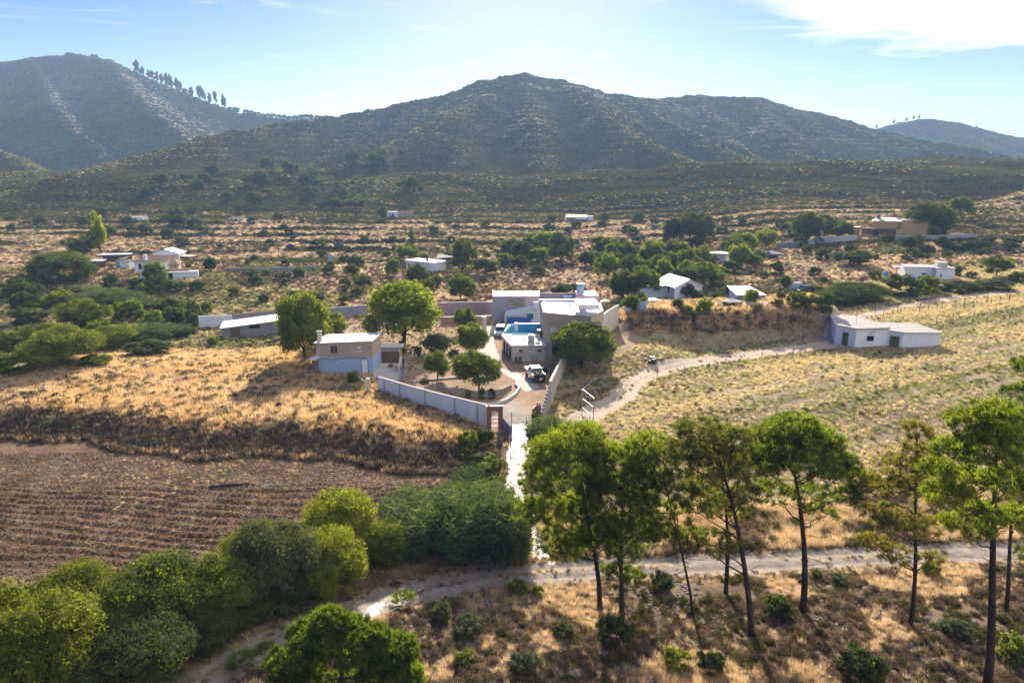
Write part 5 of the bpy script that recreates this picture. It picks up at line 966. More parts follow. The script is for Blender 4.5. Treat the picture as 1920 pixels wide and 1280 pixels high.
mb.add(V + [(v[0], v[1], v[2]-.05) for v in V], [(2*i, 2*i+2, 2*i+3, 2*i+1) for i in range(n)] + [(2*(n+1)+2*i, 2*(n+1)+2*i+1, 2*(n+1)+2*i+3, 2*(n+1)+2*i+2) for i in range(n)]); b.part('sheet', mb, M['whitesheet'])
for x in (0, W/2, W): b.part('post', MB().tube([(x,.8,-.3),(x,.8,3*k)], .05, 5), M['wood'])
b = B('white_umbrella', 'small white garden umbrella left of the big parasol', 'parasol', 1345, 574); k = b.m; mb = MB(); n = 10; mb.add([(0,0,7*k)] + [(7*k*math.cos(2*math.pi*i/n), 5*k*math.sin(2*math.pi*i/n), 4.2*k) for i in range(n)] + [(0,0,6.6*k)], [(0,1+i,1+(i+1)%n) for i in range(n)] + [(n+1,1+(i+1)%n,1+i) for i in range(n)]); b.part('canopy', mb, M['whitesheet']); b.part('pole', MB().tube([(0,0,-.2),(0,0,6.5*k)], .04, 5), M['metal'])
b = B('greenhouse_roof', 'long low pale plastic tunnel left of the gabled house', 'greenhouse', 1200, 572, 1240, 570); W = b.w; k = b.m; mb = MB(); n = 8; mb.xprism([(0,-.2),(0,5*k),(W*.3,7*k),(W,7.5*k),(W,-.2)], 0, 3); b.part('tunnel', mb, M['bluewhite'])
b = B('green_parasol', 'flat green parasol beyond the pink tower', 'parasol', 1135, 578); k = b.m; mb = MB(); n = 8; mb.add([(0,0,17*k)] + [(10*k*math.cos(2*math.pi*i/n), 8*k*math.sin(2*math.pi*i/n), 14.5*k) for i in range(n)] + [(0,0,16.6*k)], [(0,1+i,1+(i+1)%n) for i in range(n)] + [(n+1,1+(i+1)%n,1+i) for i in range(n)]); b.part('canopy', mb, M['green']); b.part('pole', MB().tube([(0,0,-.2),(0,0,16.5*k)], .05, 6), M['metal'])
wallrun('stone_terrace_wall', 'long grey stone terrace wall across the orchard', 'wall', [(480,512),(540,510),(600,507)], [1.5,1.5,1.5], .4, 'block'); wallrun('stone_terrace_wall', 'dark terrace wall right of the small palm like tree', 'wall', [(420,511),(450,511),(478,511)], [1.3,1.3,1.3], .4, 'stone')
# ------------------------------------------------------------------ metal gate frame, field stakes, fence posts
A0 = G(1091, 778); A1 = G(1112, 796)
r = thing('metal_gate_frame', 'tall bare metal gate frame standing open beside the dirt track', 'gate', A0); dx, dy, dz_ = A1[0]-A0[0], A1[1]-A0[1], A1[2]-A0[2]; H0 = 3.3
gm = MB(); P_ = lambda t, z: (dx*t, dy*t, dz_*t + z)
for t in (0, 1): MB().tube([P_(t, -.4), P_(t, H0)], .07, 6).build('post', M['metal'], r)
for z in (H0, H0 - 1.15, H0 - 2.3): MB().tube([P_(0, z), P_(1, z)], .04, 6).build('rail', M['metal'], r)
for t in (.35, .7): MB().tube([P_(t, 0), P_(t, H0)], .03, 5).build('bar', M['metal'], r)
MB().tube([P_(0, H0), (P_(0, 0)[0] + 2.2, 5.5, H0 - .2)], .02, 4).build('stay_wire', M['metal'], r)
b = B('scrap_heap', 'small dark scrap heap beside the dirt track bend', 'scrap', 1210, 682, 1228, 682); W = b.w; sm = MB(); rr = np.random.default_rng(9)
for i in range(9): sm.cbox((rr.uniform(0, W), rr.uniform(0, .9), rr.uniform(.1, .6)), tuple(rr.uniform(.2, .8, 3)), rr.uniform(0, 3))
q = b.part('heap', sm, M['darkmetal']); q['kind'] = 'stuff'
SPm = MB().tube([(0,0,-.1),(0,0,.75)], .05, 5); sme = None
def stake(px, py, h, lab, grp, nm='field_stake'):
    global sme
    p = G(px, py)
    if sme is None: SPm_ = MB().tube([(0,0,-.1),(0,0,1.)], .055, 5); sme = bpy.data.meshes.new('stake'); sme.from_pydata(SPm_.v, [], SPm_.f); sme.materials.append(M['wood'])
    o = link(nm, sme); o.location = p; o.scale = (1, 1, h); tag(o, lab, 'post', grp)
for row, (xa, ya, xb, yb) in enumerate([(1632,580,1920,540),(1650,594,1920,560),(1640,612,1920,585),(1690,560,1860,535),(1760,610,1920,600)]):
    n = 12 if row < 3 else 7
    for i in range(n): stake(xa + (xb-xa)*(i+.3*math.sin(i*2.1+row))/n, ya + (yb-ya)*i/n, 1.1, 'thin wooden stake in the sloping field behind the barn', 'stakes in the field behind the barn')
for i in range(12): stake(1430 + i*42, 612 - i*4.2 if i > 3 else 600 - 0*i, 1.7, 'tall thin fence post along the hedge above the barn', 'fence posts along the hedge', 'fence_post')
for i in range(7): stake(1232 + i*50 + 8*math.sin(i*3), 706 - i*8, .9, 'thin stake on the field side of the dirt track', 'stakes along the dirt track')
lg = G(430, 912); t = thing('fallen_log', 'dark fallen log at the top of the ploughed field', 'log', lg, R(8)); MB().tube([(-1.9,0,.12),(0,.1,.16),(1.9,.05,.14)], [.12,.15,.08], 7).build('log', bark, t)
# ------------------------------------------------------------------ vehicles
def wheel(root, x, y, r, w_=.22):
    t = MB().tube([(x, y - w_/2, r), (x, y + w_/2, r)], r, 18).build('wheel', M['rubber'], root); MB().tube([(x, y - w_/2 - .01, r), (x, y + w_/2 + .01, r)], r * .58, 12).build('rim', M['metal'], t)
def loft(sections, mat, name, root, bevel=0):
    m = MB(); n = len(sections[0]); V = sum([list(s) for s in sections], []); F = [(i*n+k, i*n+(k+1)%n, (i+1)*n+(k+1)%n, (i+1)*n+k) for i in range(len(sections)-1) for k in range(n)]
    m.add(V, F + [tuple(range(n))[::-1], tuple(range((len(sections)-1)*n, len(sections)*n))]); return m.build(name, mat, root, bevel=bevel)
def carbody(root, L, W, prof, mat, taper=.12, zb=.32):
    """prof: (x, half-width scale, z of shoulder); body lofted along x"""
    S = []
    for (x, ws, z) in prof:
        w_ = W / 2 * ws; S.append([(x, -w_, zb), (x, -w_ * 1.0, z * .75), (x, -w_ * .93, z), (x, w_ * .93, z), (x, w_, z * .75), (x, w_, zb)])
    return loft(S, mat, 'body', root, .03)
def cabin(root, x0, x1, x2, x3, W, z0, z1, mat, name='cabin'):
    c = MB().add([(x0,-W/2*.9,z0),(x3,-W/2*.9,z0),(x3,W/2*.9,z0),(x0,W/2*.9,z0),(x1,-W/2*.76,z1),(x2,-W/2*.76,z1),(x2,W/2*.76,z1),(x1,W/2*.76,z1)], [(0,1,5,4),(1,2,6,5),(2,3,7,6),(3,0,4,7)]).build(name + '_glass', M['glass'], root)
    MB().box(x1 - .04, x2 + .04, -W/2*.78, W/2*.78, z1 + .002, z1 + .07).build('roof', mat, root, bevel=.02)
    pm = MB()
    for s in (-1, 1):
        for a, b_ in (((x0, z0), (x1, z1)), ((x3, z0), (x2, z1)), (((x0 + x3)/2, z0), ((x1 + x2)/2, z1))): pm.tube([(a[0], s*W/2*.9, a[1]), (b_[0], s*W/2*.77, b_[1])], .04, 5)
    pm.build('window_pillars', mat, root); return c
def car(name, label, px, py, rz, paintm, kind='suv', grp=None):
    p = G(px, py); r = thing(name, label, 'car' if kind != 'pickup' else 'pickup', p, rz, grp); L, W = 4.5, 1.8
    if kind == 'suv':
        carbody(r, L, W, [(-2.2,.86,.85),(-2.1,.95,1.0),(-1.2,1,1.02),(.9,1,1.0),(1.9,.96,.92),(2.2,.84,.75)], M[paintm]); cabin(r, -2.0, -1.6, .35, 1.0, W, 1.0, 1.62, M[paintm])
    for x in (-1.35, 1.4):
        for y in (-.82, .82): wheel(r, x, y, .34)
    for s in (-1, 1):
        MB().cbox((2.17, s*.62, .72), (.12, .34, .16)).build('headlight', M['whitemetal'], r); MB().cbox((-2.17, s*.7, .82), (.1, .2, .3)).build('tail_light', M['redtrim'], r)
    MB().cbox((2.2, 0, .55), (.1, 1.5, .18)).build('bumper', M['darkmetal'], r); MB().cbox((2.24, 0, .5), (.03, .5, .11)).build('number_plate', M['plastic'], r); return r
car('white_car', 'white car facing the camera beside the pool house', 938, 628, R(-96), 'carwhite')
car('dark_car', 'dark car parked in the plot right of the striped roof', 1507, 549, R(200), 'darkcar')
b = B('parked_van', 'pale boxy van roof seen between the garden trees', 'van', 1478, 547); b.part('body', MB().box(0, 4.2, 0, 1.9, .4, 1.1).add([(0,0,1.1),(3.4,0,1.1),(3.4,1.9,1.1),(0,1.9,1.1),(0.1,.1,2.0),(3.1,.1,2.0),(3.1,1.8,2.0),(.1,1.8,2.0)], [(0,1,5,4),(1,2,6,5),(2,3,7,6),(3,0,4,7),(4,5,6,7)]), M['silver']); wheel(b.r, .8, 0.05, .33); wheel(b.r, 3.4, .05, .33); wheel(b.r, .8, 1.85, .33); wheel(b.r, 3.4, 1.85, .33)
# pickup with black bed and tailgate, its open door swung out
p = G(1003, 710); r = thing('pickup_truck', 'silver pickup truck with black tailgate and open side door in the yard', 'pickup', p, R(104)); W = 1.82; Z = .25
body = MB(); body.box(.9, 2.35, -W/2, W/2, .45 + Z, .98 + Z).box(-.7, .9, -W/2, W/2, .42 + Z, 1.0 + Z).box(-2.3, -.7, W/2 - .1, W/2, .5 + Z, 1.02 + Z).box(-2.3, -.7, -W/2, -W/2 + .1, .5 + Z, 1.02 + Z).box(-2.3, -.7, -W/2 + .1, W/2 - .1, .5 + Z, .6 + Z)
body.build('body', M['silver'], r, bevel=.02); MB().box(-2.36, -2.305, -W/2 + .02, W/2 - .02, .5 + Z, 1.05 + Z).build('tailgate', M['rubber'], r); MB().box(-2.25, -.75, -W/2 + .12, W/2 - .12, .601 + Z, .95 + Z).build('load', M['rubber'], r); MB().box(-1.6, -1.2, -.1, .3, .952 + Z, 1.1 + Z).build('yellow_bag', M['orange'], r)
cabin(r, -.65, -.4, .55, 1.1, W, 1.0 + Z, 1.55 + Z, M['silver'])
MB().tube([(-.85,-.8,1.0+Z),(-.95,-.8,1.6+Z),(-.95,.8,1.6+Z),(-.85,.8,1.0+Z)], .05, 6).build('roll_bar', M['whitemetal'], r)
MB().cbox((.35, -1.45, .75 + Z), (.95, .08, .95), R(62)).build('open_door', M['rubber'], r)
for x in (-1.55, 1.55):
    for y in (-.8, .8): wheel(r, x, y, .4, .26)
MB().cbox((-2.42, 0, .5 + Z), (.12, 1.6, .16)).build('bumper', M['darkmetal'], r); MB().cbox((-2.5, -.25, .52 + Z), (.02, .5, .12)).build('number_plate', M['plastic'], r)
for s in (-1, 1): MB().cbox((-2.33, s*.82, .82 + Z), (.1, .14, .3)).build('tail_light', M['redtrim'], r)
# motorcycle
p = G(936, 686); r = thing('motorcycle', 'dark motorcycle leaning at the drive edge', 'motorcycle', p, R(75))
for x in (-.65, .65): w_ = MB().tube([(x,-.06,.3),(x,.06,.3)], .3, 16).build('wheel', M['rubber'], r); MB().tube([(x,-.07,.3),(x,.07,.3)], .18, 12).build('rim', M['metal'], w_)
MB().tube([(-.65,0,.3),(-.2,0,.62),(.3,0,.66),(.65,0,.3)], .05, 6).build('frame', M['darkmetal'], r); MB().box(-.2, .25, -.14, .14, .3, .6).build('engine', M['metal'], r); MB().tube([(-.1,0,.74),(.3,0,.8)], [.12,.16], 8).build('fuel_tank', M['darkcar'], r); MB().tube([(-.7,0,.78),(-.1,0,.74)], .1, 6).build('saddle', M['black'], r); MB().tube([(.65,0,.3),(.42,0,.95)], .035, 5).build('fork', M['metal'], r); MB().tube([(.36,-.36,.98),(.42,0,.96),(.36,.36,.98)], .025, 5).build('handlebar', M['darkmetal'], r); MB().cbox((.52,0,.82), (.12,.16,.16)).build('headlight', M['whitemetal'], r)
b = B('bench_slab', 'low concrete bench slab against the service building', 'bench', 964, 682, 986, 681); W = b.w; b.part('slab', MB().box(0, W, 0, .55, .3, .42), M['paleconc']); b.part('support', MB().box(.1, .35, .05, .5, -.2, .297), M['concrete']); b.part('support', MB().box(W-.35, W-.1, .05, .5, -.2, .297), M['concrete']); BP = b
# ------------------------------------------------------------------ the two people sitting on the bench
def person(label, lx, cloth, arms=0, turn=0.):
    c, q = math.cos(BP.rz), math.sin(BP.rz); loc = (BP.p[0] + lx*c - .22*q, BP.p[1] + lx*q + .22*c, BP.p[2] + .42); root = thing('person', label, 'person', loc, BP.rz + turn, 'people on the bench')
    def skin(name, J, E, mat, sub=2):
        me = bpy.data.meshes.new(name); me.from_pydata([j[:3] for j in J], E, []); me.materials.append(mat); o = link(name, me, root); sk = o.modifiers.new('skin', 'SKIN'); sk.use_smooth_shade = True
        for i, j in enumerate(J): me.skin_vertices[0].data[i].radius = (j[3], j[4] if len(j) > 4 else j[3])
        me.skin_vertices[0].data[0].use_root = True; s_ = o.modifiers.new('sub', 'SUBSURF'); s_.levels = s_.render_levels = sub; return o
    a = arms
    J = [(0,0,.10,.14,.11),(0,-.02,.30,.13,.10),(0,-.03,.48,.15,.105),(0,-.03,.56,.06,.055),(0,-.05,.64,.055),(0,-.06,.74,.085,.10),(0,-.06,.83,.07,.08),
         (-.10,-.04,.06,.085),(-.13,-.44,.08,.062),(-.13,-.46,-.34,.04),(-.14,-.60,-.38,.035),(.10,-.04,.06,.085),(.14,-.44,.08,.062),(.15,-.44,-.34,.04),(.16,-.58,-.38,.035),
         (-.19,-.03,.50,.055),(-.24,-.12,.26,.042),(-.12,-.34,.16,.032),(.19,-.03,.50,.055),(.24,-.12,.26,.042),(.12,-.34,.16,.032)]
    E = [(0,1),(1,2),(2,3),(3,4),(4,5),(5,6),(0,7),(7,8),(8,9),(9,10),(0,11),(11,12),(12,13),(13,14),(2,15),(15,16),(16,17),(2,18),(18,19),(19,20)]
    skin('body', J, E, M['skin'])
    skin('shirt', [(0,0,.12,.155,.125),(0,-.02,.30,.145,.115),(0,-.03,.47,.165,.12),(0,-.03,.54,.08,.07),(-.20,-.04,.49,.072),(-.235,-.1,.34,.062),(.20,-.04,.49,.072),(.235,-.1,.34,.062)], [(0,1),(1,2),(2,3),(2,4),(4,5),(2,6),(6,7)], cloth)
    skin('trousers', [(0,0,.08,.155,.13),(-.11,-.05,.065,.1),(-.13,-.44,.08,.075),(-.13,-.455,-.2,.058),(.11,-.05,.065,.1),(.14,-.44,.08,.075),(.145,-.44,-.2,.058)], [(0,1),(1,2),(2,3),(0,4),(4,5),(5,6)], M['darkcloth'])
    skin('hair', [(0,-.045,.80,.088,.10),(0,-.03,.86,.075,.085)], [(0,1)], M['hair'], 2)
    hd = MB()
    for s in (-1, 1):
        for f in range(4): bx = s*.12 + (f - 1.5) * .017; hd.tube([(bx,-.36,.155),(bx,-.405 - .006*(f in (1,2)),.15),(bx,-.43 - .006*(f in (1,2)),.125)], [.0095,.0085,.007], 5)
        hd.tube([(s*.12 - s*.035,-.345,.16),(s*.12 - s*.06,-.375,.155),(s*.12 - s*.062,-.40,.145)], [.011,.009,.007], 5)
    hd.build('fingers', M['skin'], root); fc = MB()
    for s in (-1, 1): fc.cbox((s*.032, -.158, .755), (.022,.01,.01)); 
    fc.build('eyes', M['hair'], root); MB().tube([(0,-.155,.755),(0,-.178,.725),(0,-.158,.715)], [.008,.014,.008], 5).build('nose', M['skin'], root); MB().cbox((0,-.155,.69), (.045,.012,.01)).build('mouth', M['maroon'], root)
    for s in (-1, 1): MB().cbox((s*.085,-.06,.745), (.02,.035,.055)).build('ear', M['skin'], root)
person('person in a dark maroon top sitting on the left of the bench', .35, M['maroon'], 0, .1); person('person in a darker top sitting on the right of the bench', .98, M['darkcloth'], 1, -.15)
# dry dark heap against painted wall, wheel rims etc.
p = G(733, 688); t = thing('dark_basin', 'small dark round basin on the porch step', 'basin', (p[0], p[1], p[2] + .1)); MB().tube([(0,0,.05),(0,0,.25)], [.3,.36], 14).build('basin', M['darkmetal'], t)
# ------------------------------------------------------------------ ground cover
def keep_off(X, Y):
    k = np.ones(X.shape, bool)
    for (a, b, r) in HOUSEPADS: k &= (X - a) ** 2 + (Y - b) ** 2 > r * r
    return k
STRAW = [tuft_mesh('straw_tuft', LM['straw'], i, 30, .55, .04) for i in range(3)] + [tuft_mesh('gold_tuft', LM['gold'], 10 + i, 30, .6, .04) for i in range(3)]
PINK = [tuft_mesh('pinkish_tuft', LM['pink'], 25 + i, 30, .6, .05) for i in range(2)]
GRN = [tuft_mesh('green_tuft', LM['greengrass'], 35 + i, 30, .5, .045, .3, .8) for i in range(3)]
PALE = [tuft_mesh('pale_tuft', LM['pale'], 20 + i, 30, .6, .04) for i in range(3)]
WEED = [scrub_mesh('weed_clump', LM['weed'], 40 + i, 7, 110, .16, .8, 0) for i in range(3)]
BROWN = [scrub_mesh('brown_weed', LM['brownscrub'], 50 + i, 7, 150, .13, .8, 0) for i in range(3)]
SCRUB = [scrub_mesh('scrub_clump', LM['scrub'], 60 + i) for i in range(4)]
def cover(name, label, protos, X, Y, smin, smax, K=None, zf=1.0, seed=0, dens=None):
    rng = np.random.default_rng(seed + 5); k = keep_off(X, Y)
    if dens is not None: k &= rng.random(len(X)) < dens
    X, Y = X[k], Y[k]; S = rng.uniform(smin, smax, len(X)); return scatter(name, label, protos, X, Y, S, None if K is None else K[k], S * zf * rng.uniform(.8, 1.2, len(X)), seed)
# left dry field with its bank
X, Y = rand_pts(90000, -72, 0, 62, 116, 1); z = zones(X, Y); foot = bankfoot(X)
sel = (z == 1) | ((Y > foot - .5) & (Y < foot + 5) & (z != 7) & (z != 4) & (X < -2)); X, Y = X[sel], Y[sel]; n = len(X)
nz = fbm(X, Y, 7, 3, 61); nz2 = fbm(X, Y, 2.5, 2, 62); bank = ss(Y - bankfoot(X), 5.5, 2.5); rg = np.random.default_rng(2)
K = np.where(rg.random(n) < .5 + nz, 3 + rg.integers(0, 3, n), rg.integers(0, 3, n)); K = np.where(rg.random(n) < .07 + .5 * bank + .16 * (nz2 > .25), 6 + rg.integers(0, 3, n), K)
cover('dry_grass', 'waist high golden dry grass over the field and its bank', STRAW + BROWN, X, Y, .6, 1.25, K, .95, 1, .62 + .5 * nz2)
# ploughed field clods
X, Y = rand_pts(40000, -70, -3, 46, 72, 3); z = zones(X, Y); sel = z == 2; X, Y = X[sel], Y[sel]
CLOD = [rock_mesh('earth_clod', 70 + i, GM['plough']) for i in range(4)]
scatter('earth_clods', 'dark turned clods lying over the ploughed field', CLOD, X, Y, np.random.default_rng(1).uniform(.06, .30, len(X)) , None, None, 4)
X, Y = rand_pts(2600, -70, -3, 46, 74, 5); z = zones(X, Y); sel = (z == 2) & (fbm(X, Y, 6, 3, 8) > .05); X, Y = X[sel], Y[sel]
cover('field_stubble', 'thin dry stubble left on the ploughed field', STRAW[:3] + WEED[:1], X, Y, .3, .6, None, .6, 6)
# right fallow field
X, Y = rand_pts(200000, 4, 130, 56, 175, 7); z = zones(X, Y); sel = (z == 3); X, Y = X[sel], Y[sel]; n = len(X)
strip = (.55 * np.sin((Y - .42 * X) * .8 + fbm(X, Y, 25, 2, 63) * 2.0) + .75 * np.sin((Y - .42 * X) * .27 + 1.2 + fbm(X, Y, 40, 2, 65) * 1.5)) ; nz = fbm(X, Y, 9, 3, 64); rg = np.random.default_rng(8)
K = np.where(rg.random(n) < np.clip(.55 + nz * .6 + .5 * strip, .05, .98), rg.integers(0, 3, n), 3 + rg.integers(0, 3, n)); K = np.where(rg.random(n) < .05, 6 + rg.integers(0, 3, n), K)
cover('fallow_weeds', 'pale grass and green weeds in strips over the fallow field', PALE + GRN + [BROWN[0], WEED[0], BROWN[1]], X, Y, .3, .75, K, .8, 9, np.clip(.6 + .25 * np.sin((Y - .42 * X) * 1.6 + 1) + .6 * nz, 0, 1))
# embankment, open ground between the plots, and the valley floor
X, Y = rand_pts(110000, -150, 160, 56, 232, 11); z = zones(X, Y); nz = fbm(X, Y, 16, 4, 65); nz3 = fbm(X, Y, 30, 3, 66); sel = (z == 0) & (np.abs(X) < .82 * Y + 6); X, Y, nz, nz3 = X[sel], Y[sel], nz[sel], nz3[sel]; n = len(X); rg = np.random.default_rng(12)
K = np.where(nz > .30, 3 + rg.integers(0, 3, n), rg.integers(0, 3, n)); K = np.where(rg.random(n) < .22 + .35 * (nz3 < -.1), 6 + rg.integers(0, 3, n), K); K = np.where((X < -38) & (Y < 165) & (rg.random(n) < .6), 3 + rg.integers(0, 3, n), K)
cover('valley_grass', 'dry grass and weeds on the open ground between the plots', STRAW[:3] + WEED + BROWN, X, Y, .6, 1.5, K, .75, 13, np.clip(.75 + nz * .7, 0, 1))
# terraces
X, Y = wedge(120000, 205, 352, 15); z = zones(X, Y); sel = z == 8; X, Y = X[sel], Y[sel]; n = len(X)
s = .058 * (np.clip(Y, 215, 420) - 215) + fbm(X, Y, 60, 2, 5) * 1.3 * ss(Y, 205, 250); fr = (s / 1.15) % 1; rg = np.random.default_rng(16)
riser = (fr > .70); K = np.where(riser & (rg.random(n) < .62 + 1.2 * fbm(X, Y, 28, 2, 82)), 6 + rg.integers(0, 4, n), rg.integers(0, 6, n)); nz = fbm(X, Y, 35, 3, 67); K = np.where(rg.random(n) < np.clip(.05 + nz * .9, 0, .6), 6 + rg.integers(0, 4, n), K)
cover('terrace_grass', 'dry grass on the terraces with dark scrub along their banks', [STRAW[0], PINK[1], PINK[0], PALE[1], BROWN[0], BROWN[1]] + SCRUB, X, Y, 1.0, 2.2, K, .6, 17)
# hillside scrub
def hillpts(n, y0, y1, seed):
    X, Y = wedge(n, y0, y1, seed); z1 = H(X, Y); e = 6.
    sy = (H(X, Y + e) - z1) / e; sx = (H(X + e, Y) - z1) / e; vx, vy = -X, -Y; L = np.hypot(X, Y); face = (-sx * vx - sy * vy) / L + (CAMZ - z1) / L
    return X[face > -.04], Y[face > -.04], sx[face > -.04], sy[face > -.04]
X, Y, sx, sy = hillpts(270000, 318, 700, 19); nz = fbm(X, Y, 45, 4, 68); n = len(X); rg = np.random.default_rng(20)
# open, grassier crests, sunlight on them put into paler clumps; scrub in folds
crest = np.clip((H(X, Y) - .25 * (H(X + 14, Y) + H(X - 14, Y) + H(X, Y + 14) + H(X, Y - 14))) / 1.6, -1, 1)
K = np.where(rg.random(n) < np.clip(.06 + .4 * crest + nz * .4, .0, .7), 4 + rg.integers(0, 5, n), rg.integers(0, 4, n)); HP = SCRUB + [BROWN[0], WEED[1], PINK[0], WEED[2], WEED[0]]
cover('hillside_scrub', 'grey green scrub covering the near slopes of the hills', HP, X, Y, .9, 2.4, K, .68, 21)
X, Y, sx, sy = hillpts(190000, 700, 1330, 23); n = len(X); nz = fbm(X, Y, 70, 4, 69); rg = np.random.default_rng(24)
K = np.where(rg.random(n) < np.clip(.03 + nz * .4, .0, .4), 4 + rg.integers(0, 2, n), rg.integers(0, 4, n))
cover('mountain_scrub', 'hazy dark scrub over the far mountain slopes', HP[:8], X, Y, 1.6, 3.8, K, .62, 25)
# foreground slope
X, Y = rand_pts(60000, -34, 76, 14, 50, 27); z = zones(X, Y); roady = np.interp(X, [p[0] for p in ROADL[::-1]], [p[1] for p in ROADL[::-1]])
sel = (z != 6) & (z != 7) & (z != 2) & (Y < roady - 2.1); X, Y = X[sel], Y[sel]; n = len(X); nz = fbm(X, Y, 5, 3, 70); rg = np.random.default_rng(28)
K = np.select([nz > .14, nz > -.22], [rg.integers(0, 3, n), rg.choice([0, 1, 3, 4, 5, 3, 4, 6, 7], n)], 6 + rg.integers(0, 3, n))
FT = [tuft_mesh('fine_tuft', LM['straw'], 80 + i, 60, .55, .016, .22, .6) for i in range(3)]
FS = [scrub_mesh('fine_scrub', LM['brownscrub'], 84 + i, 9, 700, .05, .8, 0) for i in range(3)] + [scrub_mesh('fine_weed', LM['scrub'], 88 + i, 9, 700, .05, .8, .35) for i in range(3)]
cover('slope_undergrowth', 'dry grass and low brown scrub over the stony slope', FT + [FS[0], FS[1], FS[2]] + FS[3:] , X, Y, .3, 1.0, np.clip(K, 0, 8), .8, 29, .6 + nz)
X, Y = rand_pts(20000, -34, 76, 14, 48, 31); z = zones(X, Y); roady = np.interp(X, [p[0] for p in ROADL[::-1]], [p[1] for p in ROADL[::-1]]); sel = (z == 0) & (Y < roady - 1.8) & (fbm(X, Y, 6, 2, 71) > -.15); X, Y = X[sel], Y[sel]
scatter('loose_stones', 'loose grey brown stones lying on the slope', [rock_mesh('stone', 90 + i) for i in range(4)], X, Y, np.random.default_rng(3).uniform(.08, .5, len(X)) ** 1.3, None, None, 32)
# verge beyond the gravel road
X, Y = rand_pts(34000, 0, 84, 46, 60, 33); z = zones(X, Y); roady = np.interp(X, [p[0] for p in ROADL[::-1]], [p[1] for p in ROADL[::-1]]); sel = (z != 6) & (z != 7) & (Y > roady + 1.9) & (Y < roady + 9) & (X > 1); X, Y = X[sel], Y[sel]; n = len(X); nz = fbm(X, Y, 4, 3, 72); rg = np.random.default_rng(34)
cover('road_verge', 'tall dry weeds on the verge beyond the gravel road', FT + FS, X, Y, .6, 1.5, np.where(nz > 0, rg.integers(0, 3, n), rg.integers(0, 9, n)), .9, 35, .5 + nz)

# the cut bank beside the dirt track, and thin weeds over the garden earth
X, Y = rand_pts(22000, 9, 62, 94, 133, 37); z = zones(X, Y); up_ = H(X, Y + 1.) - H(X, Y - 1.); top = H(X, Y) - .045 * np.clip(X - 10, 0, 60) > 3.6; sel = (z == 0) & (top | (fbm(X, Y, 5, 2, 73) > .05)); X, Y, top = X[sel], Y[sel], top[sel]; n = len(X); rg = np.random.default_rng(38)
cover('bank_grass', 'tall orange gold grass along the top of the cut bank', STRAW + BROWN, X, Y, .8, 1.6, np.where(top, rg.integers(0, 7, n), 6 + rg.integers(0, 3, n)), .9, 39, .75 + 0 * X)
X, Y = rand_pts(9000, -30, 12, 80, 130, 40); z = zones(X, Y); sel = (z == 4) & (fbm(X, Y, 6, 3, 74) > -.02) & ((X < -6.5) | (Y > 100)); X, Y = X[sel], Y[sel]
cover('garden_weeds', 'thin dry weeds over the garden earth', [STRAW[0], PALE[0], WEED[0], BROWN[0]], X, Y, .25, .6, None, .7, 41)

# grass creeping in on the middle and the edges of the tracks
ex = []
for ln_, hw, nn in ((TRACKL, 2.2, 1500), (ROADL, 1.95, 3600), (TRACK2, 1.6, 1200)):
    L_ = np.array(ln_); sg = np.hypot(*(L_[1:] - L_[:-1]).T); cs = np.concatenate([[0], np.cumsum(sg)]); rg = np.random.default_rng(nn); t = rg.uniform(0, cs[-1], nn); cxx = np.interp(t, cs, L_[:, 0]); cyy = np.interp(t, cs, L_[:, 1])
    tx = np.interp(t + .5, cs, L_[:, 0]) - cxx; ty = np.interp(t + .5, cs, L_[:, 1]) - cyy; q = np.hypot(tx, ty) + 1e-6; o_ = np.where(rg.random(nn) < .12, rg.normal(size=nn) * .14, np.where(rg.random(nn) < .5, -1, 1) * (hw + rg.normal(size=nn) * .35))
    m_ = (o_ > -9) & ((np.abs(o_) > .6) | (fbm(t, t * 0, 6, 2, 5) > 0)); ex.append(np.stack([cxx - ty / q * o_, cyy + tx / q * o_], 1)[m_])
ex = np.concatenate(ex); cover('track_edge_grass', 'short dry grass creeping over the track edges', [FT[0], FT[1], PALE[0], FS[0]], ex[:, 0], ex[:, 1], .25, .6, None, .7, 51)
# ------------------------------------------------------------------ pines of the foreground slope
def P3(px, py): p = G(px, py); return (p[0], p[1], p[2])
def pads_px(base, items):
    """pads given as (pixel x, pixel y, radius px, flatness, tufts) about a trunk base, at the trunk's distance"""
    m = mpp(base); out = []
    for (px, py, r, fl, n, dy) in items:
        y = base[1] + dy; d = ray(px, py); out.append((d[0] / d[1] * y - base[0], dy, CAMZ + d[2] / d[1] * y - base[2], r * m * 1.22, r * m * fl * 1.25, int(n * .9)))
    return out
def hpx(base, py): d = ray(960, py); return CAMZ + d[2] / d[1] * base[1] - base[2]
def lean_px(base, px, py):
    y = base[1]; d = ray(px, py); return d[0] / d[1] * y - base[0]
PG = 'tall pines in the line along the gravel road'
def mkpine(label, bx, by, tx, ty, items, r0=.17, mat='pine', seed=0, tuft=.38, dens=1., dead=6, name='pine_tree', base=None):
    b = base or P3(bx, by); return pine(name, label, b, hpx(b, ty), pads_px(b, items), (lean_px(b, tx, ty), 0), r0, mat, seed, tuft, dens, (), 'pine tree', PG, dead)
mkpine('leftmost tall pine leaning left beside the shining driveway', 1122, 1138, 1078, 830,
  [(1085,830,42,.6,60,0),(1030,850,34,.6,40,.6),(1125,850,32,.6,36,.5),(1060,880,50,.55,60,-.8),(1015,910,34,.6,40,.4),(1110,900,34,.5,36,.8),(1025,965,36,.7,44,-.4),(1075,990,40,.5,36,.5),(1045,1020,34,.4,22,-.6),(1005,880,20,.6,16,.3),(1000,960,26,.7,24,.3),(1060,1030,30,.5,22,.4),(1100,1010,24,.5,16,-.3),(1090,950,34,.6,30,.6)], .19, 'pine', 1)
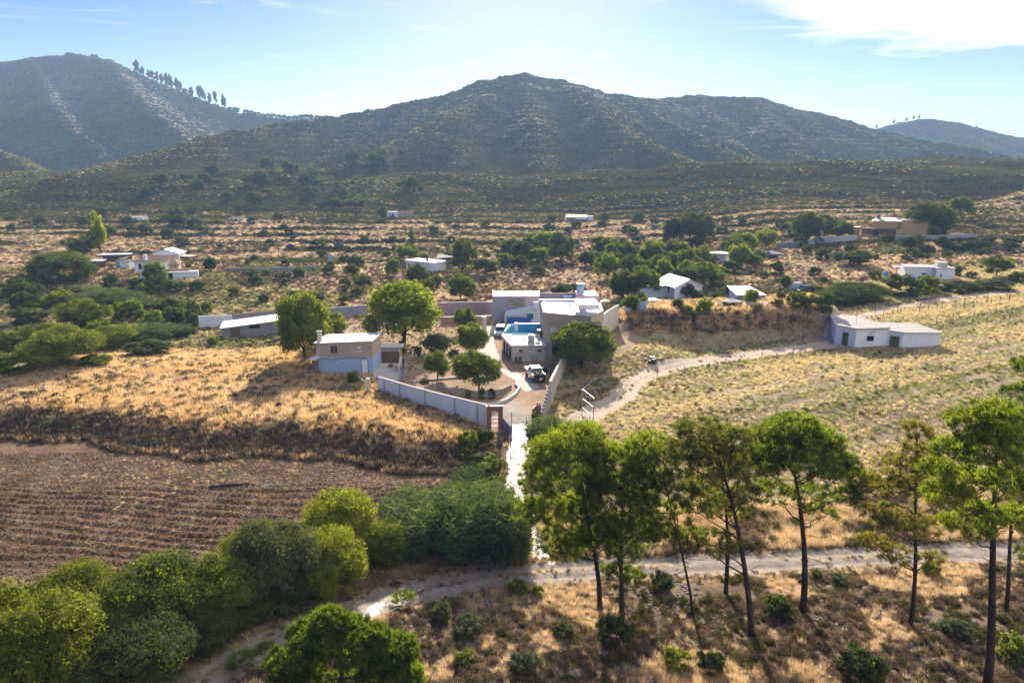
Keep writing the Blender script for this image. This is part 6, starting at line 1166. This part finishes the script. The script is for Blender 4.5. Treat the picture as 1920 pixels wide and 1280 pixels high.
mkpine('rounded bright pine with low needled twigs on its trunk', 1163, 1150, 1170, 885,
  [(1165,880,46,.6,64,0),(1120,905,32,.6,40,.5),(1210,905,30,.6,36,.4),(1150,940,46,.55,50,-.8),(1200,955,34,.6,36,-.4),(1105,950,26,.6,26,.8),(1175,1000,40,.6,40,-.8),(1215,1000,26,.6,22,.6),(1125,1010,26,.5,20,.4),(1160,1075,24,.5,16,-.3),(1190,1080,16,.5,8,.4),(1140,990,34,.6,28,-.5),(1205,980,28,.6,22,.5),(1170,1035,34,.5,20,.3)], .18, 'pine', 2)
mkpine('thin pine with a small bright top between two bigger crowns', 1299, 1152, 1222, 845,
  [(1215,845,36,.6,46,0),(1245,862,24,.6,24,.4),(1190,870,20,.6,18,-.3),(1270,960,26,.5,16,0),(1250,1000,26,.5,16,-.4)], .10, 'pine', 3, .32, 1., 10)
mkpine('wide thin crowned pine with brownish needles and a leaning trunk', 1412, 1190, 1330, 815,
  [(1320,820,40,.6,44,0),(1365,830,36,.6,40,.5),(1285,850,32,.6,30,-.4),(1340,880,50,.55,46,-.8),(1395,880,34,.5,30,.6),(1275,910,32,.55,26,.4),(1310,950,42,.5,30,-.6),(1365,950,36,.5,26,.5),(1280,1000,34,.45,20,.3),(1340,1015,36,.4,20,-.3),(1400,930,26,.5,16,.2)], .21, 'pinedry', 4, .34, .95, 12)
mkpine('slim pine standing just behind the brownish leaning one', 1364, 1112, 1348, 860,
  [(1348,862,26,.6,22,0),(1372,890,22,.6,16,.3),(1325,905,24,.5,16,-.2),(1385,960,20,.5,10,.2)], .17, 'pinedry', 5, .32, .9, 8)
mkpine('umbrella pine with a broad bright flat crown on a dark trunk', 1506, 1146, 1482, 812,
  [(1490,815,44,.55,80,0),(1445,830,34,.55,50,.5),(1535,830,34,.55,50,.4),(1480,850,56,.45,70,-.9),(1570,870,30,.5,40,.3),(1430,870,28,.5,34,-.4),(1530,880,42,.45,46,-.6),(1610,900,24,.5,26,.3),(1585,930,26,.45,18,-.4),(1440,920,34,.4,20,.5),(1510,930,36,.35,20,.4),(1545,965,22,.4,8,0)], .23, 'pine', 6, .36, 1.05, 14)
mkpine('slender pine with a reddish dry tip and sparse pale crown', 1704, 1176, 1722, 812,
  [(1720,815,22,.9,14,0),(1722,850,26,.6,18,.2),(1690,880,32,.6,26,.4),(1750,880,26,.6,20,-.3),(1665,920,34,.5,28,-.4),(1720,920,34,.5,26,.5),(1770,930,28,.5,20,.3),(1650,970,30,.5,22,.3),(1700,985,38,.45,26,-.5),(1765,990,26,.45,14,.2),(1640,1020,24,.5,14,.2),(1680,1040,26,.4,12,-.2),(1745,1045,20,.4,8,.2)], .16, 'pinedry', 7, .34, .95, 12)
mkpine('tallest pine with a long bare grey trunk near the right edge', 1846, 1300, 1868, 800,
  [(1865,790,40,.6,50,0),(1820,800,30,.6,30,.4),(1905,815,30,.6,34,.3),(1790,850,26,.6,24,-.4),(1850,850,44,.5,44,-.7),(1915,860,30,.5,26,.4),(1760,880,22,.6,16,.3),(1820,905,36,.5,30,.4),(1890,910,36,.5,28,-.5),(1775,930,30,.5,20,-.3),(1840,960,32,.45,22,.4),(1815,990,32,.45,20,-.5),(1905,970,28,.45,16,.4)], .26, 'pine', 8, .36, 1., 8)
mkpine('thin dark trunked pine behind the tallest one', 1886, 1145, 1900, 830,
  [(1900,835,24,.6,22,0),(1925,870,24,.6,18,.3),(1880,900,24,.5,16,0),(1925,930,26,.5,16,-.3),(1900,980,24,.4,12,0)], .15, 'pinedry', 9, .34, .9, 8)
mkpine('pine cut off by the right edge with its top highest of all', 1926, 1104, 1925, 690,
  [(1925,690,20,.9,20,0),(1915,740,24,.7,24,.3),(1940,790,34,.6,30,0),(1905,800,18,.6,14,.2),(1950,870,36,.5,26,0),(1930,1040,20,.5,10,0)], .2, 'pine', 10, .34, 1., 6)
b11 = (float(ray(640,1290)[0]/ray(640,1290)[1]*32.5), 32.5, gz(ray(640,1290)[0]/ray(640,1290)[1]*32.5, 32.5))
b11 = (b11[0], b11[1], b11[2])
mkpine('short young pine with glowing green crown at the bottom of the slope', 0, 0, 640, 1175,
  [(618,1168,26,.7,60,0),(575,1190,26,.7,50,.3),(660,1190,30,.7,60,.3),(700,1200,26,.7,46,-.2),(740,1225,32,.8,64,.3),(600,1215,40,.6,76,-.6),(665,1225,34,.6,60,-.7),(545,1245,34,.7,60,.2),(715,1255,34,.7,60,-.6),(560,1275,40,.6,60,-.8),(640,1285,34,.5,40,.4),(750,1270,30,.7,50,.2),(690,1300,40,.6,50,0)], .15, 'pine', 11, .27, 1.5, 6, base=b11)
plant('bush_bright', 'pine_sapling', 'low glowing green pine sapling right of the short young pine', 'pine sapling', 775, 1300, 60, 75)
# ------------------------------------------------------------------ broadleaf thicket on the left of the gravel road
TG = 'tall bushes crowded between ploughed field and gravel road'
for k, px, py, w_, h, lab in [
 ('big_yellow',50,1345,250,235,'big yellow green bush filling the bottom left corner'),
 ('big_yellow',-40,1300,190,215,'yellow green bush cut off by the left edge'),
 ('big_green',165,1285,190,180,'mid green bush just right of the corner bush'),
 ('big_yellow',110,1215,190,160,'pale yellow green bush at the edge of the ploughed field'),
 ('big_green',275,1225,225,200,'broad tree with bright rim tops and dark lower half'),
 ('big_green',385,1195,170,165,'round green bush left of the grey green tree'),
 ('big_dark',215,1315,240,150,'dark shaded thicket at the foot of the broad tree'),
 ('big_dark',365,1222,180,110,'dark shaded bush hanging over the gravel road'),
 ('big_olive',505,1155,185,205,'tall grey green tree with bare hanging twigs'),
 ('big_yellow',615,1120,150,135,'low yellow lit bush where the wall of trees meets the road'),
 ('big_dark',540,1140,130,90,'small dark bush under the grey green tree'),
 ('big_yellow',640,1060,165,145,'yellow crowned tree behind the low yellow bush'),
 ('big_green',725,1062,110,95,'dark green bush with one bright shoot beside the canes'),
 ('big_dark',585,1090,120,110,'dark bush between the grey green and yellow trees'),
 ('big_yellow',445,1100,130,100,'yellow green bush top left of the grey green tree'),
 ('big_dark',450,1178,120,64,'low dark undergrowth bush above the road bend')]:
    plant(k, 'broadleaf_bush', lab, 'bush', px, py, w_ * .9, h * .88, TG)
CG = 'giant cane clumps along the stream bed'
for px, py, w_, h, lab in [
 (770,1005,120,90,'leftmost pale cane clump beside the ploughed field'),(825,1040,150,125,'bushy cane clump in the middle of the thicket'),
 (890,1058,150,165,'tall cane clump at the centre of the thicket'),(945,1058,100,140,'cane clump leaning over the driveway edge'),(860,985,120,80,'far cane clump behind the tall one'),
 (885,925,70,52,'small whitish cane clump on the bank'),(925,1000,90,110,'cane clump between tall clump and driveway'),(770,1050,90,60,'low cane clump near the gravel road'),
 (1030,850,80,80,'silvery cane clump beside the brick gate pier'),(1068,858,70,76,'second silvery cane clump right of the driveway top'),(1105,868,60,52,'low cane clump behind the leaning pine')]:
    plant('cane', 'cane_clump', lab, 'cane', px, py, w_, h, CG)
for k, px, py, w_, h, lab in [
 ('bush_green',878,862,46,56,'bright weedy bush below the painted wall'),('bush_dark',905,845,50,44,'dark bush at the foot of the brick gate'),('bush_green',925,905,60,50,'drooping green bush overhanging the driveway'),
 ('bush_olive',905,885,70,34,'dull green bush on the bank beside the driveway'),('bush_green',1005,800,18,34,'small green shrub against the right gate pier'),('bush_olive',980,1010,40,60,'scraggy bush beside the lower driveway'),('bush_olive',935,962,30,40,'olive bush on the driveway verge')]:
    plant(k, 'roadside_bush', lab, 'bush', px, py, w_, h)
for px, py, w_, h, lab in [(755,1140,62,46,'bright fan palm beside the glinting road'),(445,1258,80,42,'fan palm at the bottom of the road bend'),(628,1172,36,26,'yellowish fan palm above the short young pine'),(495,1225,50,26,'low fan palm left of the young pine')]:
    plant('fan_palm', 'dwarf_fan_palm', lab, 'palm', px, py, w_, h)
for k, px, py, w_, h, lab in [
 ('bush_dark',1155,1215,78,62,'dark round bush under the rounded pine'),('bush_dark',1622,1290,100,76,'dark green bush at the bottom beneath the slender pine'),('bush_dark',1465,1160,56,46,'dark bush just left of the umbrella pine trunk'),
 ('bush_green',1905,1245,60,56,'pale green bush at the foot of the tallest pine'),('bush_olive',825,1165,46,40,'grey olive bush behind the fan palm'),('bush_bright',1008,1120,26,26,'tiny bright green bush beside the gravel road'),
 ('bush_yellow',975,1115,44,30,'yellow green bush left of the tiny bright one'),('bush_olive',650,1185,44,36,'grey green bush right of the yellowish fan palm'),('bush_olive',880,1200,70,46,'yellowish scrub bush on the open slope'),('bush_dark',1055,1200,44,30,'small dark bush in mid slope'),
 ('bush_yellow',1270,1255,60,40,'yellowish bush low on the stony slope'),('bush_olive',1240,1110,50,40,'olive bush between two pine trunks'),('bush_yellow',1535,1090,24,26,'small upright yellow bush beside the road'),('bush_olive',1575,1100,36,24,'low olive bush near the road'),
 ('bush_yellow',1750,1080,36,34,'yellow bush right of the slender pine trunk'),('bush_olive',1800,1200,60,34,'dull bush between the two right pines'),('bush_dark',1335,1265,60,40,'dark bush at the bottom below the leaning trunk'),('bush_olive',980,1270,70,40,'olive bush at the bottom centre of the slope'),('bush_yellow',870,1250,50,30,'yellow leaved bush near the bottom centre')]:
    plant(k, 'slope_bush', lab, 'bush', px, py, w_, h)
# ------------------------------------------------------------------ trees of the walled plot
for k, nm, px, py, w_, h, lab in [
 ('mulberry','mulberry_tree',757,648,138,112,'large mulberry with glowing yellow green crown in the walled garden'),
 ('broad_green','broad_tree',572,675,88,118,'tall dark tree beside the beige and blue house'),('broad_green','broad_tree',618,645,66,62,'lighter green tree behind the beige and blue house'),
 ('broad_green','garden_tree',873,622,42,42,'small round tree nearest the white car'),('broad_green','garden_tree',886,662,58,52,'round garden tree beside the drive'),
 ('broad_green','garden_tree',898,728,88,68,'biggest dark round garden tree above the stone wall'),('broad_green','garden_tree',820,714,50,52,'small garden tree with a visible pair of stems'),
 ('tree_olive','fig_tree',825,668,58,44,'pale fig like tree in the middle of the garden'),('broad_green','broad_tree',864,562,52,44,'leafy tree behind the garden wall'),
 ('broad_green','round_tree',1090,690,112,84,'big round tree with bright rim in front of the main house')]:
    plant(k, nm, lab, 'tree', px, py, w_, h)
for k, px, py, w_, h, lab in [('bush_green',878,748,16,20,'leftmost clipped shrub below the garden stone wall'),('bush_green',904,750,15,27,'tallest clipped shrub below the garden stone wall'),('bush_dark',921,748,20,24,'darker clipped shrub at the wall bend'),
 ('yucca',660,725,34,38,'spiky yucca in front of the beige and blue house'),('bush_green',795,718,22,8,'low green plant on the garden edging'),('bush_olive',782,668,22,22,'grey garden shrub beside the porch'),('bush_green',753,660,14,26,'vine climbing the orange porch column'),('bush_olive',850,668,20,14,'small dusty shrub beside the garden kerb')]:
    plant(k, 'garden_shrub', lab, 'shrub', px, py, w_, h)
# ------------------------------------------------------------------ left thicket and the trees about the valley
LG = 'bushes of the green hollow on the left'
for k, nm, px, py, w_, h, lab in [
 ('big_dark','oak_tree',102,532,120,66,'large dark domed oak on the far left beside the open sheds'),('bush_green','bush',40,540,50,26,'low bush at the foot of the large oak'),('poplar','poplar_tree',190,482,34,74,'tall pale poplar behind the open sheds'),
 ('tree_olive','tree',158,482,52,38,'thin olive tree left of the poplar'),
 ('bush_green','bush',20,560,70,36,'green bush on the far left edge'),('bush_dark','bush',62,562,34,34,'dark bush right of the edge bush'),
 ('bush_bright','bush',235,600,62,46,'bright crowned round bush in the hollow'),('bush_dark','bush',312,602,64,44,'dark round bush in the hollow'),('bush_dark','bush',352,590,42,30,'small dark bush behind the dark round one'),
 ('big_yellow','bush',145,618,90,52,'yellow topped bush above the biggest dome'),('big_green','bush',92,692,140,74,'biggest dark domed bush of the hollow'),('big_yellow','bush',78,650,90,40,'yellow lit bush behind the biggest dome'),
 ('big_green','bush',192,660,84,44,'green bush right of the biggest dome'),('bush_bright','bush',178,628,50,30,'bright bush in the middle of the hollow'),('bush_bright','bush',15,708,80,50,'light green bush at the left edge of the dry field'),
 ('bush_olive','bush',262,672,100,34,'grey green low dome at the edge of the dry field'),('bush_yellow','bush',175,690,76,24,'low yellow green bush beside the dry field'),('bush_green','bush',120,575,70,28,'flat green bush below the large oak'),
 ('bush_green','bush',10,660,70,40,'bush on the left edge above the light green one'),('bush_olive','bush',40,610,80,34,'dull bush in the left of the hollow'),('bush_bright','bush',388,588,26,28,'bright little tree left of the white wall'),
 ('bush_dark','bush',365,612,40,30,'dark bush beside the white wall end'),('bush_yellow','bush',398,648,26,20,'yellow bush left of the grey shed'),('bush_olive','bush',345,630,40,16,'low grey bush left of the white wall'),
 ('bush_dark','bush',205,540,34,28,'dark bush below the small white hut'),('bush_dark','bush',292,548,56,36,'dark bush in front of the tiled white house'),('tree_bright','tree',292,528,36,34,'bright young tree in front of the tiled white house'),
 ('bush_dark','bush',368,548,38,24,'dark bush below the blue grey terrace'),('bush_olive','bush',340,545,22,18,'small bush under the terrace wall'),('tree_dark','palm_like_tree',395,510,22,26,'small palm like tree beyond the terrace'),
 ('bush_dark','bush',322,552,30,26,'dark bush right of the one in front of the house'),('bush_olive','bush',255,545,40,26,'grey bush left below the tiled house'),
 ('bush_green','bush',60,585,60,26,'green bush under the left edge trees'),('bush_yellow','bush',230,640,60,28,'yellowish bush beside the pale canes')]:
    plant(k, nm, lab, 'tree' if 'tree' in nm else 'bush', px, py, w_, h, LG)
for px, py, w_, h, lab in [(190,578,110,38,'pale cane bed in the top of the hollow'),(250,582,70,26,'small cane bed right of the pale one'),(285,640,90,34,'cane bed at the foot of the dark round bush'),(325,632,50,26,'cane bed nearest the white wall'),(150,560,60,26,'cane bed below the large oak')]:
    plant('cane', 'cane_bed', lab, 'cane', px, py, w_, h, 'cane beds of the hollow')
VG = 'trees and bushes about the valley floor'
for k, nm, px, py, w_, h, lab in [
 ('umbrella','umbrella_pine',624,408,46,34,'left one of two umbrella pines on the upper terrace'),('umbrella','umbrella_pine',668,408,44,34,'right one of two umbrella pines on the upper terrace'),
 ('tree_dark','tree',715,414,20,28,'dark tree left of the roofed pale house'),('poplar','tree',772,452,14,24,'thin pale tree on the terraces'),('bush_dark','bush',592,466,38,20,'wide dark bush on the terraces'),
 ('bush_dark','bush',505,462,18,16,'round dark bush alone on the terraces'),('bush_olive','bush',602,484,24,17,'olive bush behind the tilted board'),('tree_bright','tree',768,492,48,34,'bright green tree behind the white cottage'),
 ('tree_dark','tree',868,512,50,58,'big dark tree right of the cottage ruin'),('tree_dark','tree',910,514,46,32,'dark tree right of the big dark one'),('tree_bright','tree',737,520,26,32,'yellow tree left of the white cottage'),
 ('tree_dark','tree',784,538,40,40,'dark tree in front of the white cottage'),('tree_green','tree',822,538,26,22,'orchard tree behind the garden'),('tree_green','tree',803,548,28,26,'second orchard tree behind the garden'),
 ('tree_dark','pine_tree',1056,488,46,54,'tall flat topped pine beyond the main house'),('tree_olive','tree',682,545,34,30,'grey green orchard tree left of the path'),('tree_green','tree',660,520,26,24,'orchard tree near the tilted board'),
 ('eucalypt','eucalyptus_tree',1262,466,46,54,'left crown of the tall eucalyptus row'),('eucalypt','eucalyptus_tree',1294,468,44,66,'tallest crown in the eucalyptus row'),('eucalypt','eucalyptus_tree',1322,466,38,58,'right crown of the eucalyptus row'),
 ('tree_bright','tree',1436,468,40,38,'bright round tree behind the far cottage'),('tree_dark','tree',1512,456,54,52,'dark tree at the end of the villa wall'),('tree_dark','tree',1545,448,44,46,'dark tree beside the villa wall'),('tree_dark','tree',1580,446,34,26,'small dark tree left of the ochre villa'),
 ('tree_dark','bush',1592,498,70,30,'wide dark bush below the villa'),('bush_dark','bush',1546,488,30,26,'round dark bush below the villa wall'),('big_dark','pine_tree',1752,444,84,64,'huge dark pine mass right of the ochre villa'),('tree_green','tree',1800,408,44,40,'light green trees behind the huge dark pine'),
 ('tree_green','tree',1868,518,44,38,'round tree alone on the right terraces'),('broad_green','tree',1205,560,60,56,'green tree behind the white gabled house'),('tree_green','tree',1245,530,34,42,'upright green tree behind the solar roof'),
 ('tree_green','tree',1318,535,76,46,'wide green tree behind the white gabled house'),('tree_green','tree',1185,522,46,42,'green tree left of the upright one'),('tree_dark','tree',1165,560,40,34,'dark tree behind the main house tower'),('tree_green','tree',1185,588,34,34,'green tree at the far wall of the main house'),
 ('bush_dark','bush',1372,513,46,26,'dark bush in the dry plot behind the gabled house'),('bush_dark','bush',1458,517,30,30,'dark shrub alone in the dry plot'),('tree_dark','tree',1232,485,30,24,'dark tree left of the far cottage'),('tree_dark','tree',1382,485,44,34,'dark trees beside the far cottage'),
 ('bush_yellow','bush',1290,592,26,20,'yellow green bush below the gabled house'),('bush_dark','bush',1272,582,28,24,'dark bush against the gabled house'),('tree_olive','tree',1288,560,24,28,'olive tree at the gable corner'),('bush_dark','bush',1300,562,14,16,'small dark bush at the gable end'),
 ('bush_bright','bush',1322,588,36,30,'bright bush between gabled house and parasol'),('tree_dark','tree',1372,558,28,26,'dark round tree behind the parasol'),('tree_bright','tree',1408,572,26,28,'yellow green tree in front of the striped roof'),('bush_grey','bush',1460,578,28,20,'grey brown bush right of the white awning'),
 ('tree_green','tree',1470,545,24,30,'green tree beside the parked vehicles'),('bush_yellow','bush',1495,578,44,36,'yellow green bush below the parked vehicles'),('bush_green','bush',1530,590,50,30,'green bush at the end of the hedge'),('bush_green','bush',1552,592,26,44,'upright bright bush near the barn track'),
 ('big_dark','hedge_bush',1620,568,110,40,'hedge bushes left of the white flat house'),('bush_dark','hedge_bush',1700,556,80,46,'dark dome in front of the white flat house'),('bush_yellow','hedge_bush',1745,550,50,36,'yellow green dome in front of the white flat house'),
 ('bush_green','bush',1645,523,30,18,'green bush beside the blue sheet'),('bush_dark','bush',1797,517,16,20,'dark bush at the end of the white flat house'),('bush_dark','bush',1546,530,18,12,'small bush in the dry plot'),('bush_olive','bush',1825,522,22,14,'low bush right of the white flat house'),
 ('bush_dark','bush',1912,530,30,24,'dark bush on the right edge'),('big_dark','hedge_bush',1570,575,80,30,'hedge bush nearest the barn'),('bush_dark','hedge_bush',1810,548,90,20,'low brown hedge right of the white flat house'),('bush_olive','hedge_bush',1880,545,80,20,'low hedge bush at the right edge'),
 ('bush_dark','bush',1090,552,26,20,'bush behind the tower terrace'),('bush_dark','bush',1062,556,60,26,'dark bush behind the pink parapet'),('bush_green','bush',1010,555,12,10,'tiny green bush behind the main house'),
 ('bush_dark','bush',972,504,44,26,'dark bush in the dry plot beyond the house'),('bush_dark','bush',1010,516,36,22,'second dark bush in the dry plot beyond the house'),('bush_green','bush',945,494,36,22,'green bush left of the flat topped pine'),('bush_green','bush',1000,494,40,26,'green bush before the flat topped pine'),
 ('bush_green','bush',1110,492,40,24,'green bush right of the flat topped pine'),('bush_dark','bush',1150,490,30,20,'dark bush in the green belt'),('bush_green','bush',1190,485,40,26,'light bush in the green belt'),('bush_dark','bush',1228,498,30,26,'dark bush at the end of the green belt')]:
    plant(k, nm, lab, 'tree' if ('tree' in nm or 'pine' in nm) else 'bush', px, py, w_, h, VG)
# smaller repeats, told apart by nothing in the photograph
rs = np.random.default_rng(77)
def many(n, box, kinds, nm, lab, cat, group, wr, hr=.75, avoid=None):
    c = 0
    for _ in range(n * 4):
        if c >= n: break
        px = rs.uniform(box[0], box[1]); py = rs.uniform(box[2], box[3])
        if avoid and avoid(px, py): continue
        p = G(px, py)
        if any((p[0] - a) ** 2 + (p[1] - b) ** 2 < (r + 1.5) ** 2 for a, b, r in HOUSEPADS): continue
        w_ = rs.uniform(*wr); plant(kinds[int(rs.integers(len(kinds)))], nm, lab, cat, px, py, w_, w_ * hr * rs.uniform(.8, 1.2), group, p=p); c += 1
many(70, (230, 1000, 412, 505), ['bush_dark','bush_grey','bush_olive'], 'terrace_bush', 'small dark bush on the dry grass terraces', 'bush', 'small bushes dotted over the terraces', (9, 22), .7)
many(55, (1000, 1600, 412, 475), ['bush_dark','bush_olive','bush_dark'], 'terrace_bush', 'dark bush in the scrubby belt below the hills', 'bush', 'bushes in the scrubby belt', (12, 28), .8)
many(30, (1600, 1920, 455, 500), ['bush_dark','bush_olive'], 'slope_bush', 'dark bush on the bank below the ochre villa', 'bush', 'bushes on the bank below the villa', (16, 34), .6)
many(26, (420, 700, 500, 575), ['bush_green','bush_olive','bush_dark'], 'orchard_bush', 'small green bush in the orchard left of the garden', 'bush', 'small bushes in the orchard', (14, 30), .8)
many(24, (0, 420, 400, 470), ['bush_dark','bush_olive','tree_dark'], 'hillfoot_bush', 'dark bush on the scrubby foot of the hill', 'bush', 'bushes at the hill foot', (16, 34), .8)
many(26, (0, 360, 545, 690), ['bush_green','bush_yellow','bush_dark','bush_bright'], 'hollow_bush', 'leafy bush among the thicket of the hollow', 'bush', 'leafy bushes among the thicket of the hollow', (26, 60), .6, lambda x, y: y > 700 - .25 * x)
many(30, (150, 780, 300, 400), ['umbrella','tree_olive','tree_dark'], 'hillside_pine', 'small rounded pine on the scrubby hillside', 'pine tree', 'small pines on the hillside', (18, 34), .9, lambda x, y: y < 385 - .16 * x + 10)
many(44, (930, 1420, 468, 506), ['tree_dark','tree_green','bush_green','tree_bright','bush_dark'], 'belt_tree', 'leafy green tree in the belt across the valley', 'tree', 'leafy trees of the green belt', (24, 46), .85)
many(18, (1130, 1340, 500, 560), ['tree_green','tree_dark','broad_green'], 'grove_tree', 'dense green tree in the grove behind the main house', 'tree', 'trees of the grove behind the main house', (30, 52), .95)
many(26, (1180, 1560, 500, 585), ['bush_green','bush_dark','bush_yellow'], 'plot_bush', 'green bush among the small plots', 'bush', 'bushes among the small plots', (14, 28), .8)
# skyline trees on the far left ridge
for (px, py, w_, h, k, lab) in [(128,106,22,11,'bush_dark','flat tree group on top of the far left mountain'),(176,112,18,14,'bush_dark','round tree on top of the far left mountain')]:
    d = ray(px, py); y = 1236.; x = d[0] / d[1] * y; plant(k, 'ridge_tree', lab, 'tree', px, py, w_, h, p=(x, y, gz(x, y)))
for i, px in enumerate(list(np.linspace(258, 440, 26) + rs.normal(size=26) * 2) + list(np.linspace(455, 600, 15))):
    y = float(np.interp(px, [200, 260, 330, 400, 450, 520, 600], [1220, 1200, 1180, 1150, 1130, 1100, 1080])); x = ray(px, 160)[0] / ray(px, 160)[1] * y; h = rs.uniform(12, 24) if px < 420 else rs.uniform(7, 12)
    plant('spire' if px < 420 else 'bush_dark', 'ridge_pine', 'dark pine standing on the far left skyline ridge', 'pine tree', px, 160, (9 if px < 420 else 13) * rs.uniform(.8, 1.3), h, 'pines along the far left skyline', p=(x, y, gz(x, y)))
for px in (1645, 1676, 1699, 1712, 1722, 1832): 
    y = 1300.; x = ray(px, 230)[0] / ray(px, 230)[1] * y; plant('poplar', 'ridge_tree', 'tiny tree on the far right skyline', 'tree', px, 230, 5, 8, 'tiny trees on the far right skyline', p=(x, y, gz(x, y)))
# ------------------------------------------------------------------ the air of the valley
hm, ht = newmat('valley_air'); pv = N(ht, 'ShaderNodeVolumePrincipled'); pv.inputs['Color'].default_value = (.42, .66, 1, 1); pv.inputs['Density'].default_value = HAZE; pv.inputs['Anisotropy'].default_value = .3
ho = N(ht, 'ShaderNodeOutputMaterial'); ht.links.new(pv.outputs[0], ho.inputs['Volume'])
zmin = float(VALL[:, 2].min()) - 1; x0h, x1h = float(VALL[:, 0].min()) - 5, float(VALL[:, 0].max()) + 5
hbx = MB().box(x0h, x1h, -60, float(VALL[:, 1].max()) + 5, zmin, float(VALL[:, 2].max()) + 35).build('haze', hm); hbx['kind'] = 'stuff'; hbx['label'] = 'thin blue summer haze filling the valley air'
